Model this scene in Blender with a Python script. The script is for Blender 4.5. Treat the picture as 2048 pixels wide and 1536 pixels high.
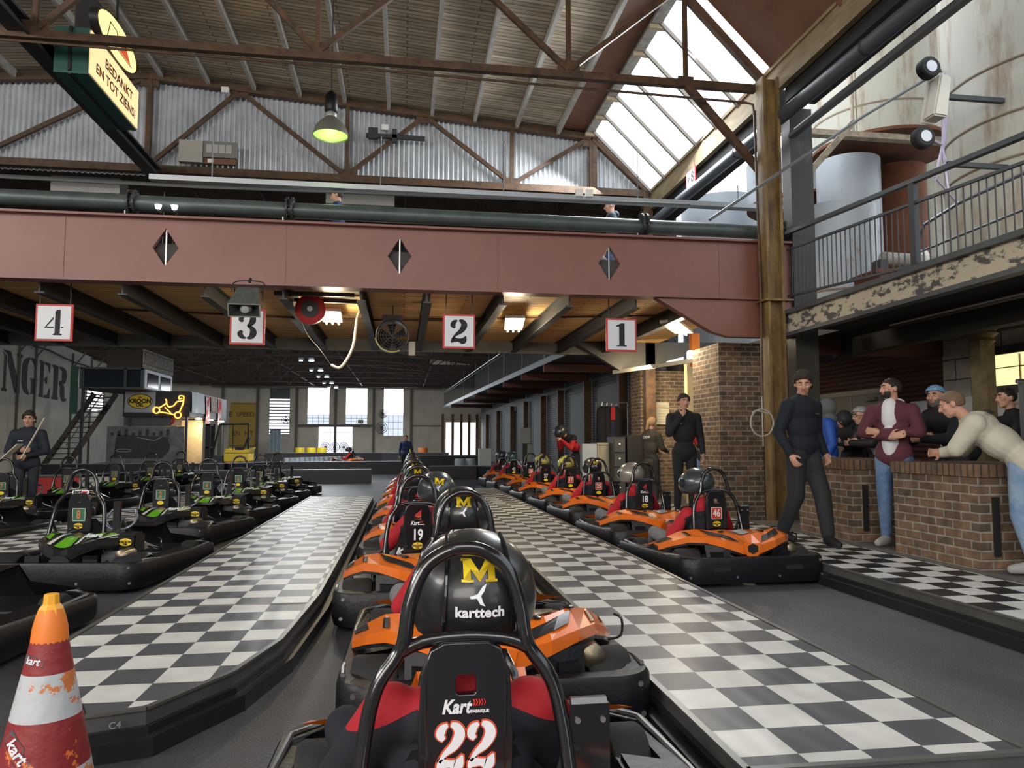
import bpy, bmesh, math, random
from mathutils import Vector, Matrix, noise
random.seed(7)
V = Vector
PI = math.pi
for o in list(bpy.data.objects):
    bpy.data.objects.remove(o)
scene = bpy.context.scene
COL = scene.collection

# ---------------------------------------------------------------- camera
cam_d = bpy.data.cameras.new('camera')
cam_d.sensor_width = 36.0
cam_d.lens = 26.37
cam_d.clip_start = 0.05
cam_d.clip_end = 300
cam = bpy.data.objects.new('camera', cam_d)
COL.objects.link(cam)
_f = V((0.144241, 0.986575, 0.0765754))
_d = V((-0.146, -0.078, 1.0)).normalized()


def cam_basis(vx=805., vy=885., roll=0.012, F=1500.):
    d = V(((vx - 1024) / F, -(vy - 768) / F, 1.)).normalized()
    u0 = V((math.sin(roll), math.cos(roll), 0))
    u = (u0 - d * u0.dot(d)).normalized()
    x = u.cross(d)
    if x.x < 0:
        x = -x
    right = V((x.x, d.x, u.x))
    up = V((x.y, d.y, u.y))
    fwd = V((x.z, d.z, u.z))
    return right, up, fwd


_r, _u, _fw = cam_basis()
M = Matrix((( _r.x, _u.x, -_fw.x, 0), (_r.y, _u.y, -_fw.y, 0), (_r.z, _u.z, -_fw.z, 1.25), (0, 0, 0, 1)))
cam.matrix_world = M
scene.camera = cam

# ---------------------------------------------------------------- light and exposure
scene.view_settings.view_transform = 'Standard'
scene.view_settings.look = 'None'
scene.view_settings.gamma = 1.0
scene.view_settings.use_curve_mapping = False
scene.view_settings.exposure = 0.0
w = bpy.data.worlds.new('sky')
scene.world = w
w.use_nodes = True
bgn = w.node_tree.nodes['Background']
bgn.inputs[0].default_value = (0.86, 0.93, 1.0, 1)
bgn.inputs[1].default_value = 2.0


def area(name, loc, target, sx, sy, power, color=(1, 1, 1), spread=None):
    l = bpy.data.lights.new(name, 'AREA')
    l.shape = 'RECTANGLE'
    l.size = sx
    l.size_y = sy
    l.energy = power
    l.color = color
    if spread:
        l.spread = spread
    o = bpy.data.objects.new(name, l)
    COL.objects.link(o)
    o.location = loc
    o.rotation_euler = (V(target) - V(loc)).to_track_quat('-Z', 'Y').to_euler()
    return o


# daylight falling in through the roof glazing (right), the entrance and left glazing and the far windows, plus an added overhead fill
area('skylight_daylight', (4.6, 13.2, 7.3), (1.5, 12.0, 2.0), 5.4, 1.7, 620, (0.93, 0.97, 1.0))
area('entrance_daylight', (-6.0, -8.6, 5.2), (-4.5, 10.0, 4.5), 10.5, 3.8, 900, (1.0, 0.93, 0.86))
area('left_glazing_daylight', (-14.6, 2.0, 7.2), (-5.0, 9.0, 2.6), 14, 1.9, 1350, (1.0, 0.96, 0.92))
area('foreground_fill_light', (1.5, -3.5, 8.0), (1.0, 3.5, 0.0), 5, 6, 420, (0.95, 0.97, 1.0))  # fill light added under the boarded roof to brighten the foreground
area('far_window_daylight', (-3.5, 57.3, 4.0), (-3.0, 30.0, 0.5), 9, 2.6, 260, (0.93, 0.96, 1.0))

# ---------------------------------------------------------------- materials
MATS = {}


def mat(name, col=(0.5, 0.5, 0.5), rough=0.5, metal=0.0, spec=0.5, emit=None, es=1.0, var=0.0, vscale=8.0, col2=None,
        bump=0.0, bscale=20.0, alpha=1.0, coat=0.0, stretch=(1, 1, 1), lo=0.35, hi=0.65, detail=6):
    if name in MATS:
        return MATS[name]
    m = bpy.data.materials.new(name)
    m.use_nodes = True
    nt = m.node_tree
    b = nt.nodes['Principled BSDF']
    b.inputs['Base Color'].default_value = (*col, 1)
    b.inputs['Roughness'].default_value = rough
    b.inputs['Metallic'].default_value = metal
    b.inputs['Specular IOR Level'].default_value = spec
    if coat:
        b.inputs['Coat Weight'].default_value = coat
        b.inputs['Coat Roughness'].default_value = 0.08
    if emit:
        b.inputs['Emission Color'].default_value = (*emit, 1)
        b.inputs['Emission Strength'].default_value = es
    if alpha < 1:
        b.inputs['Alpha'].default_value = alpha
    if var or col2 or bump:
        tc = nt.nodes.new('ShaderNodeTexCoord')
        mp = nt.nodes.new('ShaderNodeMapping')
        mp.inputs['Scale'].default_value = stretch
        nt.links.new(tc.outputs['Object'], mp.inputs[0])
    if var or col2:
        n = nt.nodes.new('ShaderNodeTexNoise')
        n.inputs['Scale'].default_value = vscale
        n.inputs['Detail'].default_value = detail
        n.inputs['Roughness'].default_value = 0.65
        nt.links.new(mp.outputs[0], n.inputs[0])
        r = nt.nodes.new('ShaderNodeValToRGB')
        r.color_ramp.elements[0].position = lo
        r.color_ramp.elements[1].position = hi
        c2 = col2 if col2 else tuple(max(0, c * (1 - var)) for c in col)
        r.color_ramp.elements[0].color = (*c2, 1)
        r.color_ramp.elements[1].color = (*col, 1)
        nt.links.new(n.outputs[0], r.inputs[0])
        nt.links.new(r.outputs[0], b.inputs['Base Color'])
    if bump:
        n2 = nt.nodes.new('ShaderNodeTexNoise')
        n2.inputs['Scale'].default_value = bscale
        n2.inputs['Detail'].default_value = 4
        nt.links.new(mp.outputs[0], n2.inputs[0])
        bp = nt.nodes.new('ShaderNodeBump')
        bp.inputs['Strength'].default_value = bump
        bp.inputs['Distance'].default_value = 0.02
        nt.links.new(n2.outputs[0], bp.inputs['Height'])
        nt.links.new(bp.outputs[0], b.inputs['Normal'])
    MATS[name] = m
    return m


def brick_mat(name, c1, c2, mortar, bw, bh, ms=0.012, rough=0.85, bump=0.6, var=0.5, mode='wall', offset=0.5):
    """brick pattern laid out on the horizontal run (x + y) and the height"""
    m = bpy.data.materials.new(name)
    m.use_nodes = True
    nt = m.node_tree
    b = nt.nodes['Principled BSDF']
    b.inputs['Roughness'].default_value = rough
    tc = nt.nodes.new('ShaderNodeTexCoord')
    sp = nt.nodes.new('ShaderNodeSeparateXYZ')
    nt.links.new(tc.outputs['Object'], sp.inputs[0])
    ad = nt.nodes.new('ShaderNodeMath')
    nt.links.new(sp.outputs[0], ad.inputs[0])
    nt.links.new(sp.outputs[1], ad.inputs[1])
    cb = nt.nodes.new('ShaderNodeCombineXYZ')
    if mode == 'wall':
        nt.links.new(ad.outputs[0], cb.inputs[0])
        nt.links.new(sp.outputs[2], cb.inputs[1])
    else:                                        # flat boards seen from below: x along, y across
        nt.links.new(sp.outputs[0], cb.inputs[0])
        nt.links.new(sp.outputs[1], cb.inputs[1])
    br = nt.nodes.new('ShaderNodeTexBrick')
    br.inputs['Color1'].default_value = (*c1, 1)
    br.inputs['Color2'].default_value = (*c2, 1)
    br.inputs['Mortar'].default_value = (*mortar, 1)
    br.inputs['Scale'].default_value = 1.0
    br.inputs['Mortar Size'].default_value = ms
    br.inputs['Mortar Smooth'].default_value = 0.25
    br.inputs['Brick Width'].default_value = bw
    br.inputs['Row Height'].default_value = bh
    br.offset = offset
    nt.links.new(cb.outputs[0], br.inputs[0])
    n = nt.nodes.new('ShaderNodeTexNoise')
    n.inputs['Scale'].default_value = 9 if mode == 'wall' else 3
    n.inputs['Detail'].default_value = 8
    if mode != 'wall':
        mp = nt.nodes.new('ShaderNodeMapping')
        mp.inputs['Scale'].default_value = (0.35, 3.0, 1)
        nt.links.new(tc.outputs['Object'], mp.inputs[0])
        nt.links.new(mp.outputs[0], n.inputs[0])
    else:
        nt.links.new(tc.outputs['Object'], n.inputs[0])
    r = nt.nodes.new('ShaderNodeMapRange')
    r.inputs[1].default_value = 0.3
    r.inputs[2].default_value = 0.7
    r.inputs[3].default_value = 1 - var
    r.inputs[4].default_value = 1.15
    nt.links.new(n.outputs[0], r.inputs[0])
    mx = nt.nodes.new('ShaderNodeVectorMath')
    mx.operation = 'SCALE'
    nt.links.new(br.outputs[0], mx.inputs[0])
    nt.links.new(r.outputs[0], mx.inputs['Scale'])
    nt.links.new(mx.outputs[0], b.inputs['Base Color'])
    if bump:
        mb = nt.nodes.new('ShaderNodeMath')
        mb.operation = 'MULTIPLY_ADD'
        mb.inputs[1].default_value = -1.0
        nt.links.new(br.outputs['Fac'], mb.inputs[0])
        nt.links.new(n.outputs[0], mb.inputs[2])
        bp = nt.nodes.new('ShaderNodeBump')
        bp.inputs['Strength'].default_value = bump
        bp.inputs['Distance'].default_value = 0.02
        nt.links.new(mb.outputs[0], bp.inputs['Height'])
        nt.links.new(bp.outputs[0], b.inputs['Normal'])
    MATS[name] = m
    return m


def checker_mat(name, light, dark, tile, rough, ripple=0.25):
    m = bpy.data.materials.new(name)
    m.use_nodes = True
    nt = m.node_tree
    b = nt.nodes['Principled BSDF']
    b.inputs['Roughness'].default_value = rough
    b.inputs['Specular IOR Level'].default_value = 0.35
    tc = nt.nodes.new('ShaderNodeTexCoord')
    ch = nt.nodes.new('ShaderNodeTexChecker')
    ch.inputs['Scale'].default_value = 1.0 / tile
    mp = nt.nodes.new('ShaderNodeMapping')
    mp.inputs['Location'].default_value = (0, 0, 0.5 * tile)
    nt.links.new(tc.outputs['Object'], mp.inputs[0])
    nt.links.new(mp.outputs[0], ch.inputs[0])
    ch.inputs[1].default_value = (*light, 1)
    ch.inputs[2].default_value = (*dark, 1)
    n = nt.nodes.new('ShaderNodeTexNoise')
    n.inputs['Scale'].default_value = 5
    n.inputs['Detail'].default_value = 8
    nt.links.new(tc.outputs['Object'], n.inputs[0])
    r = nt.nodes.new('ShaderNodeMapRange')
    r.inputs[1].default_value = 0.25
    r.inputs[2].default_value = 0.6
    r.inputs[3].default_value = 0.78
    r.inputs[4].default_value = 1.0
    nt.links.new(n.outputs[0], r.inputs[0])
    mx = nt.nodes.new('ShaderNodeVectorMath')
    mx.operation = 'SCALE'
    nt.links.new(ch.outputs[0], mx.inputs[0])
    nt.links.new(r.outputs[0], mx.inputs['Scale'])
    nt.links.new(mx.outputs[0], b.inputs['Base Color'])
    n2 = nt.nodes.new('ShaderNodeTexNoise')
    n2.inputs['Scale'].default_value = 1.6
    n2.inputs['Detail'].default_value = 1
    m2 = nt.nodes.new('ShaderNodeMapping')
    m2.inputs['Rotation'].default_value = (0, 0, 0.6)
    m2.inputs['Scale'].default_value = (3.2, 0.8, 1)
    nt.links.new(tc.outputs['Object'], m2.inputs[0])
    nt.links.new(m2.outputs[0], n2.inputs[0])
    bp = nt.nodes.new('ShaderNodeBump')
    bp.inputs['Strength'].default_value = ripple
    bp.inputs['Distance'].default_value = 0.05
    nt.links.new(n2.outputs[0], bp.inputs['Height'])
    nt.links.new(bp.outputs[0], b.inputs['Normal'])
    MATS[name] = m
    return m


black_plastic = mat('black_plastic', (0.0045, 0.005, 0.007), 0.42, spec=0.35, bump=0.15, bscale=30)
black_gloss = mat('black_gloss', (0.008, 0.008, 0.010), 0.16, coat=0.6)
black_matte = mat('black_matte', (0.010, 0.010, 0.011), 0.7)
rubber = mat('rubber', (0.018, 0.018, 0.018), 0.75, bump=0.2, bscale=60)
kerb_rubber = mat('kerb_rubber', (0.014, 0.014, 0.016), 0.42, bump=0.3, bscale=8)
orange = mat('orange_fairing', (0.80, 0.17, 0.015), 0.28, coat=0.5)
green = mat('green_fairing', (0.13, 0.42, 0.02), 0.25, coat=0.5)
steel = mat('steel', (0.42, 0.43, 0.44), 0.32, metal=0.9)
dull_steel = mat('dull_steel', (0.17, 0.18, 0.185), 0.5, metal=0.5)
white_p = mat('white_paint', (0.78, 0.78, 0.76), 0.5)
sticker_white = mat('sticker_white', (0.72, 0.74, 0.78), 0.5)
red_p = mat('red_paint', (0.50, 0.03, 0.03), 0.5)
yellow_p = mat('yellow_paint', (0.85, 0.62, 0.02), 0.45)
red_cloth = mat('red_cloth', (0.42, 0.012, 0.022), 0.75, bump=0.25, bscale=14)
navy_cloth = mat('navy_black_cloth', (0.010, 0.011, 0.018), 0.85, bump=0.3, bscale=14)
skin = mat('skin', (0.55, 0.30, 0.21), 0.55)
timber = mat('pale_timber', (0.42, 0.33, 0.22), 0.8, var=0.35, vscale=9)
rust_steel = mat('rusty_painted_steel', (0.115, 0.060, 0.026), 0.6, col2=(0.050, 0.026, 0.014), vscale=7, bump=0.2)
dark_steel = mat('dark_painted_steel', (0.035, 0.037, 0.040), 0.5, var=0.3, vscale=5)
grey_steel = mat('grey_painted_steel', (0.075, 0.085, 0.09), 0.4, var=0.25, vscale=4)
beam_red = mat('red_brown_beam_paint', (0.215, 0.084, 0.062), 0.42, var=0.12, vscale=1.2)
pipe_m = mat('grey_green_pipe', (0.085, 0.11, 0.105), 0.42, var=0.3, vscale=5, metal=0.2)

# ---------------------------------------------------------------- mesh helpers


class MB:
    def __init__(s):
        s.v = []
        s.f = []
        s.m = []

    def add(s, vs, fs, mi=0):
        b = len(s.v)
        s.v.extend([tuple(v) for v in vs])
        for f in fs:
            s.f.append(tuple(b + i for i in f))
            s.m.append(mi)
        return s

    def box(s, c, d, mi=0, rz=0.0, mtx=None):
        hx, hy, hz = d[0] / 2, d[1] / 2, d[2] / 2
        vs = [V((x * hx, y * hy, z * hz)) for x in (-1, 1) for y in (-1, 1) for z in (-1, 1)]
        if mtx is None:
            mtx = Matrix.Rotation(rz, 3, 'Z')
        vs = [mtx @ v + V(c) for v in vs]
        return s.add(vs, [(0, 1, 3, 2), (4, 6, 7, 5), (0, 4, 5, 1), (2, 3, 7, 6), (0, 2, 6, 4), (1, 5, 7, 3)], mi)

    def bb(s, x0, x1, y0, y1, z0, z1, mi=0):
        return s.box(((x0 + x1) / 2, (y0 + y1) / 2, (z0 + z1) / 2), (x1 - x0, y1 - y0, z1 - z0), mi)

    def bar(s, p, q, w, h, mi=0, up=(0, 0, 1)):
        p = V(p)
        q = V(q)
        d = (q - p)
        L = d.length
        d.normalize()
        up = V(up)
        if abs(d.dot(up)) > 0.99:
            up = V((0, 1, 0))
        x = d.cross(up).normalized()
        z = x.cross(d)
        m3 = Matrix((x, d, z)).transposed()
        return s.box((p + q) / 2, (w, L, h), mi, mtx=m3)

    def tube(s, pts, r, n=8, mi=0, closed=False, caps=True):
        pts = [V(p) for p in pts]
        k = len(pts)
        rs = r if isinstance(r, (list, tuple)) else [r] * k
        vs = []
        prev = None
        for i in range(k):
            if closed:
                t = pts[(i + 1) % k] - pts[i - 1]
            else:
                t = pts[min(i + 1, k - 1)] - pts[max(i - 1, 0)]
            t.normalize()
            if prev is None:
                a = V((0, 0, 1)) if abs(t.z) < 0.9 else V((1, 0, 0))
                x = t.cross(a).normalized()
            else:
                x = (prev - t * prev.dot(t)).normalized()
            prev = x
            y = t.cross(x)
            for j in range(n):
                a = 2 * PI * j / n
                vs.append(pts[i] + (x * math.cos(a) + y * math.sin(a)) * rs[i])
        fs = []
        for i in range(k if closed else k - 1):
            for j in range(n):
                a = i * n + j
                b = i * n + (j + 1) % n
                i2 = (i + 1) % k
                fs.append((a, b, i2 * n + (j + 1) % n, i2 * n + j))
        if caps and not closed:
            fs.append(tuple(range(n - 1, -1, -1)))
            fs.append(tuple((k - 1) * n + j for j in range(n)))
        return s.add(vs, fs, mi)

    def lathe(s, prof, c=(0, 0, 0), axis='Z', n=24, mi=0, cap=True):
        """prof: list of (radius, height)"""
        vs = []
        for r, h in prof:
            for j in range(n):
                a = 2 * PI * j / n
                x, y = r * math.cos(a), r * math.sin(a)
                if axis == 'Z':
                    p = (x, y, h)
                elif axis == 'Y':
                    p = (x, h, y)
                else:
                    p = (h, x, y)
                vs.append(V(p) + V(c))
        fs = []
        for i in range(len(prof) - 1):
            for j in range(n):
                fs.append((i * n + j, i * n + (j + 1) % n, (i + 1) * n + (j + 1) % n, (i + 1) * n + j))
        if cap:
            fs.append(tuple(range(n - 1, -1, -1)))
            fs.append(tuple((len(prof) - 1) * n + j for j in range(n)))
        return s.add(vs, fs, mi)

    def ell(s, c, r, mtx=None, nu=16, nv=10, mi=0, keep=None):
        vs = []
        fs = []
        for i in range(nv + 1):
            th = PI * i / nv
            for j in range(nu):
                ph = 2 * PI * j / nu
                p = V((r[0] * math.sin(th) * math.cos(ph), r[1] * math.sin(th) * math.sin(ph), r[2] * math.cos(th)))
                vs.append(p)
        for i in range(nv):
            for j in range(nu):
                f = (i * nu + j, (i + 1) * nu + j, (i + 1) * nu + (j + 1) % nu, i * nu + (j + 1) % nu)
                if keep:
                    cc = sum((vs[q] for q in f), V()) / 4
                    if not keep(cc):
                        continue
                fs.append(f)
        if mtx is not None:
            vs = [mtx @ v for v in vs]
        vs = [v + V(c) for v in vs]
        return s.add(vs, fs, mi)

    def prism(s, poly, z0, z1, mi=0, plane='XY', side=None):
        """poly extruded; plane XY (z), XZ (y) or YZ (x)"""
        def P(a, b, c):
            return (a, b, c) if plane == 'XY' else ((a, c, b) if plane == 'XZ' else (c, a, b))
        n = len(poly)
        vs = [P(a, b, z0) for a, b in poly] + [P(a, b, z1) for a, b in poly]
        s.add(vs, [tuple(range(n - 1, -1, -1)), tuple(range(n, 2 * n))], mi)
        s.add(vs, [(i, (i + 1) % n, n + (i + 1) % n, n + i) for i in range(n)], mi if side is None else side)
        return s

    def quad(s, a, b, c, d, mi=0):
        return s.add([a, b, c, d], [(0, 1, 2, 3)], mi)

    def build(s, name, mats, parent=None, smooth=False, loc=None, label=None, bev=0.0):
        me = bpy.data.meshes.new(name)
        me.from_pydata(s.v, [], s.f)
        if not isinstance(mats, (list, tuple)):
            mats = [mats]
        for m in mats:
            me.materials.append(m)
        me.polygons.foreach_set('material_index', s.m)
        bm = bmesh.new()
        bm.from_mesh(me)
        bmesh.ops.recalc_face_normals(bm, faces=bm.faces)
        if bev:
            bmesh.ops.remove_doubles(bm, verts=bm.verts, dist=1e-5)
            es = [e for e in bm.edges if len(e.link_faces) == 2 and e.calc_face_angle(0) > 0.6]
            bmesh.ops.bevel(bm, geom=es, offset=bev, segments=2, affect='EDGES', clamp_overlap=True)
        bm.to_mesh(me)
        bm.free()
        if smooth:
            me.shade_smooth()
            try:
                me.set_sharp_from_angle(angle=0.7)
            except Exception:
                pass
        o = bpy.data.objects.new(name, me)
        COL.objects.link(o)
        if loc:
            o.location = loc
        if parent:
            o.parent = parent
        if label:
            o['label'] = label
        return o


def tag(o, label, cat, group=None, kind=None):
    o['label'] = label
    o['category'] = cat
    if group:
        o['group'] = group
    if kind:
        o['kind'] = kind
    return o


def struct(o, label=None):
    o['kind'] = 'structure'
    if label:
        o['label'] = label
    return o


def empty(name, loc, label, cat, rz=0.0, group=None):
    o = bpy.data.objects.new(name, None)
    o.empty_display_size = 0.1
    COL.objects.link(o)
    o.location = loc
    o.rotation_euler = (0, 0, rz)
    return tag(o, label, cat, group)


def copy_tree(o, parent=None, skip=()):
    c = o.copy()
    COL.objects.link(c)
    if parent is not None:
        c.parent = parent
    for ch in list(o.children):
        if ch.name.split('.')[0] in skip:
            continue
        copy_tree(ch, c, skip)
    return c


def catmull(pts, n=6, closed=False):
    pts = [V(p) for p in pts]
    out = []
    k = len(pts)
    rng = range(k) if closed else range(k - 1)
    for i in rng:
        if closed:
            a, b, c, d = pts[i - 1], pts[i], pts[(i + 1) % k], pts[(i + 2) % k]
        else:
            a, b, c, d = pts[max(i - 1, 0)], pts[i], pts[i + 1], pts[min(i + 2, k - 1)]
        for j in range(n):
            t = j / n
            out.append(0.5 * ((2 * b) + (c - a) * t + (2 * a - 5 * b + 4 * c - d) * t * t + (3 * b - a - 3 * c + d) * t ** 3))
    if not closed:
        out.append(pts[-1])
    return out


def bake(o, keep_name=True):
    """replace an object's data by its evaluated mesh"""
    dg = bpy.context.evaluated_depsgraph_get()
    me = bpy.data.meshes.new_from_object(o.evaluated_get(dg))
    return me


def poly_mesh(outlines, ext=0.005, bevel=0.0):
    """flat filled shape with holes, in XY, thickness 2*ext"""
    cu = bpy.data.curves.new('c', 'CURVE')
    cu.dimensions = '2D'
    cu.fill_mode = 'BOTH'
    cu.extrude = ext
    cu.bevel_depth = bevel
    for ol in outlines:
        sp = cu.splines.new('POLY')
        sp.points.add(len(ol) - 1)
        for i, p in enumerate(ol):
            sp.points[i].co = (p[0], p[1], 0, 1)
        sp.use_cyclic_u = True
    o = bpy.data.objects.new('tmp', cu)
    COL.objects.link(o)
    bpy.context.view_layer.update()
    me = bake(o)
    bpy.data.objects.remove(o)
    return me


_tcache = {}


def text_mesh(s, size=1.0, ext=0.002, bold=0.0, shear=0.0, sx=1.0, spacing=1.0):
    key = (s, size, ext, bold, shear, sx, spacing)
    if key in _tcache:
        return _tcache[key]
    cu = bpy.data.curves.new('t', 'FONT')
    cu.body = s
    cu.size = size
    cu.extrude = ext
    cu.offset = bold
    cu.shear = shear
    cu.space_character = spacing
    cu.resolution_u = 3
    cu.align_x = 'CENTER'
    cu.align_y = 'CENTER'
    o = bpy.data.objects.new('tmp', cu)
    COL.objects.link(o)
    bpy.context.view_layer.update()
    me = bake(o)
    bpy.data.objects.remove(o)
    if sx != 1.0:
        for v in me.vertices:
            v.co.x *= sx
    _tcache[key] = me
    return me


def place(me, name, m, parent, loc, rot=(PI / 2, 0, 0), label=None, copy=True):
    """put a flat mesh (XY) somewhere; rot pi/2,0,0 makes it readable from -Y"""
    if copy:
        me = me.copy()
    me.name = name
    me.materials.clear()
    me.materials.append(m)
    for p in me.polygons:
        p.material_index = 0
    o = bpy.data.objects.new(name, me)
    COL.objects.link(o)
    o.location = loc
    o.rotation_euler = rot
    if parent:
        o.parent = parent
    if label:
        o['label'] = label
    return o


def rrect(w, h, r, n=4, cx=0, cy=0):
    out = []
    for (sx, sy, a0) in ((1, 1, 0), (-1, 1, PI / 2), (-1, -1, PI), (1, -1, 1.5 * PI)):
        for i in range(n + 1):
            a = a0 + PI / 2 * i / n
            out.append((cx + sx * (w / 2 - r) + r * math.cos(a), cy + sy * (h / 2 - r) + r * math.sin(a)))
    return out


def ellipse(a, b, n=28, cx=0, cy=0):
    return [(cx + a * math.cos(2 * PI * i / n), cy + b * math.sin(2 * PI * i / n)) for i in range(n)]


def stroke(pts, ws):
    """variable-width ribbon outline from a centre line"""
    pts = [V((p[0], p[1], 0)) for p in pts]
    k = len(pts)
    L, R = [], []
    for i in range(k):
        t = (pts[min(i + 1, k - 1)] - pts[max(i - 1, 0)]).normalized()
        nrm = V((-t.y, t.x, 0))
        L.append(tuple((pts[i] + nrm * ws[i] / 2)[:2]))
        R.append(tuple((pts[i] - nrm * ws[i] / 2)[:2]))
    return L + R[::-1]


def smooth_stroke(pts, ws, n=6):
    p3 = [(p[0], p[1], w_) for p, w_ in zip(pts, ws)]
    c = catmull(p3, n)
    return stroke([(q.x, q.y) for q in c], [max(0.004, q.z) for q in c])


def glyph(ch):
    """stencil numerals, cap height 1, centred on x = 0; list of outlines"""
    if ch == '1':
        return [[(-.22, 0), (.22, 0), (.20, .05), (.13, .07), (.13, 1.0), (-.02, 1.0), (-.22, .90), (-.22, .85), (-.10, .86), (-.10, .07), (-.20, .05)]]
    if ch == '2':
        a = smooth_stroke([(-.17, .64), (-.25, .75), (-.20, .88), (-.08, .965)], [.10, .20, .18, .07])
        b = smooth_stroke([(.0, .97), (.14, .90), (.20, .74), (.08, .52), (-.14, .34), (-.27, .17)], [.09, .20, .25, .20, .11, .07])
        c = smooth_stroke([(-.31, .02), (-.22, .13), (-.02, .13), (.16, .10), (.27, .30)], [.06, .20, .15, .26, .04])
        return [a, b, c]
    if ch == '3':
        a = smooth_stroke([(-.16, .70), (-.24, .80), (-.16, .93), (-.05, .97)], [.10, .18, .14, .06])
        b = smooth_stroke([(.02, .975), (.18, .90), (.20, .75), (.12, .60), (.0, .53)], [.08, .20, .24, .18, .08])
        c = smooth_stroke([(.02, .52), (.18, .42), (.23, .25), (.15, .09), (.0, .03)], [.07, .18, .26, .20, .07])
        d = smooth_stroke([(-.05, .03), (-.18, .09), (-.26, .22), (-.18, .33)], [.07, .16, .20, .10])
        return [a, b, c, d]
    if ch == '4':
        return [[(-.02, 0), (.30, 0), (.28, .05), (.22, .07), (.22, 1.0), (.10, 1.0), (.04, .92), (.04, .07), (-.01, .05)],
                [(-.33, .28), (.0, .28), (.0, .33), (-.25, .33), (-.02, .62), (-.02, .72)],
                [(.25, .28), (.33, .28), (.33, .33), (.25, .33)]]
    return []


def shapes_mesh(outlines, ext=0.001, grow=0.0):
    """solid flat mesh (XY) from separate outlines, each its own polygon"""
    mb = MB()
    for ol in outlines:
        a = sum(ol[i - 1][0] * ol[i][1] - ol[i][0] * ol[i - 1][1] for i in range(len(ol)))
        if a < 0:
            ol = ol[::-1]
        if grow:
            n = len(ol)
            out = []
            for i in range(n):
                p, q, r = V((*ol[i - 1], 0)), V((*ol[i], 0)), V((*ol[(i + 1) % n], 0))
                e1, e2 = (q - p), (r - q)
                if e1.length < 1e-6 or e2.length < 1e-6:
                    out.append(ol[i])
                    continue
                e1.normalize()
                e2.normalize()
                m_ = V((e1.y + e2.y, -e1.x - e2.x, 0))
                if m_.length < .3:
                    m_ = V((e1.y, -e1.x, 0))
                m_.normalize()
                out.append((q.x + m_.x * grow, q.y + m_.y * grow))
            ol = out
        mb.prism(ol, -ext, ext)
    me = bpy.data.meshes.new('shapes')
    me.from_pydata(mb.v, [], mb.f)
    me.validate()
    return me


ORD = ['nearest', 'second', 'third', 'fourth', 'fifth', 'sixth', 'seventh', 'eighth', 'ninth', 'tenth', 'eleventh', 'twelfth', 'thirteenth', 'fourteenth', 'fifteenth',
       'sixteenth', 'seventeenth', 'eighteenth', 'nineteenth', 'twentieth', 'twenty-first', 'twenty-second']
# ================================================================ SETTING
floor_m = mat('asphalt_floor', (0.105, 0.110, 0.122), 0.45, col2=(0.050, 0.050, 0.056), vscale=0.9, bump=0.35, bscale=120, stretch=(1, 0.5, 1))
struct(MB().bb(-22, 16, -10, 60, -0.1, 0.0).build('floor', floor_m))

# ---- checkered walkways
chk_grey = checker_mat('checker_mat_grey', (0.72, 0.73, 0.69), (0.095, 0.100, 0.112), 0.235, 0.40, 0.35)
chk_black = checker_mat('checker_mat_black', (0.74, 0.75, 0.72), (0.012, 0.013, 0.017), 0.235, 0.38, 0.08)
alu = mat('aluminium_edge', (0.16, 0.16, 0.155), 0.45, metal=0.5, var=0.3, vscale=6)


def offset_poly(poly, d):
    n = len(poly)
    out = []
    for i in range(n):
        a, b, c = V((*poly[i - 1], 0)), V((*poly[i], 0)), V((*poly[(i + 1) % n], 0))
        e1, e2 = (b - a).normalized(), (c - b).normalized()
        n1, n2 = V((e1.y, -e1.x, 0)), V((e2.y, -e2.x, 0))
        m_ = (n1 + n2).normalized()
        k = d / max(0.4, m_.dot(n1))
        out.append((b.x + m_.x * k, b.y + m_.y * k))
    return out


def walkway(poly, org, m, label, kerb=0.07, seams=()):
    """poly counter-clockwise in world coordinates, deck top at 0.17"""
    P = [(x - org[0], y - org[1]) for x, y in poly]
    t = empty('checkered_walkway', (org[0], org[1], 0), label, 'walkway', group='checkered walkways between the kart lanes')
    MB().prism(offset_poly(P, -0.02), 0.165, 0.172).build('checker_mat', m, t)
    MB().prism(P, 0.06, 0.166).build('deck_plinth', alu, t)
    mb = MB()
    n = len(P)
    for off, z0, z1 in ((kerb * 0.35, 0.0, 0.105), (kerb, 0.0, 0.075)):
        mb.prism(offset_poly(P, off), z0, z1)
    mb.build('rubber_kerb', kerb_rubber, t)
    tr = MB()
    for i in range(n):
        a, b = P[i], P[(i + 1) % n]
        tr.bar((a[0], a[1], 0.172), (b[0], b[1], 0.172), 0.028, 0.012)
    for (x0, x1, y) in seams:
        tr.bar((x0 - org[0], y - org[1], 0.173), (x1 - org[0], y - org[1], 0.173), 0.018, 0.006)
    tr.build('edge_trim', mat('edge_trim_metal', (0.22, 0.22, 0.21), 0.4, metal=0.7), t)
    return t


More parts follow.
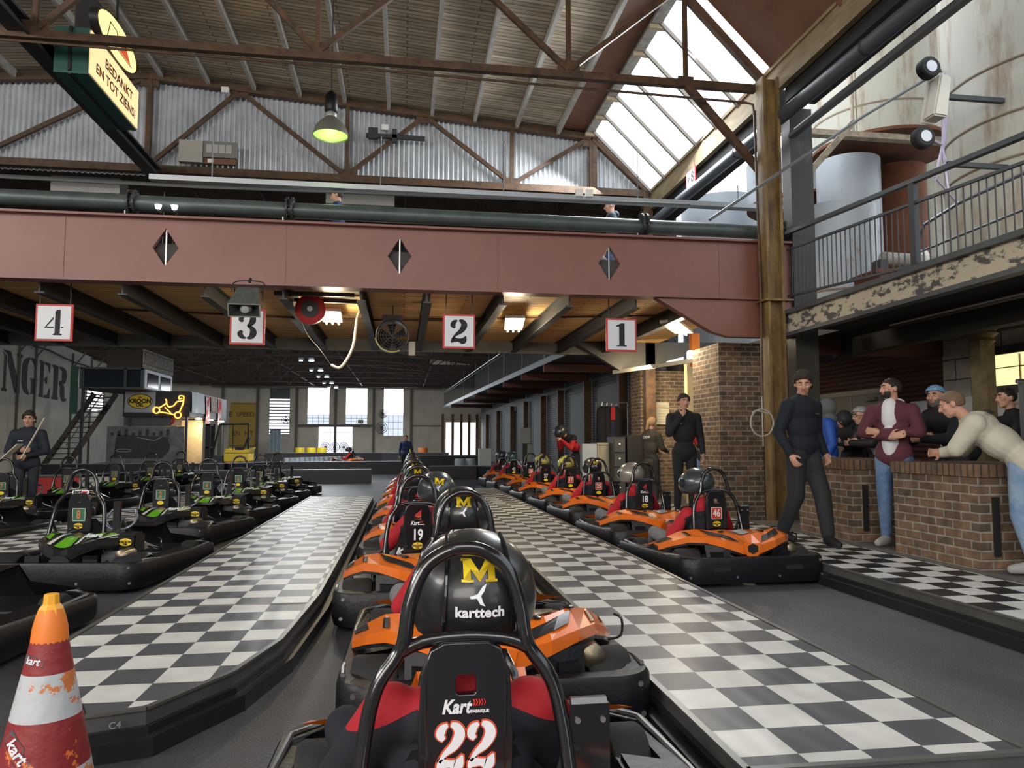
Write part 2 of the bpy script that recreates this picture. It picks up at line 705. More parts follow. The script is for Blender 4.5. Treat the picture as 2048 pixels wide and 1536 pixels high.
left_walk = walkway([(-1.80, 15.6), (-1.80, 4.45), (-1.72, 4.20), (-1.24, 3.26), (-1.02, 3.33), (-0.78, 3.78), (-0.65, 4.35), (-0.58, 5.6), (-0.57, 15.4)],
                    (-1.80, 5.30), chk_grey, 'grey and white checkered walkway behind the traffic cone, with cut-off near corner', seams=((-1.8, -.6, 5.30), (-1.8, -.6, 10.6)))
struct_w = walkway([(1.14, 17.8), (1.14, 2.43), (2.19, 2.43), (2.19, 17.8)], (1.14, 5.82), chk_grey,
                   'long central checkered walkway between the two rows of orange karts', seams=((1.14, 2.19, 5.82), (1.14, 2.19, 11.2)))
walkway([(3.74, 13.5), (3.74, -1.0), (4.74, -1.0), (4.74, 13.5)], (3.76, 4.2), chk_black,
        'black and white checkered walkway along the brick counters')
walkway([(-4.45, 17.0), (-4.45, 7.1), (-3.60, 7.1), (-3.60, 17.0)], (-4.45, 7.1), chk_grey,
        'checkered walkway between the two rows of green karts')
place(text_mesh('C4', 0.038, 0.001), 'chalk_mark', mat('chalk_grey', (.35, .35, .34), .8), left_walk, (-1.12 + 1.80, 3.279 - 5.30, 0.125), (PI / 2, 0, 0.31))

# ---- brick floor strip under the counters
floor2 = MB().bb(4.82, 8.6, -3, 10.0, 0.0, 0.165).build('floor', mat('stone_floor', (0.16, 0.15, 0.14), 0.6, var=0.3, vscale=4))
struct(floor2)

# ---- roof of the front hall
def roof_z(x):
    pts = [(-16.6, 6.3), (-15.9, 6.85), (-14.6, 8.2), (-5.3, 9.0), (4.15, 8.22), (5.5, 6.85)]
    for (a, za), (b, zb) in zip(pts, pts[1:]):
        if a <= x <= b:
            return za + (zb - za) * (x - a) / (b - a)
    return 6.3


roof_planks = brick_mat('roof_planks', (0.60, 0.49, 0.36), (0.72, 0.60, 0.46), (0.26, 0.19, 0.12), 2.4, 0.11, 0.012, 0.85, 0.5, 0.45, 'flat')
brown_board = mat('brown_roof_board', (0.20, 0.085, 0.045), 0.6, var=0.3, vscale=2)
RY0, RY1 = -8.6, 16.2
mb = MB()
for a, b in ((-5.3, 3.36), (-14.6, -5.3)):
    za, zb = roof_z(a), roof_z(b)
    mb.add([(a, RY0, za), (b, RY0, zb), (b, RY1, zb), (a, RY1, za), (a, RY0, za + .08), (b, RY0, zb + .08), (b, RY1, zb + .08), (a, RY1, za + .08)],
           [(0, 1, 2, 3), (4, 5, 6, 7), (0, 1, 5, 4), (2, 3, 7, 6), (0, 3, 7, 4), (1, 2, 6, 5)])
struct(mb.build('ceiling', roof_planks))
mb = MB()
for a, b, y0, y1 in ((3.36, 4.15, RY0, RY1), (-16.6, -15.9, RY0, RY1)):
    za, zb = roof_z(a), roof_z(b)
    mb.add([(a, y0, za), (b, y0, zb), (b, y1, zb), (a, y1, za), (a, y0, za + .08), (b, y0, zb + .08), (b, y1, zb + .08), (a, y1, za + .08)],
           [(0, 1, 2, 3), (4, 5, 6, 7), (0, 1, 5, 4), (2, 3, 7, 6), (0, 3, 7, 4), (1, 2, 6, 5)])
# slanting boarded part nearer than the glazing
for k in range(10):
    y1 = 10.28 - k * 1.85
    y0 = y1 - 1.8
    mb.add([(4.15, y0, 8.22), (5.5, y0, 6.85), (5.5, y1, 6.85), (4.15, y1, 8.22), (4.2, y0, 8.3), (5.55, y0, 6.92), (5.55, y1, 6.92), (4.2, y1, 8.3)],
           [(0, 1, 2, 3), (4, 5, 6, 7), (0, 1, 5, 4), (2, 3, 7, 6), (0, 3, 7, 4), (1, 2, 6, 5)])
    mb.bar((4.15, y0 - .02, 8.2), (5.5, y0 - .02, 6.83), 0.05, 0.09)
struct(mb.build('ceiling', brown_board))
rafter_m = mat('pale_rafter_paint', (0.46, 0.44, 0.40), 0.7, var=0.25, vscale=5)
k = 0
x = 3.36
while x > -14.6:
    z = roof_z(x)
    tag(MB().bb(x - .035, x + .035, RY0, 16.1, z - .17, z - .005).build('roof_rafter', rafter_m),
        'pale painted rafter under the boarded roof, %s from the skylight' % ORD[k].replace('nearest', 'first'), 'rafter', 'pale rafters under the roof')
    x -= 0.935
    k += 1

# ---- skylight
glow = mat('skylight_glass', (0.9, 0.95, 1.0), 0.4, emit=(0.92, 0.97, 1.0), es=3.2)
sk = struct(MB().add([(4.17, 10.4, 8.20), (5.5, 10.4, 6.86), (5.5, 16.1, 6.86), (4.17, 16.1, 8.20), (4.19, 10.4, 8.22), (5.52, 10.4, 6.88), (5.52, 16.1, 6.88), (4.19, 16.1, 8.22)],
           [(0, 1, 2, 3), (4, 5, 6, 7), (0, 1, 5, 4), (2, 3, 7, 6), (0, 3, 7, 4), (1, 2, 6, 5)]).build('window_1', glow))
for i in range(7):
    y = 10.55 + i * .88
    MB().bar((4.15, y, 8.17), (5.5, y, 6.82), 0.045, 0.06).build('glazing_bar', mat('glazing_bar_m', (0.20, 0.18, 0.16), 0.6), sk)
    MB().box((4.13, y + .05, 8.12), (0.34, 0.09, 0.07)).build('timber_block', timber, sk)
MB().bb(3.98, 4.17, 10.4, 16.1, 8.16, 8.22).build('frame_board', mat('weathered_board', (0.34, 0.32, 0.29), 0.8, var=.4, vscale=7), sk)
struct(MB().add([(-15.9, RY0, 6.85), (-14.6, RY0, 8.2), (-14.6, RY1, 8.2), (-15.9, RY1, 6.85), (-15.93, RY0, 6.88), (-14.63, RY0, 8.23), (-14.63, RY1, 8.23), (-15.93, RY1, 6.88)],
           [(0, 1, 2, 3), (4, 5, 6, 7), (0, 1, 5, 4), (2, 3, 7, 6), (0, 3, 7, 4), (1, 2, 6, 5)]).build('window_10', glow))
# ---- eaves of the hall on the right
eave = mat('eaves_paint', (0.34, 0.25, 0.13), 0.7, var=0.4, vscale=4, stretch=(1, .5, 3))
struct(MB().bb(5.47, 5.56, -8.6, 16.2, 6.50, 6.88).bb(5.44, 5.62, -8.6, 16.2, 6.86, 6.93).build('trim_1', eave))
struct(MB().bb(5.58, 6.05, -8.6, 10.1, 6.30, 6.80).bb(5.58, 6.05, 10.7, 16.2, 6.30, 6.80).build('trim_2', mat('eaves_shadow_black', (0.012, 0.012, 0.012), 0.8)))  # black boxes stand in for the shadow gap below the eaves

# ---- walls
offwhite = mat('offwhite_wall_paint', (0.74, 0.72, 0.65), 0.8, var=0.18, vscale=1.1)
# left wall runs slightly outwards
def wx(y):
    return -16.48 - .12 * (y - 34)


mb = MB()
a, b = (wx(20), 20), (wx(59), 59)
mb.add([(a[0], a[1], 0), (b[0], b[1], 0), (b[0], b[1], 6.2), (a[0], a[1], 6.2), (a[0] - .3, a[1], 0), (b[0] - .3, b[1], 0), (b[0] - .3, b[1], 6.2), (a[0] - .3, a[1], 6.2)],
       [(0, 1, 2, 3), (4, 5, 6, 7), (0, 1, 5, 4), (2, 3, 7, 6), (0, 3, 7, 4), (1, 2, 6, 5)])
wall_left = struct(mb.build('wall_left', offwhite))
struct(MB().bb(-16.9, -16.6, -9, 20, 0, 6.5).bb(-16.9, wx(20) - .02, 20, 20.3, 0, 6.5).build('wall_left', offwhite))
struct(MB().bb(-16.9, -14.5, -9, 16.2, 6.15, 6.5).build('trim_3', dark_steel))
# pale lettering and posts on the left wall
ang = math.atan2(-.12, 1)
lw = mat('stencil_paint', (0.030, 0.037, 0.038), 0.7)


def stencil_letter(ch):
    """blocky serif stencil capitals, 1 high, 0.62 wide, as outlines"""
    S = {
        'D': [[(0, 0), (.22, 0), (.22, 1), (0, 1), (0, .93), (.05, .9), (.05, .1), (0, .07)], smooth_stroke([(.29, .97), (.52, .85), (.58, .5), (.52, .15), (.29, .03)], [.06, .2, .24, .2, .06])],
        'A': [[(0, 0), (.2, 0), (.2, .07), (.15, .1), (.2, .3), (.3, .3), (.3, .38), (.22, .38), (.27, .62), (.27, 1), (.22, 1), (.05, .1), (0, .07)],
              [(.34, 1), (.34, .4), (.36, .3), (.38, .1), (.33, .07), (.33, 0), (.66, 0), (.66, .07), (.6, .1), (.42, 1)]],
        'N': [[(0, 0), (.16, 0), (.16, .06), (.12, .08), (.12, .86), (0, .95), (0, .94), (.05, .88), (.05, .08), (0, .06)],
              [(0, 1), (.24, 1), (.5, .32), (.5, 0), (.42, 0), (.16, .72), (.16, .9)],
              [(.44, 1), (.62, 1), (.62, .94), (.57, .92), (.57, .0), (.53, .0), (.53, .3), (.5, .92), (.44, .94)]],
        'G': [smooth_stroke([(.26, .98), (.08, .82), (.04, .5), (.08, .18), (.26, .02)], [.06, .2, .24, .2, .06]),
              smooth_stroke([(.32, .98), (.48, .9), (.55, .72)], [.06, .14, .1]),
              [(.34, .02), (.46, .06), (.58, .0), (.58, .36), (.62, .42), (.62, .46), (.3, .46), (.3, .42), (.36, .38), (.36, .1)]],
        'E': [[(0, 0), (.22, 0), (.22, 1), (0, 1), (0, .93), (.05, .9), (.05, .1), (0, .07)],
              [(.27, 1), (.55, 1), (.55, .74), (.5, .74), (.44, .9), (.27, .93)], [(.27, .53), (.36, .6), (.42, .6), (.42, .4), (.36, .4), (.27, .47)],
              [(.27, 0), (.58, 0), (.58, .28), (.53, .28), (.46, .1), (.27, .07)]],
        'R': [[(0, 0), (.25, 0), (.25, .07), (.22, .1), (.22, 1), (0, 1), (0, .93), (.05, .9), (.05, .1), (0, .07)],
              smooth_stroke([(.27, .97), (.46, .9), (.48, .72), (.44, .57), (.28, .52)], [.06, .16, .2, .14, .06]),
              smooth_stroke([(.28, .48), (.40, .42), (.42, .2), (.48, .04), (.60, .06)], [.05, .16, .18, .14, .05])],
        '!': [[(.08, .34), (.2, .34), (.26, .95), (.2, 1), (.08, 1), (.02, .95)], ellipse(.11, .11, 12, .14, .12)],
    }
    return S[ch]


for ch, y0, wid in (('D', 27.8, 2.3), ('A', 30.6, 2.4), ('N', 33.6, 2.2), ('G', 36.0, 1.75), ('E', 38.0, 1.65), ('R', 39.85, 2.4), ('!', 43.6, 1.1)):
    me = shapes_mesh([[(x_ * wid / .62, z_ * 1.72) for x_, z_ in ol] for ol in stencil_letter(ch)], 0.004)
    o = place(me, 'painted_letter', lw, wall_left, (wx(y0) + .015, y0, 3.38), (PI / 2, 0, PI / 2 - ang), copy=False)
for y in (35.3, 37.4, 42.9, 46.5):
    MB().box((wx(y) + .05, y, 3.0), (.07, .10, 6.0)).bar((wx(y) + .06, y, 5.2), (wx(y) + .7, y, 6.1), .06, .06).build('wall_post', mat('grey_brown_post', (.13, .12, .10), .7), wall_left)
MB().tube([(wx(y) + .12, y, 5.75 - .02 * (y - 33) + .05 * math.sin(y)) for y in range(21, 53, 2)], .04, 6).build('conduit', dark_steel, wall_left)
MB().bb(wx(45) - .1, wx(45) + .06, 38.6, 38.9, 2.0, 2.5).build('small_sign', red_p, wall_left)
w2 = struct(MB().box((wx(46.4) + .03, 46.4, 3.95), (.05, 3.7, 1.5)).build('window_2', mat('window_daylight', (0.9, 0.95, 1), 0.5, emit=(0.95, 0.97, 1.0), es=3.0)))
for k in range(8):
    MB().box((wx(46.4) + .1, 46.4, 3.25 + k * .2), (.07, 3.8, .07)).build('louvre_slat', dark_steel, w2)
MB().box((wx(46.4) + .08, 44.5, 3.95), (.08, .12, 1.7)).box((wx(46.4) + .08, 48.3, 3.95), (.08, .12, 1.7)).build('frame', mat('rust_frame', (.12, .05, .03), .8), w2)

# front-hall wall behind the photographer
struct(MB().bb(-16, 5.6, -9.2, -9.0, 0, 3.2).bb(-16, 5.6, -9.2, -9.0, 7.4, 9.2).bb(-16, -11.5, -9.2, -9, 3.2, 7.4).bb(-.5, 5.6, -9.2, -9, 3.2, 7.4).build('wall_back', offwhite))
struct(MB().bb(-11.5, -.5, -9.18, -9.1, 3.2, 7.4).build('window_3', mat('entrance_glass', (0.9, 0.93, 1), 0.5, emit=(1.0, 0.97, 0.93), es=1.6)))

# ---- truss plane at the end of the front hall: corrugated sheets
corr = mat('galvanised_sheet', (0.66, 0.69, 0.72), 0.42, metal=0.35, var=0.25, vscale=2)
mb = MB()
vs, fs = [], []
N = int(22.1 / 0.0135)
for i in range(N + 1):
    x = -16.5 + i * 22.05 / N
    y = 16.16 + .032 * math.cos(2 * PI * x / .108)
    zt = roof_z(x) + .02
    vs += [(x, y, 6.78), (x, y, max(6.8, zt))]
    if i:
        fs.append((2 * i - 2, 2 * i, 2 * i + 1, 2 * i - 1))
mb.add(vs, fs)
o = mb.build('wall_end', corr, smooth=False)
o.data.shade_smooth()
struct(o)

# ---- roof trusses in the front hall
def l_bar(mb, p, q, s=0.075):
    mb.bar(p, q, s, s * 1.1)


def gusset(mb, x, z, y, s=.22):
    mb.box((x, y, z), (s * 1.5, .03, s))


Y = 10.4
mb = MB()
l_bar(mb, (-16.4, Y, 6.68), (5.25, Y, 6.62), .10)
for a, b in (((-15.9, 6.85), (-14.6, 8.08)), ((-14.6, 8.08), (-5.3, 8.86)), ((-5.3, 8.86), (4.1, 8.08)), ((4.1, 8.08), (5.35, 6.78))):
    l_bar(mb, (a[0], Y, a[1]), (b[0], Y, b[1]), .1)
for n_ in (-12.1, -8.5, -4.9, -1.24, 2.35):
    gusset(mb, n_, 6.74, Y)
    l_bar(mb, (n_, Y, 6.7), (n_, Y, roof_z(n_) - .12), .065)
    for dx in (-1.9, 1.9):
        xx = min(4.05, n_ + dx)
        l_bar(mb, (n_, Y, 6.7), (xx, Y, roof_z(xx) - .12), .07)
l_bar(mb, (4.15, Y, 6.65), (4.15, Y, 8.1), .06)
l_bar(mb, (4.15, Y, 6.62), (5.34, Y, 5.30), .09)
gusset(mb, 4.15, 6.66, Y, .16)
struct_ = mb.build('roof_truss', rust_steel)
tag(struct_, 'near brown roof truss above the red-brown beam, with knee brace at its right end', 'truss')
o = MB().tube([(-12, 10.3, 6.58), (-1, 10.3, 6.46), (5.0, 10.2, 6.30), (5.1, 10.18, 6.27), (5.12, 10.18, 6.1), (5.12, 10.12, 3.3), (5.06, 10.05, 1.45)], .018, 6).build('conduit', rust_steel)
tag(o, 'thin conduit below the near truss, dropping down the yellowish column', 'pipe')
Y = 16.0
mb = MB()
l_bar(mb, (-16.4, Y, 6.88), (5.5, Y, 6.86), .14)
for a, b in (((-15.9, 6.95), (-14.6, 8.1)), ((-14.6, 8.1), (-5.3, 8.84)), ((-5.3, 8.84), (4.15, 8.10)), ((4.15, 8.10), (5.45, 6.9))):
    l_bar(mb, (a[0], Y, a[1]), (b[0], Y, b[1]), .13)
for a, b in (((-8.5, 6.95), (-5.4, 8.8)), ((-5.25, 6.95), (-3.49, 8.66)), ((-3.49, 8.66), (-1.29, 6.95)), ((-1.25, 6.95), (.4, 8.36)), ((.4, 8.36), (2.3, 6.95)), ((2.34, 6.95), (4.1, 8.1)),
             ((-8.5, 6.95), (-11, 8.4)), ((-12.5, 6.95), (-11, 8.4))):
    l_bar(mb, (a[0], Y, a[1]), (b[0], Y, b[1]), .075)
for x in (-12.4, -8.5, -5.28, -1.25, 2.32, 4.12):
    l_bar(mb, (x, Y, 6.9), (x, Y, roof_z(x) - .1), .10 if x in (-5.28,) else .08)
for x, z in ((-5.28, 8.74), (-3.49, 8.62), (.4, 8.32), (4.1, 8.0), (-1.25, 6.95), (2.32, 6.95), (-5.28, 6.95)):
    gusset(mb, x, z, Y - .02, .24)
tag(mb.build('roof_truss', rust_steel), 'rusty roof truss standing in front of the corrugated metal sheets', 'truss')
# column under its right end
tag(MB().bb(5.30, 5.52, 15.9, 16.1, 0, 6.9).bb(4.15, 4.25, 15.95, 16.05, 6.88, 8.0).build('steel_column', rust_steel), 'rusty column at the far corner of the skylight beyond the mezzanine', 'column')
# longitudinal dark beam over the left lanes
o = MB().bb(-5.22, -4.98, -5, 15.9, 6.66, 6.70).bb(-5.22, -4.98, -5, 15.9, 6.84, 6.88).bb(-5.12, -5.08, -5, 15.9, 6.70, 6.84).tube([(-4.96, y, 6.64) for y in (-5, 5, 15.8)], .02, 6).tube([(-5.24, y, 6.9) for y in (-5, 5, 15.8)], .025, 6).build('crane_rail_beam', dark_steel)
tag(o, 'long dark steel beam running overhead towards the end truss left of the lit farewell sign', 'beam')

# ---- the big beam
T = empty('main_beam', (0, 10.4, 3.36), 'huge red-brown steel beam with diamond openings spanning the hall', 'beam')
holes = []
for cx in (-12.4, -9.3, -6.2, -3.15, -.07, 2.93):
    holes.append([(cx - .165, .47), (cx, .22), (cx + .165, .47), (cx, .73)])
me = poly_mesh([[(-16, 0), (5.72, 0), (5.72, .87), (-16, .87)]] + holes, 0.035)
web = place(me, 'web', beam_red, T, (0, 0, 0), copy=False)
MB().bb(-16, 5.72, -.13, .13, .855, .885).build('top_flange', beam_red, T)
MB().bb(-16, 5.72, -.13, .13, -.012, .018).build('bottom_flange', beam_red, T)
for cx in (-12.4, -9.3, -6.2, -3.15, -.07, 2.93):
    MB().bb(cx - .009, cx + .009, -.01, .01, .2, .75).build('diamond_rod', steel, T)
for cx in (-4.4, -1.6, 1.3, 4.6):
    MB().bb(cx - .004, cx + .004, -.042, -.035, .02, .85).build('weld_seam', beam_red, T)
MB().prism([(3.62, -.015), (3.9, -.015), (5.72, -.015), (5.72, -.56), (4.72, -.56), (4.45, -.49)], -.07, .07, plane='XZ').build('haunch', beam_red, T)

# two columns right of the beam
col_m = mat('old_yellow_column_paint', (0.26, 0.165, 0.050), 0.65, col2=(0.09, 0.05, 0.022), vscale=5, stretch=(1, 1, .35), bump=.3)
tag(MB().bb(5.16, 5.20, 9.98, 10.20, 0.0, 6.62).bb(5.38, 5.42, 9.98, 10.20, 0, 6.62).bb(5.20, 5.38, 10.07, 10.10, 0, 6.62).bb(5.1, 5.48, 9.94, 10.24, 3.28, 3.31).bb(5.12, 5.46, 9.96, 10.22, 1.4, 1.43).build('steel_column', col_m),
    'yellowish rusty steel column standing right in front of the red-brown beam', 'column')
colg = mat('dark_column_paint', (0.050, 0.048, 0.045), 0.6, col2=(.13, .10, .07), lo=.25, hi=.42, vscale=6, stretch=(1, 1, .4))
tag(MB().bb(5.74, 5.78, 10.30, 10.55, 0, 6.3).bb(5.78, 6.04, 10.40, 10.44, 0, 6.3).bb(6.02, 6.06, 10.30, 10.55, 0, 6.3).bb(5.72, 6.08, 10.26, 10.3, 0.0, 6.3).build('steel_column', colg),
    'dark grey steel column at the corner of the balcony, right of the yellowish one', 'column')

# ---- pipes
def flange(mb, c, r, axis):
    for d in (-.035, .035):
        if axis == 'X':
            mb.lathe([(r, d - .014), (r, d + .014)], c, 'X', 20)
        else:
            mb.lathe([(r, d - .014), (r, d + .014)], c, 'Y', 20)
    for k in range(8):
        a = 2 * PI * k / 8
        if axis == 'X':
            p = V(c) + V((0, math.cos(a) * r * .86, math.sin(a) * r * .86))
            mb.tube([p - V((.07, 0, 0)), p + V((.07, 0, 0))], .011, 6)


T = empty('large_pipe', (0, 10.46, 4.44), 'thick grey-green pipe lying along the top of the red-brown beam', 'pipe')
MB().tube([(-16, 0, .05), (5.15, 0, -.02), (5.9, .05, -.05)], .105, 20).build('tube', pipe_m, T, smooth=True)
for x in (-5.62, -3.61, -1.57, 3.48, 5.62):
    mb = MB()
    flange(mb, (x, 0, .015), .165, 'X')
    mb.build('flange', dark_steel, T)
    MB().bb(x - .1, x - .085, -.02, .02, -.19, -.1).build('pipe_support', steel, T)
T = empty('large_pipe', (5.48, 10, 6.05), 'thick dark pipe running away below the right eaves', 'pipe')
MB().tube([(0, -12, -.22), (0, 5.6, .10)], .10, 20).build('tube', mat('slate_pipe', (.10, .115, .135), .38, metal=.3), T, smooth=True)
for y in (-6, -2, 1.5, 4.2):
    MB().lathe([(.108, -.02), (.108, .02)], (0, y, y * .018), 'Y', 20).build('pipe_joint', dark_steel, T)
tag(MB().bb(5.66, 5.76, -3, 10.2, 5.80, 5.86).bb(5.75, 5.77, -3, 10.2, 5.86, 5.95).build('cable_tray', dull_steel), 'grey perforated cable tray beside the dark pipe below the eaves', 'cable tray')
T = empty('cable_tray', (0, 12, 5.3), 'long galvanised cable tray hanging above the mezzanine', 'cable tray')
MB().bb(-3.9, 7.6, -.09, .09, -.02, 0).bb(-3.9, 7.6, -.09, -.08, 0, .06).bb(-3.9, 7.6, .08, .09, 0, .06).build('tray', mat('galvanised_tray', (.42, .45, .47), .4, metal=.7), T)
for x in (-3, -.4, 1.6, 3.9, 5.7):
    MB().tube([(x, 0, 0), (x, 0, .9 if x < 4 else .4)], .008, 5).build('hanger_rod', dull_steel, T)
for x in (2.85, 3.02):
    MB().bb(x - .06, x + .06, -.16, -.09, .02, .14).build('switch_box', white_p, T)
tag(MB().tube([(-16, 11.2, 5.0), (-3, 11.2, 4.95), (4.5, 11.2, 5.05)], .02, 6).tube([(-16, 15.6, 6.5), (-3, 15.6, 6.42), (5.3, 15.6, 6.5)], .03, 6).build('conduit', dull_steel), 'thin grey conduits strung across above the mezzanine', 'pipe')

# ---- mezzanine deck and the beams beneath
deck_w = brick_mat('deck_boards', (0.72, 0.45, 0.18), (0.80, 0.52, 0.23), (0.36, 0.19, 0.07), 1.9, 0.14, 0.010, 0.6, 0.3, 0.28, 'flat')
struct(MB().bb(-16, 5.6, 10.5, 16.3, 3.46, 3.62).build('ceiling', deck_w))
struct(MB().bb(-16, 5.6, 10.5, 16.3, 3.62, 3.92).build('floor', mat('deck_top', (.08, .075, .07), .8)))
for k, x in enumerate((4.38, 3.38, 2.38, 1.40, .33, -.6, -1.65, -2.68, -3.73, -4.76, -5.8, -6.85, -7.85, -8.9, -9.9)):
    o = MB().bb(x - .012, x + .012, 10.55, 16.2, 3.235, 3.455).bb(x - .06, x + .06, 10.55, 16.2, 3.215, 3.235).bb(x - .06, x + .06, 10.55, 16.2, 3.44, 3.458).build('ceiling_joist', dark_steel)
    tag(o, 'dark steel joist under the boarded mezzanine, %s from the haunch' % ORD[k].replace('nearest', 'first'), 'joist', 'dark joists under the mezzanine')
tag(MB().bb(-16, 5.6, 16.2, 16.32, 3.20, 3.46).build('edge_girder', mat('grey_girder', (.16, .165, .165), .6, var=.3, vscale=3)), 'grey girder closing the far edge of the mezzanine', 'beam')
tag(MB().bar((-6.8, 12.6, 3.42), (-1.6, 13.4, 3.42), .04, .03).bar((-1.5, 13.5, 3.42), (1.4, 13.2, 3.42), .04, .03).bar((.3, 13.2, 3.42), (4.4, 12.2, 3.42), .05, .03).build('cross_brace', mat('brown_brace', (.06, .025, .02), .6)), 'thin brown bracing bars fixed below the joists', 'brace')
grey_haunch = mat('dark_grey_haunch', (.075, .075, .075), .6, var=.2, vscale=2)
tag(MB().prism([(3.70, 3.44), (7.2, 3.5), (6.95, 3.38), (5.32, 2.92), (4.70, 2.84)], 15.9, 16.1, plane='XZ').build('beam_haunch', grey_haunch), 'dark grey tapered steel bracket beyond sign 1', 'bracket')

# ---- far hall
dark_roof = mat('far_roof_sheets', (.13, .10, .075), .8, var=.4, vscale=1.5)
mb = MB()


def froof(x):
    pts = [(-19.6, 6.0), (-6.5, 8.7), (6.2, 7.3)]
    for (a_, za), (b_, zb) in zip(pts, pts[1:]):
        if a_ <= x <= b_:
            return za + (zb - za) * (x - a_) / (b_ - a_)
    return 6


for k in range(66):                     # ribbed sheets
    y0 = 16.25 + k * .645
    for a_, b_ in ((-19.6, -6.5), (-6.5, 6.2)):
        mb.quad((a_, y0, froof(a_)), (b_, y0, froof(b_)), (b_, y0 + .5, froof(b_)), (a_, y0 + .5, froof(a_)))
        mb.quad((a_, y0 + .5, froof(a_) - .0), (b_, y0 + .5, froof(b_)), (b_, y0 + .66, froof(b_) - .14), (a_, y0 + .66, froof(a_) - .14))
struct(mb.build('ceiling', dark_roof))
far_truss = mat('far_truss_paint', (.045, .026, .018), .7)
tr0 = None
for i, y in enumerate((20, 24, 28, 32, 36, 40, 44, 48, 52, 56)):
    if tr0 is None:
        mb = MB()
        x = -14.3
        mb.bar((-14.4, 0, 5.35), (5.8, 0, 5.35), .09, .09)
        mb.bar((-14.4, 0, 6.2), (-6.5, 0, 6.75), .08, .08)
        mb.bar((-6.5, 0, 6.75), (5.8, 0, 5.91), .08, .08)
        up = False
        while x < 4.8:
            zt = 6.75 - abs(x + .6 + 6.5 - .6) * .068
            mb.bar((x, 0, 5.35), (x, 0, zt), .045, .045)
            mb.bar((x, 0, 5.35 if up else zt), (x + 1.2, 0, (6.75 - abs(x + 1.2 + 6.5) * .068) if up else 5.35), .045, .045)
            up = not up
            x += 1.2
        tr0 = mb.build('lattice_truss', far_truss)
        o = tr0
    else:
        o = copy_tree(tr0)
    o.location = (0, y, 0)
    tag(o, 'brown lattice truss under the far hall roof, %s one' % (ORD[i] if i < 9 else 'farthest'), 'truss', 'lattice trusses in the far hall')
pur = MB()
for x in range(-18, 6, 2):
    pur.bar((x, 16.4, froof(x) - .2), (x, 58, froof(x) - .2), .06, .1)
for x in (-12.5, -6.5, -3.0, 1.5):
    pur.bar((x, 17, 5.45), (x, 58, 5.45), .06, .06)
tag(pur.build('roof_purlins', far_truss), 'long brown purlins tying the far lattice trusses together', 'purlin')

# far wall with windows
FW = mat('far_wall_plaster', (0.66, 0.60, 0.49), 0.85, var=0.2, vscale=.8)
mb = MB()
ops_ = [(-9.85, -8.40, 1.9, 5.3), (-7.10, -5.50, 2.62, 5.35), (-6.25, -3.75, .0, 2.42), (-4.27, -2.68, 2.62, 5.35), (-1.44, .02, 1.75, 5.35), (3.3, 5.8, .3, 2.8)]
xs = sorted(set([-19.8, 6.4] + [v for o_ in ops_ for v in o_[:2]]))
for a_, b_ in zip(xs, xs[1:]):
    m_ = (a_ + b_) / 2
    cuts = sorted([(z0, z1) for (x0, x1, z0, z1) in ops_ if x0 < m_ < x1])
    z = 0
    for z0, z1 in cuts:
        if z0 > z:
            mb.bb(a_, b_, 58, 58.3, z, z0)
        z = max(z, z1)
    mb.bb(a_, b_, 58, 58.3, z, 8.8)
wall_far = struct(mb.build('wall_far', FW))
struct(MB().bb(-19, 5.9, 57.6, 57.8, 5.56, 7.2).bb(-15, 2, 57.6, 57.8, 7.2, 8.2).build('trim_6', mat('dark_gable_boards', (.055, .042, .033), .85, var=.3, vscale=2)))
for x in (-10.7, -7.88, -5.02, -2.19, .64, -13.2):
    MB().bb(x - .09, x + .09, 57.86, 58, 0, 5.5).build('wall_post', mat('grey_brown_post', (.13, .12, .10), .7), wall_far)
MB().bb(-7.85, -2.2, 57.85, 58, 2.42, 2.6).bb(.7, 2.9, 57.9, 58, 2.5, 2.56).bb(-14, 3, 57.8, 58, 5.36, 5.55).build('wall_rail', mat('grey_brown_post'), wall_far)
day = mat('far_window_glass', (.9, .95, 1), .5, emit=(.93, .96, 1.0), es=2.6)
day2 = mat('far_window_lower_glass', (.6, .65, .7), .5, emit=(.62, .70, .80), es=1.1, col2=(.4, .45, .5), vscale=6)
fr = mat('far_window_bar', (.35, .36, .38), .6)
for i, (x0, x1, z0, z1) in enumerate(((-7.10, -5.50, 2.62, 5.35), (-4.27, -2.68, 2.62, 5.35), (-1.44, .02, 1.75, 5.35))):
    zs = 3.32
    wi = struct(MB().bb(x0, x1, 58.1, 58.14, zs, z1).build('window_%d' % (i + 4), day))
    MB().bb(x0, x1, 58.1, 58.14, z0, zs).build('lower_pane', day2, wi)
    mb = MB()
    for q in range(1, 4):
        xx = x0 + (x1 - x0) * q / 4
        mb.bb(xx - .012, xx + .012, 58.06, 58.1, z0, zs)
    for q in range(4):
        zz = z0 + (zs - z0) * q / 3
        mb.bb(x0, x1, 58.06, 58.1, zz - .012, zz + .012)
    mb.build('glazing_bars', fr, wi)
wi = struct(MB().bb(-9.85, -8.40, 58.1, 58.14, 1.9, 4.5).bb(-9.85, -8.4, 58.1, 58.14, 4.5, 5.3, 1).build('window_7', [day, mat('dull_pane', (.10, .12, .12), .5)]))
for q in range(11):
    MB().bb(-9.85, -8.40, 57.98, 58.08, 1.95 + q * .235, 2.04 + q * .235).build('louvre_slat', grey_steel, wi)
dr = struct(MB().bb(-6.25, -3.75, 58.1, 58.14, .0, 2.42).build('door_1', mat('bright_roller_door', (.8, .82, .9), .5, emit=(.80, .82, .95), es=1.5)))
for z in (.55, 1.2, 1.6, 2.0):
    MB().bb(-5.9, -3.75, 58.05, 58.1, z, z + .04).build('door_rib', mat('door_rib_m', (.5, .5, .6), .5, emit=(.45, .46, .6), es=.8), dr)
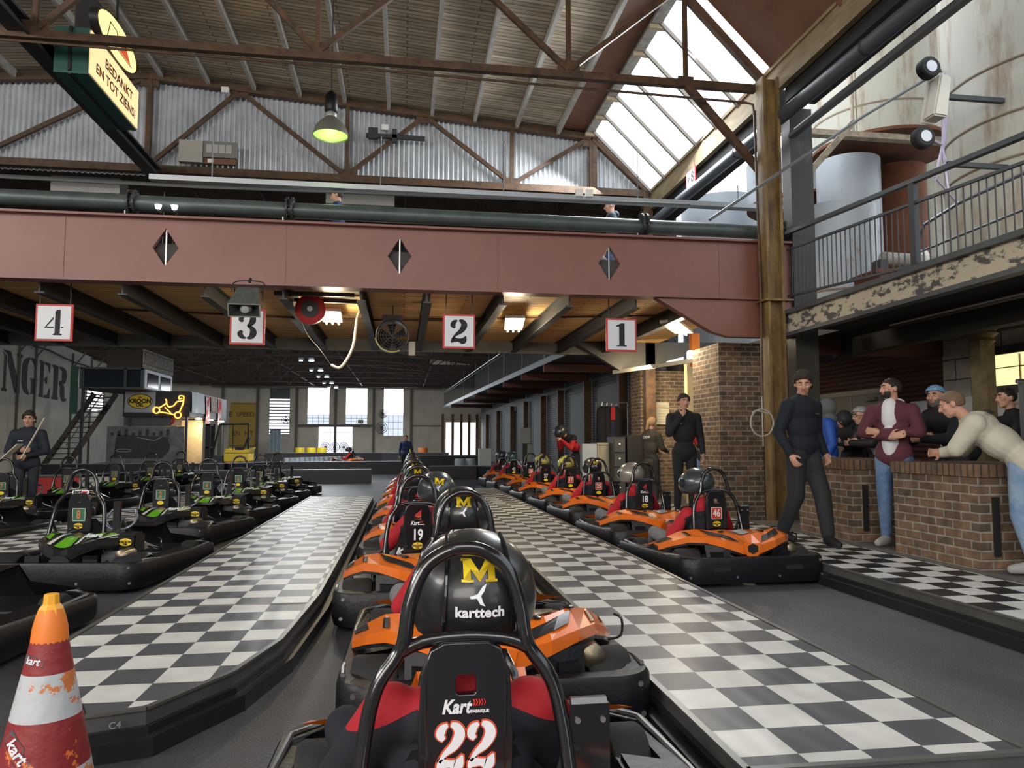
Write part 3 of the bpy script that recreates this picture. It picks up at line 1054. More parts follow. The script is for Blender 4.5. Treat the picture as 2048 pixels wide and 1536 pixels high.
wi = struct(MB().bb(3.3, 5.8, 58.1, 58.14, .3, 2.8).build('window_8', day))
for k, x in enumerate((3.0, 3.75, 4.4, 5.0, 5.6)):
    tag(MB().bb(x - .1, x + .1, 56.9, 57.1, 0, 3.4).build('door_post', mat('brown_post', (.16, .09, .05), .7)), 'brown post in front of the bright far opening, %s from the left' % ORD[k].replace('nearest', 'first'), 'post', 'posts by the far right opening')

# ---- right wall of the far hall: dark slatted brick
grey_brick = brick_mat('grey_clad_brick', (.14, .145, .155), (.20, .205, .215), (.03, .03, .033), .24, .085, .014, .6, .8, .3)
wall_right = struct(MB().bb(6.0, 6.25, 17.2, 58, 0, 3.5).build('wall_right', grey_brick))
struct(MB().bb(6.0, 6.25, 16.4, 58, 3.5, 7.4).build('wall_right', mat('dark_upper_wall', (.05, .05, .05), .8)))
for y, y2, m_ in ((19.9, 22.6, 'p'), (24.4, 26.4, 'q'), (32, 34, 'q'), (40, 44, 'p')):
    MB().bb(5.96, 6.0, y, y2, 0, 2.95).build('flat_panel', mat('pale_panel', (.22, .25, .25), .7), wall_right)
for y in (19.5, 23.4, 27.5, 31, 35.5, 40, 46, 52):
    tag(MB().bb(5.72, 5.95, y - .1, y + .1, 0, 3.2).build('wall_column', rust_steel), 'brown steel column against the grey brick-pattern wall', 'column', 'columns along the right wall')

# catwalk
T = empty('catwalk', (0, 0, 0), 'dark steel catwalk with railing leading along the right wall into the distance', 'catwalk')
cw = [(3.95, 16.4, 3.36), (3.05, 58, 4.05)]


def cwx(y):
    return 3.95 - (y - 16.4) * .90 / 41.6


def cwz(y):
    return 3.36 + (y - 16.4) * .55 / 41.6


MB().add([(cwx(16.4), 16.4, cwz(16.4)), (6, 16.4, cwz(16.4)), (6, 57, cwz(57)), (cwx(57), 57, cwz(57)), (cwx(16.4), 16.4, cwz(16.4) + .12), (6, 16.4, cwz(16.4) + .12), (6, 57, cwz(57) + .12), (cwx(57), 57, cwz(57) + .12)],
         [(0, 1, 2, 3), (4, 5, 6, 7), (0, 1, 5, 4), (2, 3, 7, 6), (0, 3, 7, 4), (1, 2, 6, 5)]).build('walkway', dark_steel, T)
MB().bar((cwx(16.4) - .03, 16.4, cwz(16.4) + .06), (cwx(57) - .03, 57, cwz(57) + .06), .05, .16).build('edge_channel', mat('edge_channel_m', (.20, .23, .25), .45, metal=.3), T)
MB().tube([(cwx(16.4), 16.4, cwz(16.4) + 1.15), (cwx(57), 57, cwz(57) + 1.15)], .03, 8).build('handrail', mat('rail_m', (.22, .24, .25), .35, metal=.6), T)
mb = MB()
y = 16.6
while y < 57:
    mb.bar((cwx(y), y, cwz(y) + .12), (cwx(y), y, cwz(y) + 1.05), .02, .02)
    y += .16 if y < 36 else .5
mb.bar((cwx(16.4), 16.4, cwz(16.4) + 1.02), (cwx(57), 57, cwz(57) + 1.02), .03, .03)
mb.build('balusters', dark_steel, T)
for y in (20.2, 23.6, 27.4, 31.6, 36.4, 42, 50):
    MB().tube([(cwx(y) - .02, y, cwz(y) - .15), (cwx(y) - .02, y, 5.3)], .025, 6).build('hanger', dull_steel, T)
    MB().bb(cwx(y) - .05, 5.95, y - .05, y + .05, cwz(y) - .22, cwz(y) - .01).build('cross_beam', mat('dark_red_beam', (.11, .035, .03), .6), T)

# ---- brick pillars and wall right of the lanes
warm_brick = brick_mat('brown_brick', (.24, .145, .085), (.11, .078, .058), (.32, .28, .22), .215, .080, .012, .9, 1.0, .45)
struct(MB().bb(5.32, 6.45, 16.35, 17.1, 0, 2.88).bb(6.3, 6.7, 16.5, 17.6, 0, 2.88).build('trim_4', warm_brick), 'brick pillar beyond the clothes, lit warm')
struct(MB().bb(5.02, 5.75, 11.4, 12.5, 0, 2.86).build('trim_5', warm_brick), 'brick pillar left of the yellowish column')
struct(MB().bb(5.75, 6.2, 11.9, 12.5, 0, 2.88).build('wall_side', warm_brick))
struct(MB().bb(6.7, 8.6, 17.4, 17.6, 0, 2.88).build('wall_niche', brick_mat('red_niche_brick', (.16, .05, .045), (.12, .04, .035), (.05, .03, .03), .215, .072, .012)))
tag(MB().bar((4.65, 16.2, 2.82), (6.3, 11.7, 2.84), .05, .08).build('lintel_rail', mat('pale_rail', (.5, .48, .42), .6)), 'pale rail above the brick pillars', 'rail')
tag(MB().bb(5.62, 5.78, 14.0, 14.16, 2.75, 3.4).build('roof_strut', mat('orange_paint', (.62, .18, .03), .6)), 'short orange post above the brick pillars', 'post')
tag(MB().bb(5.86, 6.02, 14.9, 15.06, 0.0, 2.9).bar((5.9, 14.9, 1.9), (5.2, 14.9, 2.0), .03, .03).build('steel_column', mat('cream_paint', (.55, .44, .26), .7)), 'cream painted post between the two brick pillars', 'column')

# ---- balcony on the right
balc_m = mat('flaking_balcony_paint', (.50, .44, .33), .8, col2=(.085, .08, .075), vscale=4.5, lo=.44, hi=.50, bump=.4, stretch=(1, 1, 1.8))
T = empty('balcony', (5.5, 4, 2.82), 'long balcony edge with flaking cream paint on the right, above the brick counters', 'balcony')
MB().bb(-.02, .06, -12, 6.1, .0, .27).build('fascia', balc_m, T)
MB().bb(-.09, .10, -12, 6.1, .27, .33).build('ledge', grey_steel, T)
MB().bb(-.09, .04, -12, 6.1, -.05, .0).build('bottom_angle', grey_steel, T)
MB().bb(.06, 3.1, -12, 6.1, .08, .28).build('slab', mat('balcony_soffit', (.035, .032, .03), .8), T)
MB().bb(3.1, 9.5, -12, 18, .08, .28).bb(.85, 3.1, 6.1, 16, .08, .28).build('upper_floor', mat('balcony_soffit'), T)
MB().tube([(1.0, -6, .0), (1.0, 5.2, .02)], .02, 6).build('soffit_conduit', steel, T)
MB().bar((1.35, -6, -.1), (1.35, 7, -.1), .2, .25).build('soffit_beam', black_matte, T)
# railing, sloping slightly
def ry(y):
    return (y - 9.7) * .067


T = empty('balcony_railing', (5.62, 0, 0), 'dark metal railing with thin balusters on the right-hand balcony', 'railing')
yA, yB = 1.0, 10.25
MB().bar((0, yA, 4.32 + ry(yA)), (0, yB, 4.32 + ry(yB)), .07, .05).build('handrail', grey_steel, T)
MB().bar((0, yA, 4.07 + ry(yA)), (0, yB, 4.07 + ry(yB)), .035, .03).build('upper_bar', grey_steel, T)
MB().bar((0, yA, 3.37 + ry(yA)), (0, yB, 3.37 + ry(yB)), .035, .03).build('lower_bar', grey_steel, T)
n = 0
y = 10.12
while y > yA and n < 90:
    MB().tube([(0, y, 3.37 + ry(y)), (0, y, 4.07 + ry(y))], .008, 6).build('baluster', dark_steel, T)
    y -= .103
    n += 1
for y in (7.47, 4.6, 2.0):
    MB().bb(-.03, .03, y - .045, y + .045, 3.13, 4.30 + ry(y)).build('railing_post', dark_steel, T)
T2 = empty('metal_handrail', (5.95, 0, 0), 'shiny grey second handrail behind the dark balcony railing', 'railing')
MB().tube([(.4, 8.55, 3.25), (.4, 8.5, 3.62), (.35, 8.2, 3.92), (.2, 7.4, 3.94), (.0, 3.0, 3.93)], .022, 8).tube([(.4, 8.5, 3.62), (.0, 3.0, 3.6)], .016, 6).build('rails', mat('rail_m'), T2)

# wall behind the counters
blockw = brick_mat('white_blockwork', (.44, .44, .41), (.50, .50, .47), (.10, .10, .09), .62, .32, .012, .8, .5, .12)
mar = brick_mat('maroon_slats', (.075, .018, .020), (.060, .015, .016), (.008, .004, .004), 9.0, .085, .02, .6, 1.0, .2)
struct(MB().bb(8.6, 8.8, -4, 10.9, 0, 2.88).build('wall_side', blockw))
struct(MB().bb(8.6, 8.8, 10.9, 17.6, 0, 2.88).build('wall_side', mar))
struct(MB().bb(5.6, 8.8, -4.2, -4.0, 0, 2.74).build('wall_side', blockw))
d2 = struct(MB().bb(8.54, 8.6, 12.2, 14.45, .165, 2.15).build('door_2', mat('grey_door', (.14, .14, .14), .6)))
MB().bb(8.52, 8.6, 12.1, 12.2, .165, 2.2).bb(8.52, 8.6, 14.45, 14.55, .165, 2.2).bb(8.52, 8.6, 12.1, 14.55, 2.15, 2.24).bb(8.52, 8.56, 13.3, 13.34, .165, 2.15).build('frame', mat('door_frame_m', (.22, .22, .22), .6), d2)
for y in (12.5, 14.0):
    MB().bb(8.46, 8.54, y, y + .3, 2.02, 2.08).build('door_closer', dull_steel, d2)
    o = MB()
    o.lathe([(.14, 0), (.14, .02)], (8.51, y + (.45 if y < 13 else -.1), 1.55), 'X', 24).build('porthole', mat('porthole_amber', (.45, .24, .03), .4, emit=(.5, .25, .02), es=.12), d2)
w9 = struct(MB().bb(8.55, 8.62, 5.0, 9.95, 2.07, 2.52).build('window_9', mat('lit_yellow_window', (.9, .75, .4), .5, emit=(1.0, .82, .42), es=1.15)))
MB().bb(8.5, 8.6, 5, 10.05, 2.52, 2.64).bb(8.5, 8.6, 5, 10.05, 1.96, 2.07).bb(8.5, 8.6, 9.95, 10.05, 1.96, 2.64).build('frame', mat('slate_frame', (.06, .065, .075), .5), w9)
MB().bb(8.53, 8.56, 5, 9.9, 2.32, 2.335).bb(8.53, 8.56, 9.3, 9.32, 2.07, 2.5).build('glazing_bars', mat('amber_bar', (.6, .5, .3), .5), w9)
struct(MB().bb(8.5, 8.6, 5.0, 10.9, .165, 1.95).build('baseboard_right', mat('white_lower_panel', (.55, .56, .54), .6)))
o = MB().bb(7.55, 7.75, 8.85, 9.05, .165, 2.75).lathe([(.10, -.22), (.12, -.15), (.16, -.1), (.13, -.06), (.2, 0), (.16, .04), (.24, .1)], (7.65, 8.95, 2.7), 'Z', 20).bar((7.5, 8.8, .165), (7.5, 8.8, 2.6), .08, .08).build('ornate_column', mat('tan_iron_paint', (.24, .18, .10), .7, var=.4, vscale=6))
tag(o, 'tan iron column with moulded capital in front of the white blockwork', 'column')
tag(MB().bb(6.1, 8.5, 10.75, 10.9, 2.62, 2.88).build('red_beam', mat('dark_red_beam')), 'dark red beam above the shadowy maroon slat wall', 'beam')

# counters
def counter(x0, x1, y0, y1, label):
    T = empty('brick_counter', (x0, y0, .165), label, 'counter', group='brick counters by the checkered walkway')
    w_, l_ = x1 - x0, y1 - y0
    MB().bb(0, w_, 0, l_, 0, .79).build('brick_body', warm_brick, T)
    MB().bb(-.02, w_ + .02, -.02, l_ + .02, .79, .90).build('brick_coping', brick_mat('coping_brick', (.22, .13, .075), (.15, .10, .065), (.07, .06, .05), .075, .24, .010, .9, .9, .3), T)
    MB().bb(.12, .17, -.03, 0, .12, .62).build('iron_strip', black_matte, T)
    return T


counter(4.92, 5.75, 7.72, 8.85, 'brick counter just right of the man in the dark jumper, half hidden behind him')
counter(4.90, 5.95, 5.85, 6.98, 'brick counter on which the man in the cream jacket leans')
# ================================================================ KARTS
# local frame of a kart: floor under the backrest plate = origin, +Y forward
def ring_path(hw, y0, y1, r, n=5):
    out = []
    for (sx, sy, a0) in ((1, 1, 0), (-1, 1, PI / 2), (-1, -1, PI), (1, -1, 1.5 * PI)):
        cx = sx * (hw - r)
        cy = (y1 - r) if sy > 0 else (y0 + r)
        for i in range(n + 1):
            a = a0 + PI / 2 * i / n
            out.append((cx + r * math.cos(a), cy + r * math.sin(a)))
    return out


KY0, KY1 = -.62, 1.24


def kart_bumper():
    mb = MB()
    outer = ring_path(.69, KY0, KY1, .17)
    inner = ring_path(.60, KY0 + .11, KY1 - .10, .12)
    n = len(outer)

    def ztop(y):
        return .255 if y < -.35 else (.255 - (y + .35) * .22 if y < -.1 else .2)
    vs = []
    for o_, i_ in zip(outer, inner):
        zt = ztop(o_[1])
        k = 1.0
        vs += [(o_[0] * .985, o_[1] * .99, .035), (o_[0], o_[1], .08), (o_[0] * .995, o_[1] * .995, zt - .02), (o_[0] * .975, o_[1] * .98, zt),
               (i_[0], i_[1], zt - .006), (i_[0], i_[1], .05)]
    fs = []
    for i in range(n):
        j = (i + 1) % n
        for k in range(6):
            k2 = (k + 1) % 6
            fs.append((i * 6 + k, j * 6 + k, j * 6 + k2, i * 6 + k2))
    mb.add(vs, fs)
    return mb


def gen_fairing(xs=1.0, dz=0.0):
    """rear cowl: faces by stations from the middle outwards; material 0 main, 1 dark, 2 pale"""
    st = [
        (0.00, (-.50, .25), (-.505, .33), (-.34, .405), (-.14, .43)),
        (0.09, (-.51, .27), (-.515, .35), (-.33, .42), (-.12, .44)),
        (0.24, (-.49, .32), (-.495, .385), (-.30, .445), (-.08, .43)),
        (0.38, (-.41, .355), (-.415, .41), (-.20, .46), (.02, .40)),
        (0.49, (-.27, .345), (-.275, .40), (-.08, .43), (.14, .36)),
        (0.58, (-.12, .30), (-.125, .345), (.04, .365), (.26, .30)),
        (0.655, (.06, .24), (.055, .275), (.18, .285), (.42, .235)),
    ]
    st = [(x * xs,) + tuple((y, z + dz) for y, z in ps) for x, *ps in st]
    mb = MB()
    for sgn in (1, -1):
        vs = []
        for x, *ps in st:
            for (y, z) in ps:
                vs.append((sgn * x, y, z))
            # underside point
        fs, ms = [], []
        for i in range(len(st) - 1):
            for k in range(3):
                a = i * 4 + k
                fs.append((a, a + 4, a + 5, a + 1))
                ms.append(0)
        base = len(mb.v)
        mb.v.extend(vs)
        for f, m in zip(fs, ms):
            mb.f.append(tuple(base + q for q in f))
            mb.m.append(m)
        # thickness: lower skin
        vs2 = [(v[0], v[1] + .01, v[2] - .02) for v in vs]
        base = len(mb.v)
        mb.v.extend(vs2)
        for f in fs:
            mb.f.append(tuple(base + q for q in f))
            mb.m.append(1)
    return mb, st


def on_fairing(st, x, t):
    """point on the cowl top: x sideways, t 0 rear edge .. 1 crest .. 2 front edge"""
    ax = abs(x)
    for a, b in zip(st, st[1:]):
        if a[0] <= ax <= b[0] + 1e-6:
            u = (ax - a[0]) / (b[0] - a[0])
            pa = [V(p) for p in a[2:]]
            pb = [V(p) for p in b[2:]]
            ps = [p + (q - p) * u for p, q in zip(pa, pb)]
            k = min(int(t), 1)
            p = ps[k] + (ps[k + 1] - ps[k]) * (t - k)
            return V((x, p.x, p.y + .006))
    return V((x, 0, .3))


def fairing_patch(mb, st, pts, mi=0, sub=3, lift=0.0):
    """quad patch given 4 (x,t) corners, subdivided so it lies on the cowl"""
    (a, b, c, d) = pts
    g = []
    for i in range(sub + 1):
        for j in range(sub + 1):
            u, v = i / sub, j / sub
            x = (a[0] * (1 - u) + b[0] * u) * (1 - v) + (d[0] * (1 - u) + c[0] * u) * v
            t = (a[1] * (1 - u) + b[1] * u) * (1 - v) + (d[1] * (1 - u) + c[1] * u) * v
            p = on_fairing(st, x, max(0, min(2, t)))
            p.z += lift
            g.append(p)
    fs = []
    for i in range(sub):
        for j in range(sub):
            q = i * (sub + 1) + j
            fs.append((q, q + 1, q + sub + 2, q + sub + 1))
    mb.add(g, fs, mi)


dark_panel = mat('dark_fairing_panel', (.014, .014, .016), .3, coat=.4)


def oil_badge(parent, loc, w, rot=(PI / 2, 0, 0), name='oil_badge', words=True):
    """yellow oval badge with a dark ring"""
    o = place(poly_mesh([ellipse(w / 2, w * .31)], .0015), name, black_gloss, parent, loc, rot, copy=False)
    Mx = Matrix.Rotation(rot[2], 4, 'Z') @ Matrix.Rotation(rot[1], 4, 'Y') @ Matrix.Rotation(rot[0], 4, 'X')
    place(poly_mesh([ellipse(w / 2 * .93, w * .28)], .0015), 'yellow_field', yellow_p, o, (0, 0, .0016), (0, 0, 0), copy=False)
    if words:
        place(text_mesh('KROON', w * .24, .001, w * .012), 'lettering', black_matte, o, (0, w * .0, .0040), (0, 0, 0))
        place(text_mesh('OIL', w * .20, .001, w * .010), 'lettering', black_matte, o, (0, -w * .16, .0040), (0, 0, 0))
        place(poly_mesh([[(-.06 * w, 0), (.06 * w, 0), (.08 * w, .07 * w), (.03 * w, .03 * w), (0, .08 * w), (-.03 * w, .03 * w), (-.08 * w, .07 * w)]], .001), 'crown', red_p, o, (0, .14 * w, .0030), (0, 0, 0), copy=False)
    return o


def kart_logo(parent, loc, w, rot=(PI / 2, 0, 0)):
    """white slanted word with red chevrons and small letters"""
    o = place(text_mesh('Kart', w * .40, .001, w * .012, .25, .85), 'kart_lettering', sticker_white, parent, (loc[0] - w * .22, loc[1], loc[2]), rot)
    mb = MB()
    for k in range(5):
        x = w * (.36 + k * .06)
        t = w * .034 * (1 - k * .12)
        mb.prism([(x, .02 * w), (x + t, .02 * w), (x + t + .03 * w, .09 * w), (x + t, .16 * w), (x, .16 * w), (x + .03 * w, .09 * w)], -.001, .001)
    mb.build('red_chevrons', mat('chevron_red', (.62, .03, .02), .5), o)
    place(text_mesh('FABRIQUE', w * .085, .001, w * .003), 'small_lettering', sticker_white, o, (w * .52, -w * .10, 0), (0, 0, 0))
    return o


def build_kart(kind, detail=True):
    """kind 'orange' or 'green'"""
    O = kind == 'orange'
    sx = -.11                                     # seat sits left of the middle
    body = orange if O else dark_panel
    T = empty('go_kart', (0, 0, 0), kind + ' go kart', 'go kart')
    bp = kart_bumper().build('bumper', black_plastic, T, smooth=True)
    for x in (-.34, .34):
        MB().prism(rrect(.17, .04, .019, 4, x, .16), KY0 - .003, KY0 + .006, plane='XZ').build('handle_slot', black_matte, bp)
    mb = MB()
    for x in (-.62, -.2, .2, .62):
        for z in (.09, .215):
            if abs(x) > .5 or z < .2:
                mb.lathe([(.012, -.006), (.012, .004), (.006, .004)], (x * (.98 if z > .2 else 1), KY0 + (.006 if abs(x) < .5 else .03), z), 'Y', 8)
    mb.build('bolt', steel, bp)
    # rim line tube on top of the bumper
    rp = [(x * .965, y * .97, .205) for x, y in ring_path(.69, -.05, KY1, .17)]
    MB().tube([(.66, -.45, .262), (.67, -.3, .25), (.672, -.05, .215), (.665, .6, .21), (.64, 1.05, .21), (.5, 1.19, .21), (-.5, 1.19, .21), (-.64, 1.05, .21), (-.665, .6, .21), (-.672, -.05, .215), (-.67, -.3, .25), (-.66, -.45, .262)], .011, 6).build('bumper_tube', mat('tube_grey', (.16, .165, .17), .35, metal=.5), T, smooth=True)
    # chassis
    mb = MB()
    for s in (-1, 1):
        mb.tube(catmull([(s * .34, -.5, .10), (s * .36, .1, .09), (s * .30, .5, .08), (s * .22, 1.1, .10)], 4), .018, 8)
        mb.tube(catmull([(s * .36, -.1, .09), (s * .55, .05, .10), (s * .58, .5, .10), (s * .42, .75, .09)], 4), .014, 8)
    mb.tube([(-.56, -.32, .14), (.56, -.32, .14)], .018, 10)
    mb.tube([(-.50, .86, .13), (.50, .86, .13)], .013, 8)
    mb.bb(-.30, .30, .05, 1.12, .055, .065)
    mb.build('chassis', dark_steel, T, smooth=True)
    # wheels
    for s in (-1, 1):
        for (y, r, w_) in ((-.30, .150, .20), (.86, .128, .13)):
            prof = [(r * .55, -w_ / 2), (r * .9, -w_ / 2), (r, -w_ / 2 + .02), (r, w_ / 2 - .02), (r * .9, w_ / 2), (r * .55, w_ / 2)]
            wl = MB().lathe(prof, (0, 0, 0), 'X', 22).build('wheel', rubber, T, smooth=True, loc=(s * .53, y, r))
            MB().lathe([(r * .2, -w_ * .4), (r * .55, -w_ * .46), (r * .57, 0), (r * .55, w_ * .46), (r * .2, w_ * .4)], (0, 0, 0), 'X', 16).build('rim', dull_steel, wl, smooth=True)
    # rear cowl
    mb, st = gen_fairing() if O else gen_fairing(.64, .01)
    if O:
        fa = mb.build('rear_fairing', [orange, dark_panel], T)
        for s in (1, -1):
            pn = MB()
            fairing_patch(pn, st, [(s * .10, .15), (s * .34, .35), (s * .38, .85), (s * .16, .60)], 0)
            fairing_patch(pn, st, [(s * .20, 1.15), (s * .30, 1.15), (s * .33, 1.85), (s * .23, 1.85)], 0)
            fairing_patch(pn, st, [(s * .34, 1.15), (s * .43, 1.15), (s * .46, 1.85), (s * .37, 1.85)], 0)
            fairing_patch(pn, st, [(s * .47, .1), (s * .50, .1), (s * .50, 1.9), (s * .475, 1.9)], 0)
            fairing_patch(pn, st, [(s * .57, .3), (s * .645, .5), (s * .65, 1.2), (s * .59, 1.2)], 0)
            pn.build('dark_panels', dark_panel, fa)
        pn = MB()
        fairing_patch(pn, st, [(-.02, 1.1), (.09, 1.15), (.085, 1.9), (-.05, 1.85)], 0, lift=.002)
        pn.build('pale_sticker', mat('faded_sticker', (.50, .53, .56), .35, var=.5, vscale=60), fa)
        pn = MB()
        for x in (.20, -.20, .38, -.38):
            p = on_fairing(st, x, 1.0)
            pn.lathe([(.026, -.004), (.026, .004), (.012, .008)], p, 'Z', 12)
        pn.build('fairing_bolt', black_gloss, fa)
        hx = [(.075 * math.cos(PI / 6 + PI / 3 * i) * 1.0, .33 + .07 * math.sin(PI / 6 + PI / 3 * i)) for i in range(6)]
        MB().prism([(.085, .36), (-.085, .36), (-.06, .26), (0, .225), (.06, .26)], -.523, -.515, plane='XZ').build('badge_plate', orange, fa)
        MB().prism([(x * .72, .335 + (z - .33) * .66 - .02) for x, z in hx], -.530, -.522, plane='XZ').build('hexagon_hole', black_matte, fa)
        for s in (-1, 1):
            mb = MB()
            mb.add([(s * .20, -.49, .33), (s * .40, -.40, .34), (s * .40, -.45, .22), (s * .20, -.50, .22)], [(0, 1, 2, 3)])
            mb.bb(s * .32 - .05, s * .32 + .05, -.50, -.44, .225, .285)
            mb.build('fairing_vent', black_plastic, T)
    else:
        fa = mb.build('rear_fairing', [dark_panel, dark_panel], T)
        gp = MB()
        for s in (1, -1):
            fairing_patch(gp, st, [(s * .15, .45), (s * .32, .35), (s * .35, 1.6), (s * .19, 1.8)], 0)
        fairing_patch(gp, st, [(-.07, .15), (.07, .15), (.05, 1.3), (-.05, 1.3)], 0)
        gp.build('green_panels', green, fa)
        for s in (1, -1):
            wp = MB()
            fairing_patch(wp, st, [(s * .10, .1), (s * .13, .1), (s * .10, 1.6), (s * .085, 1.6)], 0, lift=.003)
            wp.build('pale_stripe', mat('stripe_white', (.62, .66, .58), .4), fa)
        wp = MB()
        fairing_patch(wp, st, [(.24, .05), (.27, .05), (.39, 1.4), (.365, 1.5)], 0, lift=.003)
        fairing_patch(wp, st, [(.29, .05), (.305, .05), (.405, 1.2), (.395, 1.25)], 0, lift=.003)
        wp.build('pale_stripes', mat('stripe_white', (.62, .66, .58), .4), fa)
        p = on_fairing(st, .20, .5)
        place(text_mesh('kart', .075, .001, .004), 'lettering', sticker_white, fa, (p.x, p.y - .01, p.z + .012), (math.radians(28), 0, .12))
        MB().prism([(-.09, .26), (-.04, .30), (.04, .30), (.09, .26), (.05, .235), (-.05, .235)], -.525, -.515, plane='XZ').build('centre_vent', black_matte, fa)
        for s in (-1, 1):
            MB().bb(s * .24 - .06, s * .24 + .06, -.50, -.47, .24, .30).build('fairing_vent', black_gloss, fa)
            mb = MB()
            vs, fs = [], []
            for i in range(9):
                t = PI * (.02 + .86 * i / 8)
                for x in (.40, .43, .63, .66):
                    r_ = .165 if x in (.43, .63) else .145
                    vs.append((s * x, -.33 - r_ * 1.15 * math.cos(t), .14 + r_ * math.sin(t)))
            for i in range(8):
                for k in range(3):
                    q = i * 4 + k
                    fs.append((q, q + 1, q + 5, q + 4))
            mb.add(vs, fs).build('wheel_fender', mat('fender_grey_black', (.022, .024, .028), .38), T, smooth=True)
    # side pods
    for s in (-1, 1):
        MB().prism([(s * .44, .12), (s * .60, .02), (s * .62, .66), (s * .46, .74)], .07, .215).build('side_pod', black_plastic, T, bev=.015)
    # seat
    mb = MB()
    sec = []
    for (y, z, hw, up) in ((.42, .13, .15, .06), (.30, .085, .17, .09), (.14, .085, .18, .13), (.07, .16, .185, .14), (.045, .32, .18, .12), (.02, .48, .155, .07), (.0, .56, .12, .02)):
        row = []
        for k in range(9):
            a = -1 + 2 * k / 8
            row.append(V((sx + hw * a, y + (up * a * a if z > .2 else 0), z + (0 if z > .2 else up * a * a))))
        sec.append(row)
    vs = [p for r in sec for p in r]
    fs = []
    for i in range(len(sec) - 1):
        for k in range(8):
            q = i * 9 + k
            fs.append((q, q + 1, q + 10, q + 9))
    vs2 = [p + V((0, -.02, -.015)) for p in vs]
    mb.add(vs, fs)
    mb.add(vs2, fs)
    mb.build('seat', black_matte, T, smooth=True)
    # roll hoop
    pts = [(-.255, -.12, .28), (-.24, -.08, .45), (-.225, -.045, .60), (-.20, -.03, .70), (-.155, -.02, .765), (-.14, -.02, .80), (-.128, -.01, .88), (-.095, 0, .955), (-.045, .0, .992), (0, 0, 1.0)]
    full = [V((sx + x, y, z)) for x, y, z in pts] + [V((sx - x, y, z)) for x, y, z in pts[-2::-1]]
    MB().tube(catmull(full, 4), .0175, 12).build('roll_hoop', black_gloss, T, smooth=True)
    MB().tube(catmull([(sx - .15, -.02, .77), (sx - .10, -.015, .79), (sx, -.012, .798), (sx + .10, -.015, .79), (sx + .15, -.02, .77)], 4), .0155, 10).build('cross_tube', black_gloss, T, smooth=True)
    for s in (-1, 1):
        mb = MB()
        mb.tube([(sx + s * .23, -.06, .55), (sx + s * .20, .12, .22)], .012, 8)
        mb.tube([(sx + s * .25, -.12, .30), (s * .34, -.30, .12)], .014, 8)
        mb.build('hoop_stay', dark_steel, T, smooth=True)
    # plate behind the back
    hole = rrect(.054, .05, .012, 3, 0, .40)
    outl = [(-.085, .0), (.085, .0), (.10, .04), (.104, .30), (.098, .42), (.078, .475), (.05, .49), (-.05, .49), (-.078, .475), (-.098, .42), (-.104, .30), (-.10, .04)]
    if O:
        me = poly_mesh([outl, hole], .010, .004)
    else:
        me = poly_mesh([[(x * .95, z) for x, z in outl], rrect(.03, .02, .008, 3, 0, .42)], .010, .004)
    pl = place(me, 'backrest_plate', black_gloss, T, (sx, -.035, .30), (PI / 2, 0, 0), copy=False)
    for s in (-1, 1):
        MB().tube([(sx + s * .085, -.045, .34), (sx + s * .092, -.045, .70), (sx + s * .075, -.04, .77)], .006, 6).build('plate_edge', black_gloss, T, smooth=True)
    # steering
    S = V((sx * .4, .60, .50))
    Rm = Matrix.Rotation(math.radians(58), 3, 'X')
    ring = [S + Rm @ V((.14 * math.cos(a) * 1.05, .12 * math.sin(a) if math.sin(a) < .5 else .095, 0)) for a in [2 * PI * i / 28 for i in range(28)]]
    sw = MB().tube(ring, .013, 8, closed=True)
    for a in (.5, 2.64, 4.71):
        sw.bar(S, S + Rm @ V((.13 * math.cos(a), .115 * math.sin(a), 0)), .026, .008)
    sw.lathe([(.035, -.01), (.035, .015)], S, 'Z', 12)
    sw.build('steering_wheel', mat('wheel_grey', (.20, .22, .26), .3, metal=.5) if not O else black_gloss, T, smooth=True)
    MB().tube([S, (0, .95, .16)], .011, 8).build('steering_column', steel, T, smooth=True)
    # nose
    nm = orange if O else dark_panel
    mb = MB()
    mb.add([(-.20, 1.02, .42), (.20, 1.02, .42), (.26, 1.16, .20), (-.26, 1.16, .20), (-.18, .84, .40), (.18, .84, .40)], [(0, 1, 2, 3), (4, 5, 1, 0)])
    mb.add([(-.20, 1.0, .41), (.20, 1.0, .41), (.26, 1.14, .19), (-.26, 1.14, .19), (-.18, .84, .39), (.18, .84, .39)], [(0, 1, 2, 3), (4, 5, 1, 0)])
    for s in (-1, 1):
        mb.add([(s * .26, 1.14, .19), (s * .58, 1.10, .24), (s * .60, .98, .27), (s * .24, 1.0, .32)], [(0, 1, 2, 3)])
    mb.build('front_fairing', nm, T)
    # engine on the right
    mb = MB()
    mb.bb(.20, .40, -.20, .06, .10, .30).bb(.24, .36, -.14, .0, .30, .37)
    for k in range(6):
        mb.bb(.19, .41, -.215 + k * .03, -.20 + k * .03, .13, .27)
    mb.tube([(.30, .1, .2), (.42, .15, .2), (.44, .3, .16)], .025, 8)
    mb.build('engine', dull_steel, T)
    mf = MB().lathe([(.02, 0), (.055, .02), (.055, .20), (.02, .22)], (.45, -.42, .28), 'Y', 14).build('muffler', mat('muffler_m', (.20, .17, .12), .35, metal=.8), T, smooth=True)
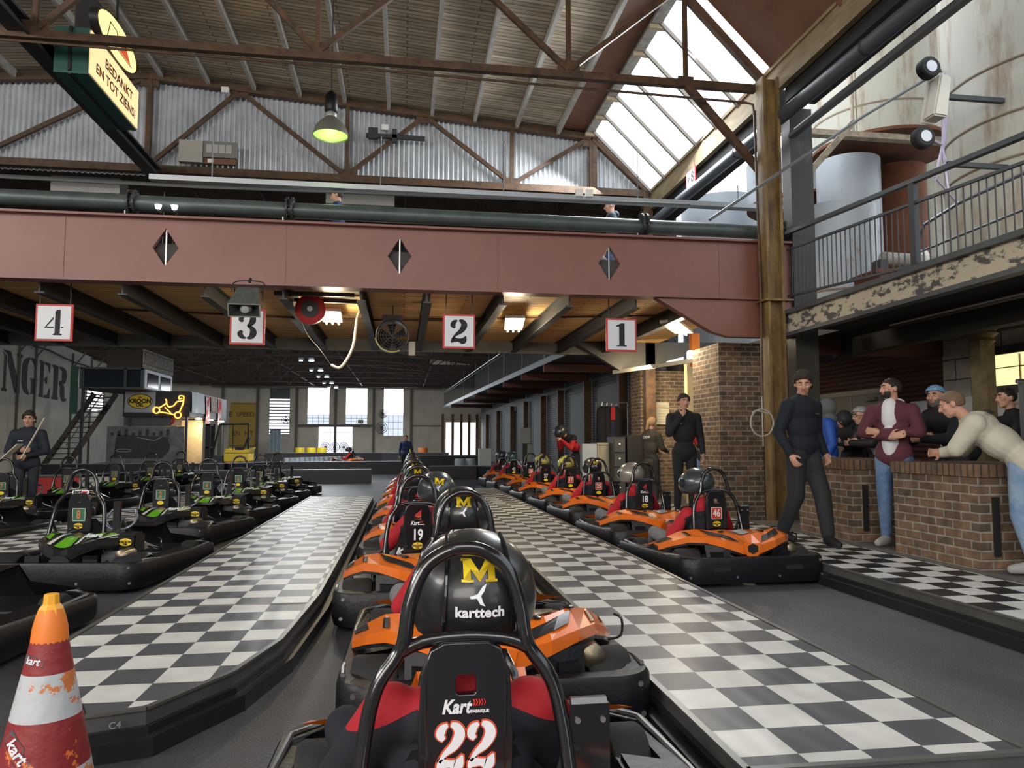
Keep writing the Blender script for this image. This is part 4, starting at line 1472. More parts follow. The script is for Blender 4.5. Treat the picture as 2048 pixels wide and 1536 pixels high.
    if O:
        MB().bb(.13, .225, -.05, -.02, .30, .645).tube([(.135, -.035, .645), (.22, -.035, .645)], .014, 6).build('engine_guard', black_gloss, T)
        mb = MB()
        for z in (.40, .61):
            for x in (.148, .208):
                mb.lathe([(.007, 0), (.007, .006)], (x, -.056, z), 'Y', 8)
        mb.build('guard_bolt', steel, T)
    else:
        tk = MB().bb(.30, .48, -.20, -.02, .26, .45).build('engine_box', black_plastic, T, bev=.02)
        oil_badge(tk, (.39, -.205, .375), .12)
        MB().bb(.20, .26, -.06, -.03, .3, .72).build('engine_guard', black_gloss, T)
    # tow handle at the right end of the cowl
    MB().tube(catmull([(.60, -.10, .28), (.66, -.12, .30), (.665, -.12, .38), (.63, -.10, .40)], 3), .007, 6).build('handle', black_gloss, T, smooth=True)
    return T


def kart_number(T, s, kind='plain', badge=True, sx=-.11, detail=True, top_logo=True):
    pl = [c for c in T.children if c.name.startswith('backrest_plate')][0]
    z = .0175
    rot = (0, 0, 0)
    if kind == 'white22':
        for i, cx in enumerate((-.034, .036)):
            red = shapes_mesh([[(x * .096 + cx, y * .102) for x, y in ol] for ol in glyph('2')], .001, .0035)
            place(red, 'number_outline', mat('outline_red', (.60, .08, .03), .5), pl, (0, .218, z - .001), rot, copy=False)
            wh = shapes_mesh([[(x * .096 + cx, y * .102) for x, y in ol] for ol in glyph('2')], .001)
            place(wh, 'number_digit', sticker_white, pl, (0, .218, z + .002), rot, copy=False)
        kart_logo(pl, (0, .353, z), .105, rot)
    elif kind == 'white':
        place(text_mesh(s, .11, .001, .003, sx=.75), 'number', sticker_white, pl, (0, .262, z), rot)
        if detail:
            kart_logo(pl, (0, .350, z), .10, rot)
            MB().prism([(-.02, .40), (.025, .40), (.025, .45), (.0, .43), (-.02, .415)], z - .001, z + .001).build('red_sticker', red_cloth, pl)
    elif kind == 'red':
        place(poly_mesh([rrect(.104, .112, .006, 2)], .001), 'number_border', mat('pale_pink', (.72, .60, .56), .5), pl, (0, .285, z - .002), rot, copy=False)
        place(poly_mesh([rrect(.092, .100, .004, 2)], .001), 'number_field', mat('number_red', (.45, .035, .025), .5), pl, (0, .285, z), rot, copy=False)
        place(text_mesh(s, .095, .001, .003, sx=.75), 'number', mat('pale_pink'), pl, (0, .283, z + .003), rot)
    elif kind == 'green':
        place(poly_mesh([rrect(.115, .115, .005, 2)], .001), 'number_border', mat('pale_yellow_green', (.50, .55, .42), .5), pl, (0, .30, z - .002), rot, copy=False)
        place(poly_mesh([rrect(.103, .103, .004, 2)], .001), 'number_field', mat('number_green', (.02, .12, .06), .5), pl, (0, .30, z), rot, copy=False)
        place(text_mesh(s, .10, .001, .003, sx=.75), 'number', mat('number_orange', (.55, .16, .06), .5), pl, (0, .298, z + .003), rot)
    if badge:
        oil_badge(pl, (0, .185 if kind != 'green' else .20, z - .001), .088, rot, words=detail)


def pill_logo(T, sx=-.11):
    pl = [c for c in T.children if c.name.startswith('cross_tube')][0]
    o = place(poly_mesh([rrect(.15, .040, .0195, 6)], .003), 'logo_pill', sticker_white, pl, (sx, -.034, .80), (PI / 2, 0, 0), copy=False)
    place(text_mesh('kart', .044, .001, .002, .2), 'lettering', black_matte, o, (-.03, .002, .0045), (0, 0, 0))
    MB().prism([(.012, -.008), (.058, -.008), (.062, .008), (.016, .008)], .003, .0045).build('red_bar', red_cloth, o)


# ================================================================ DRIVERS
def capsule_mesh(parts, voxel, smooth=6, extra=None):
    """parts: ('c', p, rp, q, rq) tapered capsule or ('e', centre, radii, matrix) ellipsoid; fused into one surface"""
    mb = MB()
    for p in parts:
        if p[0] == 'c':
            a, ra, b, rb = V(p[1]), p[2], V(p[3]), p[4]
            mb.ell(a, (ra, ra, ra), nu=12, nv=8)
            mb.ell(b, (rb, rb, rb), nu=12, nv=8)
            mb.tube([a, b], [ra, rb], 12)
        else:
            mb.ell(p[1], p[2], p[3] if len(p) > 3 else None, nu=16, nv=10)
    o = mb.build('tmp', [skin])
    rm = o.modifiers.new('r', 'REMESH')
    rm.mode = 'VOXEL'
    rm.voxel_size = voxel
    rm.use_smooth_shade = True
    if smooth:
        sm = o.modifiers.new('s', 'SMOOTH')
        sm.factor = .5
        sm.iterations = smooth
    bpy.context.view_layer.update()
    me = bake(o)
    bpy.data.objects.remove(o)
    me.shade_smooth()
    return me


def obj_from(me, name, mats, parent=None, region=None):
    me.name = name
    me.materials.clear()
    for m in (mats if isinstance(mats, (list, tuple)) else [mats]):
        me.materials.append(m)
    if region:
        for p in me.polygons:
            p.material_index = region(p.center, p.normal)
    o = bpy.data.objects.new(name, me)
    COL.objects.link(o)
    if parent:
        o.parent = parent
    return o


def finger_parts(w, d, n, size=1.0, curl=.5, spread=.18, side=1):
    """hand: wrist point w, direction d, palm normal n (palm faces along n)"""
    d = V(d).normalized()
    n = V(n)
    n = (n - d * n.dot(d)).normalized()
    s = d.cross(n).normalized() * side       # thumb side
    w = V(w)
    L = .085 * size
    P = [('e', w + d * L * .52, (.040 * size, .052 * size, .018 * size), Matrix((s, d, n)).transposed()),
         ('c', w - d * .02, .026 * size, w + d * .03, .026 * size)]
    lens = (.078, .086, .080, .062)
    for i in range(4):
        off = s * (.030 - i * .020) * size
        p = w + d * L * .93 + off
        dd = (d + s * spread * (.5 - i / 3.0)).normalized()
        l = lens[i] * size
        r = .0088 * size
        a = 0
        for k in range(3):
            a += curl * (.6 + .25 * k)
            dk = (dd * math.cos(a) + n * math.sin(a)).normalized()
            q = p + dk * l * (.45, .32, .23)[k]
            P.append(('c', p, r, q, r * .92))
            p = q
            r *= .93
    p = w + d * L * .25 + s * .030 * size
    q = p + (d * .62 + s * .62 + n * .35).normalized() * .042 * size
    r_ = q + (d * .85 + s * .15 + n * .45).normalized() * .034 * size
    P += [('c', p, .014 * size, q, .0115 * size), ('c', q, .0115 * size, r_, .009 * size)]
    return P


def head_parts(c, Rm, s=1.0):
    """c centre of the head, Rm columns right/forward/up"""
    def P(x, y, z):
        return V(c) + Rm @ (V((x, y, z)) * s)
    E = [('e', P(0, -.012, .025), (.074 * s, .094 * s, .088 * s), Rm),
         ('e', P(0, .022, -.035), (.060 * s, .068 * s, .072 * s), Rm),
         ('e', P(0, .050, -.088), (.030 * s, .030 * s, .024 * s), Rm),
         ('c', P(-.030, .040, -.075), .022 * s, P(.030, .040, -.075), .022 * s),
         ('c', P(0, .088, .012), .010 * s, P(0, .108, -.026), .014 * s),
         ('c', P(-.014, .090, -.030), .010 * s, P(.014, .090, -.030), .010 * s),
         ('c', P(-.034, .078, .030), .011 * s, P(.034, .078, .030), .011 * s),
         ('c', P(-.017, .083, -.053), .009 * s, P(.017, .083, -.053), .009 * s),
         ('c', P(-.015, .080, -.064), .010 * s, P(.015, .080, -.064), .010 * s),
         ('e', P(.045, .060, -.015), (.022 * s, .022 * s, .02 * s), Rm), ('e', P(-.045, .060, -.015), (.022 * s, .022 * s, .02 * s), Rm)]
    for sg in (-1, 1):
        E.append(('e', P(sg * .078, -.012, -.005), (.012 * s, .022 * s, .034 * s), Rm))
    return E


def headm(yaw=0, pitch=0, roll=0):
    return (Matrix.Rotation(-yaw, 3, 'Z') @ Matrix.Rotation(-pitch, 3, 'X') @ Matrix.Rotation(roll, 3, 'Y'))


MGLYPH = [(-.5, 0), (-.16, 0), (-.16, .12), (-.24, .12), (-.24, .55), (0, .0), (.24, .55), (.24, .12), (.16, .12), (.16, 0), (.5, 0), (.5, .12), (.44, .12), (.44, .88), (.5, .88), (.5, 1), (.22, 1), (0, .45), (-.22, 1), (-.5, 1), (-.5, .88), (-.44, .88), (-.44, .12), (-.5, .12)]


def helmet_obj(parent, c, Rm, big=1.0, kind='M', mcol=None, full=True):
    """full-face helmet; children visor and lettering. Back of the helmet is -Y"""
    a, b, cc = .150 * big, .178 * big, .152 * big
    mb = MB()
    vs, fs = [], []
    nu, nv = 28, 18
    for i in range(nv + 1):
        th = PI * i / nv
        for j in range(nu):
            ph = 2 * PI * j / nu
            x, y, z = math.sin(th) * math.cos(ph), math.sin(th) * math.sin(ph), math.cos(th)
            if z < -.55:
                z = -.55 - (abs(z) - .55) * .25
            if z < 0:                                   # jaw forward, nape in
                k = -z
                x *= 1 + .02 * k
                y = y * (1 - .10 * k) + .10 * k
            if y < 0:
                y *= 1.0
            vs.append(Rm @ V((x * a, y * b, z * cc)))
    for i in range(nv):
        for j in range(nu):
            fs.append((i * nu + j, (i + 1) * nu + j, (i + 1) * nu + (j + 1) % nu, i * nu + (j + 1) % nu))
    mb.add([v + V(c) for v in vs], fs)
    h = mb.build('helmet', mcol or mat('helmet_black', (.016, .018, .020), .33, coat=.25), parent, smooth=True)
    # visor
    vb = MB()
    g = []
    for i in range(7):
        th = math.radians(68 + i * 8.5)
        for j in range(17):
            ph = math.radians(22 + j * 8.5)
            g.append(V(c) + Rm @ V((math.sin(th) * math.cos(ph) * a * 1.02, math.sin(th) * math.sin(ph) * b * 1.02, math.cos(th) * cc * 1.0)))
    fs = [(i * 17 + j, i * 17 + j + 1, (i + 1) * 17 + j + 1, (i + 1) * 17 + j) for i in range(6) for j in range(16)]
    vb.add(g, fs)
    vb.build('visor', mat('visor_dark', (.02, .03, .035), .08, coat=1.0), h, smooth=True)
    # ridge panels at the back
    if full:
        rb = MB()
        for sg in (-1, 1):
            pts = []
            for q in range(9):
                th = math.radians(22 + q * 11)
                xx = sg * (.42 + .10 * q / 8)
                yy = -math.sqrt(max(0, math.sin(th) ** 2 - xx * xx * .9)) if math.sin(th) > abs(xx) else -.05
                pts.append(V(c) + Rm @ V((xx * a, yy * b * 1.005, math.cos(th) * cc * 1.005)))
            rb.tube(pts, .005, 6)
        rb.build('helmet_ridge', black_gloss, h, smooth=True)

    def wrap(me, zc, m, name, roll=0):
        me = me.copy()
        for v in me.vertices:
            x, z = v.co.x, v.co.y + zc
            t = 1 - (x / a) ** 2 - (z / cc) ** 2
            y = -b * math.sqrt(max(.02, t)) - .0028
            v.co = Rm @ V((x, y, z)) + V(c)
        o = obj_from(me, name, m, h)
        return o
    if kind in ('M', 'karttech'):
        wrap(shapes_mesh([[(x_ * .078 * big, (z_ - .5) * .046 * big) for x_, z_ in MGLYPH]], .0005), .080 * big, yellow_p, 'yellow_letter')
    if kind == 'karttech':
        wrap(text_mesh('karttech', .030 * big, 0, .0012, 0, 1.0, 1.05), -.005 * big, sticker_white, 'lettering')
    if kind in ('karttech', 'M'):
        me = poly_mesh([[(-.024, -.004), (-.006, .002), (.006, .018), (.016, .024), (.010, .008), (.002, -.002), (.006, -.016), (.012, -.026), (.0, -.022), (-.008, -.008), (-.022, -.009)]], 0)
        wrap(me, .032 * big, sticker_white, 'chevron_mark')
    return h


def suit_mat(name, sleeve):
    """dark racing jacket with red shoulders and sleeves, divided by where the cloth sits on the body"""
    if name in MATS:
        return MATS[name]
    m = mat(name, (0, 0, 0), .8, bump=.35, bscale=13)
    nt = m.node_tree
    b = nt.nodes['Principled BSDF']
    tc = nt.nodes.new('ShaderNodeTexCoord')
    sp = nt.nodes.new('ShaderNodeSeparateXYZ')
    nt.links.new(tc.outputs['Object'], sp.inputs[0])

    def mt(op, a, b_=0.0):
        n = nt.nodes.new('ShaderNodeMath')
        n.operation = op
        for i_, v in enumerate((a, b_)):
            if isinstance(v, (int, float)):
                n.inputs[i_].default_value = v
            else:
                nt.links.new(v, n.inputs[i_])
        return n.outputs[0]
    xa = mt('ABSOLUTE', mt('ADD', sp.outputs[0], .11))
    edge = mt('MULTIPLY', mt('MAXIMUM', mt('SUBTRACT', xa, .11), 0.0), .42)
    A = mt('GREATER_THAN', mt('ADD', sp.outputs[2], edge), .622)
    Bf = mt('MULTIPLY', mt('MULTIPLY', mt('GREATER_THAN', xa, sleeve), mt('GREATER_THAN', sp.outputs[1], .06)), mt('GREATER_THAN', sp.outputs[2], .33))
    mx = nt.nodes.new('ShaderNodeMix')
    mx.data_type = 'RGBA'
    nt.links.new(mt('MAXIMUM', A, Bf), mx.inputs[0])
    mx.inputs[6].default_value = (.010, .011, .018, 1)
    mx.inputs[7].default_value = (.42, .012, .022, 1)
    nt.links.new(mx.outputs[2], b.inputs['Base Color'])
    return m


def build_driver(helm_kind='M'):
    sx = -.11
    parts = []
    # body (skin), mostly covered
    H = V((sx, .17, .87))
    body = head_parts(H, headm(), 1.0)
    body += [('c', (sx, .12, .62), .055, (sx, .15, .78), .052), ('e', (sx, .12, .45), (.13, .09, .18)), ('e', (sx, .16, .25), (.14, .11, .10))]
    for s in (-1, 1):
        body += [('c', (sx + s * .18, .12, .60), .045, (sx + s * .27, .25, .40), .038), ('c', (sx + s * .27, .25, .40), .036, (sx + s * .14, .52, .48), .026)]
        body += finger_parts((sx + s * .14, .52, .48), (-s * .25, .9, .1), (0, .3, -1), curl=.8, side=-s)
        body += [('c', (sx + s * .10, .17, .23), .075, (sx + s * .31, .60, .38), .055), ('c', (sx + s * .31, .60, .38), .05, (sx + s * .22, .93, .16), .035), ('c', (sx + s * .22, .93, .15), .035, (sx + s * .2, 1.03, .2), .03)]
    B = obj_from(capsule_mesh(body, .012, 3), 'person', skin)
    jk = [('e', (sx, .10, .58), (.20, .10, .085)), ('e', (sx, .10, .47), (.18, .115, .16)), ('e', (sx, .13, .30), (.18, .13, .14)), ('c', (sx, .11, .64), .075, (sx, .14, .70), .070)]
    for s in (-1, 1):
        jk += [('c', (sx + s * .17, .10, .595), .075, (sx + s * .30, .22, .40), .062), ('c', (sx + s * .30, .22, .40), .060, (sx + s * .17, .48, .47), .042)]
    J = obj_from(capsule_mesh(jk, .012, 5), 'jacket', suit_mat('racing_suit', .225), B)
    me = text_mesh('Kart', .085, .001, .003, .2)
    place(me, 'jacket_lettering', sticker_white, J, (sx - .155, -.012, .385), (PI / 2, 0, -.25))
    tr = [('e', (sx, .16, .22), (.17, .13, .10))]
    for s in (-1, 1):
        tr += [('c', (sx + s * .10, .17, .22), .088, (sx + s * .31, .60, .385), .068), ('c', (sx + s * .31, .60, .385), .064, (sx + s * .22, .92, .17), .05)]
    obj_from(capsule_mesh(tr, .014, 4), 'trousers', mat('grey_denim', (.20, .20, .21), .85, var=.3, vscale=10), B)
    sh = []
    for s in (-1, 1):
        sh += [('c', (sx + s * .22, .93, .13), .042, (sx + s * .2, 1.06, .19), .036)]
    obj_from(capsule_mesh(sh, .012, 3), 'shoes', black_matte, B)
    helmet_obj(B, H + V((0, 0, .0)), headm(), 1.0, helm_kind)
    return B


kartO = build_kart('orange')
kartG = build_kart('green')
drv = build_driver('M')


def put_kart(proto, x, y, yaw, label, group):
    k = copy_tree(proto)
    k.location = (x, y, 0)
    k.rotation_euler = (0, 0, yaw)
    return tag(k, label, 'go kart', group)


def put_driver(x, y, yaw, label, helm=None, lean=0.0, hmat=None, big=1.0, hyaw=0.0):
    d = copy_tree(drv, skip=('helmet',))
    d.location = (x, y, 0)
    d.rotation_euler = (0, 0, yaw)
    tag(d, label, 'person', 'drivers seated in the orange karts')
    d.rotation_euler = (0, lean, yaw)
    if y < 3:
        for c in d.children:
            if c.name.startswith('jacket'):
                c.data = c.data.copy()
                c.data.materials[0] = suit_mat('racing_suit_dark_sleeves', 9.0)
            if c.name.startswith('trousers'):
                c.data = c.data.copy()
                c.data.materials[0] = navy_cloth
    helmet_obj(d, (-.11 + (.035 if y < 3 else 0), .18, .87 if y > 3 else .858), headm(hyaw, 0, 0), big, helm or 'M', hmat, full=y < 5)
    return d


GO = 'orange karts queueing in the lanes'
# middle lane
mid = [(.26, 1.80, '22', 'white22', 'orange kart number 22, nearest to the camera, cut off by the lower edge'),
       (.42, 3.80, None, None, 'orange kart directly ahead of number 22, with the white logo pill on its hoop'),
       (.23, 5.75, '19', 'white', 'orange kart number 19 in the middle row'),
       (.27, 7.85, '12', 'white', 'orange kart right ahead of number 19'),
       (.27, 9.95, '31', 'white', 'second orange kart ahead of number 19, mostly hidden'),
       (.27, 12.0, '7', 'white', 'third orange kart ahead of number 19, mostly hidden'),
       (.30, 14.1, '5', 'white', 'orange kart third from the head of the middle row'),
       (.32, 16.2, '28', 'white', 'orange kart second from the head of the middle row'),
       (.36, 18.3, '40', 'white', 'orange kart at the head of the middle row')]
helmet_g = mat('helmet_gunmetal', (.05, .06, .065), .3, metal=.3, coat=.4)
helmet_b = mat('helmet_black')
for i, (x, y, s, kd, lab) in enumerate(mid):
    k = put_kart(kartO, x, y, 0, lab, GO)
    if s and y < 8:
        kart_number(k, s, kd, badge=(s != '22'), detail=y < 8)
    elif s:
        kart_number(k, s, kd, detail=False)
    if s is None:
        pill_logo(k)
    put_driver(x, y, 0, ['driver of kart 22 in a black helmet with white karttech lettering', 'driver in a black helmet with yellow M, seated above the white logo pill',
                         'driver of kart 19 in a glossy dark helmet, leaning right'][i] if i < 3 else 'red-jacketed driver %s in the middle row' % ('just ahead of kart 19', 'two karts ahead of number 19', 'three karts ahead of number 19', 'third from the head', 'second from the head', 'at the head')[i - 3],
               'karttech' if i == 0 else 'M', big=1.0 if i else 1.10, lean=.0 if i != 2 else .17, hmat=helmet_g if i == 2 else None)
# right lane
rgt = [(3.06, 6.88, '46', 'red', 'orange kart with red 46 plate, nearest in the right-hand row'),
       (3.04, 8.95, '18', 'white', 'second orange kart of the right-hand row, white 18 on its black plate'),
       (3.10, 11.35, '25', 'red', 'third orange kart of the right-hand row, red 25 plate, grey counter beyond'),
       (3.10, 13.3, '17', 'red', 'fourth orange kart of the right-hand row, red 17 plate'),
       (3.04, 15.35, '37', 'white', 'fifth orange kart of the right-hand row, white 37 on its plate'),
       (3.08, 17.4, '38', 'red', 'driverless orange kart number 38 in the right-hand row'),
       (2.98, 19.45, '42', 'white', 'orange kart second from the far end of the right-hand row'),
       (2.98, 21.6, '44', 'white', 'orange kart at the far end of the right-hand row')]
ydot = mat('helmet_yellow_grey', (.45, .40, .10), .3, col2=(.03, .035, .03), lo=.45, hi=.5, vscale=9, coat=.4)
for i, (x, y, s, kd, lab) in enumerate(rgt):
    k = put_kart(kartO, x, y, .04 if i == 0 else .02, lab, GO)
    kart_number(k, s, kd, detail=y < 10)
    if s == '38':
        continue
    hm = (helmet_g, mat('helmet_silver', (.30, .28, .24), .3, metal=.4, coat=.4), None, ydot, ydot, None, mat('helmet_green_grey', (.04, .09, .08), .3), mat('helmet_blue_grey', (.04, .05, .09), .3))[i]
    put_driver(x, y, .10 if i < 3 else .05, '%s driver of the right-hand row, %s helmet' % (ORD[i], ('plain grey', 'silver', 'black and yellow', 'yellow-topped', 'yellow-topped', '', 'green-grey', 'blue-grey')[i]),
               'plain' if i in (0, 1, 3, 4, 6, 7) else 'M', hmat=hm, lean=-.10 if i < 2 else -.03, hyaw=-.7 if i == 0 else (-.5 if i == 1 else 0))
# green karts
GG = 'parked green karts'
grn = [(-2.86, 4.62, 5, 'nearest green kart, cut off at the left edge behind the traffic cone', '3'),
       (-2.76, 7.35, 7, 'green kart number 8, nearest whole one of the right-hand green row', '8'),
       (-2.86, 10.0, 8, 'green kart behind number 8 with a dark green number plate', '2'),
       (-2.80, 12.0, 7, 'third green kart counting from number 8', '4'),
       (-2.78, 14.1, 7, 'fourth green kart counting from number 8', '6'),
       (-2.78, 16.1, 6, 'fifth green kart counting from number 8', '11'),
       (-2.74, 18.0, 6, 'farthest green kart of the right-hand green row', '10'),
       (-5.26, 9.8, 6, 'nearest green kart of the left-hand green row, at the left edge', '5'),
       (-5.75, 12.2, 6, 'green kart in front of the man holding papers', '7'),
       (-5.75, 14.4, 6, 'green kart second beyond the left-hand walkway start', '9'),
       (-5.75, 16.6, 6, 'green kart before the black and white mural, left one', '12'),
       (-5.75, 18.8, 6, 'green kart before the black and white mural, right one', '14'),
       (-5.7, 21.0, 6, 'farthest green kart of the left-hand green row', '15')]
for (x, y, deg, lab, s) in grn:
    k = put_kart(kartG, x, y, -math.radians(deg), lab, GG)
    kart_number(k, s, 'green', detail=y < 9)
    if s == '8':
        pill_logo(k)
kk = put_kart(kartO, -2.55, 40, 1.2, 'distant orange kart out on the track', GO)
put_driver(-2.55, 40, 1.2, 'rider of the distant orange kart out on the track')
for p in (kartO, kartG, drv):
    def rm(o):
        for c in list(o.children):
            rm(c)
        bpy.data.objects.remove(o)
    rm(p)
# ================================================================ PROPS
# ---- traffic cone
cone_o = mat('cone_orange', (.85, .22, .03), .45)
cone_r = mat('cone_dark_red', (.25, .022, .025), .5, col2=(.70, .17, .03), lo=.41, hi=.42, vscale=11, bump=.3)
cone_w = mat('cone_grey_white', (.50, .52, .54), .5, col2=(.62, .20, .06), lo=.42, hi=.43, vscale=9, bump=.3)
T = empty('traffic_cone', (-1.15, 2.74, 0), 'battered traffic cone with orange top and red and white bands in the lower left corner', 'traffic cone')
prof = [(.170, .035), (.160, .085), (.136, .205), (.104, .36), (.075, .50), (.055, .60)]
mb = MB()
for i in range(5):
    mb.lathe([prof[i], prof[i + 1]], (0, 0, 0), 'Z', 28, mi=(0, 1, 0, 1, 0)[i], cap=False)
mb.build('cone_body', [cone_r, cone_w], T, smooth=True)
MB().lathe([(.056, .595), (.052, .64), (.044, .675), (.036, .70)], (0, 0, 0), 'Z', 20).build('cone_cap', cone_o, T, smooth=True)
MB().lathe([(.044, .67), (.038, .70), (.026, .715), (.024, .745), (.018, .748)], (0, 0, 0), 'Z', 8).build('cone_tip', mat('cone_tip_amber', (.90, .42, .04), .4), T)
MB().prism(rrect(.40, .40, .05, 4), 0, .038).build('cone_base', rubber, T)


def cone_sticker(z, a, w_, tilt, txt=True):
    """sticker wrapped on the cone, a = angle from the camera side"""
    def wrap(me, name, m, par, lift):
        me = me.copy()
        for v in me.vertices:
            x = v.co.x * math.cos(tilt) - v.co.y * math.sin(tilt)
            y = v.co.x * math.sin(tilt) + v.co.y * math.cos(tilt)
            zz = z + y
            r = .17
            for (r0, z0), (r1, z1) in zip(prof, prof[1:]):
                if z0 <= zz <= z1:
                    r = r0 + (r1 - r0) * (zz - z0) / (z1 - z0)
            r += lift
            t = a + x / r
            v.co = V((r * math.sin(t), -r * math.cos(t), zz))
        return obj_from(me, name, m, par)
    sub = poly_mesh([[(w_ * (u / 10 - .5), -w_ * .2) for u in range(11)] + [(w_ * (.5 - u / 10), w_ * (.2 if u > 3 else .1)) for u in range(11)]], 0)
    o = wrap(sub, 'sticker', mat('sticker_dark', (.10, .10, .11), .4), T, .0012)
    if txt:
        wrap(text_mesh('kart', w_ * .42, 0, w_ * .01, .2), 'lettering', sticker_white, o, .0025)


cone_sticker(.545, -.35, .075, -.1)
cone_sticker(.285, -.30, .125, -.75)
cone_sticker(.135, -.75, .12, -.15)

# ---- numbered lane signs
for ch, cx, y in (('4', -4.64, 10.75), ('3', -2.15, 10.75), ('2', .79, 10.75), ('1', 3.21, 10.75)):
    T = empty('lane_sign', (cx, y, 2.60), 'white board with red border above lane %s, %s' % (ch, {'4': 'farthest left', '3': 'half behind the loudspeaker', '2': 'between the drum fan and a tube lamp', '1': 'nearest the brick pillars'}[ch]), 'sign', group='numbered boards above the lanes')
    MB().bb(-.235, .235, -.012, .012, 0, .50).build('red_board', red_p, T, bev=.004)
    MB().bb(-.208, .208, -.018, -.012, .028, .472).build('white_face', mat('board_white', (.66, .68, .70), .4), T)
    place(shapes_mesh([[(x * .36, z * .345) for x, z in ol] for ol in glyph(ch)], .001), 'number', black_matte, T, (0, -.0195, .078), copy=False)
    for s in (-1, 1):
        MB().tube([(s * .19, 0, .50), (s * .19, 0, .64)], .006, 5).tube([(s * .19, 0, .62), (s * .185, .0, .84)], .009, 5).build('chain', dark_steel, T)

# ---- fluorescent fittings under the mezzanine
tube_glow = mat('tube_glow', (1, .95, .8), .4, emit=(1.0, .90, .68), es=22)
for i, (x, y, z, L, rz, lab) in enumerate(((-1.16, 12.3, 3.24, 1.1, .05, 'bright tube lamp next to the red hose reel'), (1.87, 12.6, 3.24, 1.3, -.12, 'bright tube lamp between signs 2 and 1'),
                                           (4.75, 12.5, 3.22, 1.4, -.55, 'bright tube lamp right of sign 1'))):
    T = empty('ceiling_light', (x, y, z), lab, 'lamp', rz, 'tube lamps under the mezzanine')
    MB().bb(-.16, .16, -L / 2, L / 2, .03, .08).build('housing', white_p, T)
    for q in ((-.1, 0, .1) if i != 2 else (-.04, .04)):
        MB().tube([(q, -L / 2 + .04, 0), (q, L / 2 - .04, 0)], .016, 8).build('tube', tube_glow, T)
    pl = bpy.data.lights.new('tube_light', 'POINT')
    pl.energy = 62
    pl.color = (1, .84, .58)
    pl.shadow_soft_size = .12
    plo = bpy.data.objects.new('tube_light', pl)
    COL.objects.link(plo)
    plo.location = (x, y, z - .22)
for x, y, z, rx in ((-1.9, 14.2, 3.38, 0), (-9.0, 24, 5.24, .2), (-11.2, 24, 5.24, .2)):
    tag(MB().bb(x - .06, x + .06, y - .8, y + .8, z, z + .06).build('tube_fitting', white_p), 'unlit white tube fitting %s' % ('beside the red hose reel' if x > -2 else ('high above the control cabin, right' if x > -10 else 'high above the control cabin, left')), 'lamp')
T2 = MB().bb(-6.95, -6.83, 22.2, 23.8, 4.35, 4.42).tube([(-6.89, 22.4, 4.4), (-6.89, 22.4, 8.45)], .01, 5).tube([(-6.89, 23.6, 4.4), (-6.89, 23.6, 8.45)], .01, 5).build('tube_fitting', white_p)
tag(T2, 'unlit white tube fitting hanging high between signs 4 and 3', 'lamp')
tag(MB().bb(-1.85, -.72, 11.0, 11.06, 3.36, 3.42).bb(-1.75, -.7, 11.5, 11.56, 3.36, 3.42).build('wall_rack', dark_steel), 'pair of dark rails fixed under the boards above the hose reel', 'rail')

# ---- hose reel, drum fan, hose
T = empty('hose_reel', (-1.39, 11.45, 3.24), 'round red hose reel under the mezzanine with dark centre', 'hose reel')
MB().lathe([(.20, -.05), (.225, -.03), (.225, .05), (.2, .07)], (0, 0, 0), 'Y', 28).build('reel_body', red_p, T, smooth=True)
MB().lathe([(.13, -.065), (.13, -.05)], (0, 0, 0), 'Y', 24).build('reel_disc', mat('slate_disc', (.05, .06, .06), .6), T)
MB().lathe([(.04, -.075), (.04, -.06)], (0, 0, 0), 'Y', 16).build('label_disc', sticker_white, T)
MB().bb(-.02, .02, -.02, .02, .2, .24).build('bracket', dark_steel, T)
T = empty('drum_fan', (-.18, 12, 2.93), 'black round fan with wire guard hanging between signs 3 and 2', 'fan')
MB().lathe([(.25, -.14), (.262, -.13), (.262, .14), (.25, .15), (.245, .14), (.245, -.13)], (0, 0, 0), 'Y', 32, cap=False).build('drum', mat('drum_black', (.02, .02, .02), .4), T, smooth=True)
MB().tube([(.262 * math.cos(a_), -.14, .262 * math.sin(a_)) for a_ in [PI * 1.05 + i * .09 for i in range(22)]], .012, 6).build('yellow_rim', mat('yellow_rim_m', (.55, .5, .2), .5), T)
mb = MB()
for r in (.06, .10, .14, .18, .22, .25):
    mb.tube([(r * math.cos(2 * PI * i / 24), -.15, r * math.sin(2 * PI * i / 24)) for i in range(24)], .0035, 4, closed=True)
for k in range(8):
    a_ = 2 * PI * k / 8
    mb.tube([(0, -.15, 0), (.25 * math.cos(a_), -.15, .25 * math.sin(a_))], .004, 4)
mb.build('wire_guard', dull_steel, T)
mb = MB()
for k in range(5):
    a_ = 2 * PI * k / 5
    mb.add([V((.04 * math.cos(a_), -.02, .04 * math.sin(a_))), V((.04 * math.cos(a_ + .9), .04, .04 * math.sin(a_ + .9))), V((.22 * math.cos(a_ + .7), .04, .22 * math.sin(a_ + .7))), V((.22 * math.cos(a_), -.03, .22 * math.sin(a_)))], [(0, 1, 2, 3)])
mb.build('fan_blades', black_matte, T)
MB().bb(-.16, .16, -.06, .06, .24, .34).build('mount_box', mat('mount_grey', (.12, .12, .11), .6), T)
MB().bb(-.01, .01, -.01, .01, .34, .5).build('hanger', dark_steel, T)
MB().bb(.26, .36, -.05, .02, -.30, -.08).build('junction_box', mat('box_cream', (.45, .42, .33), .6), T)
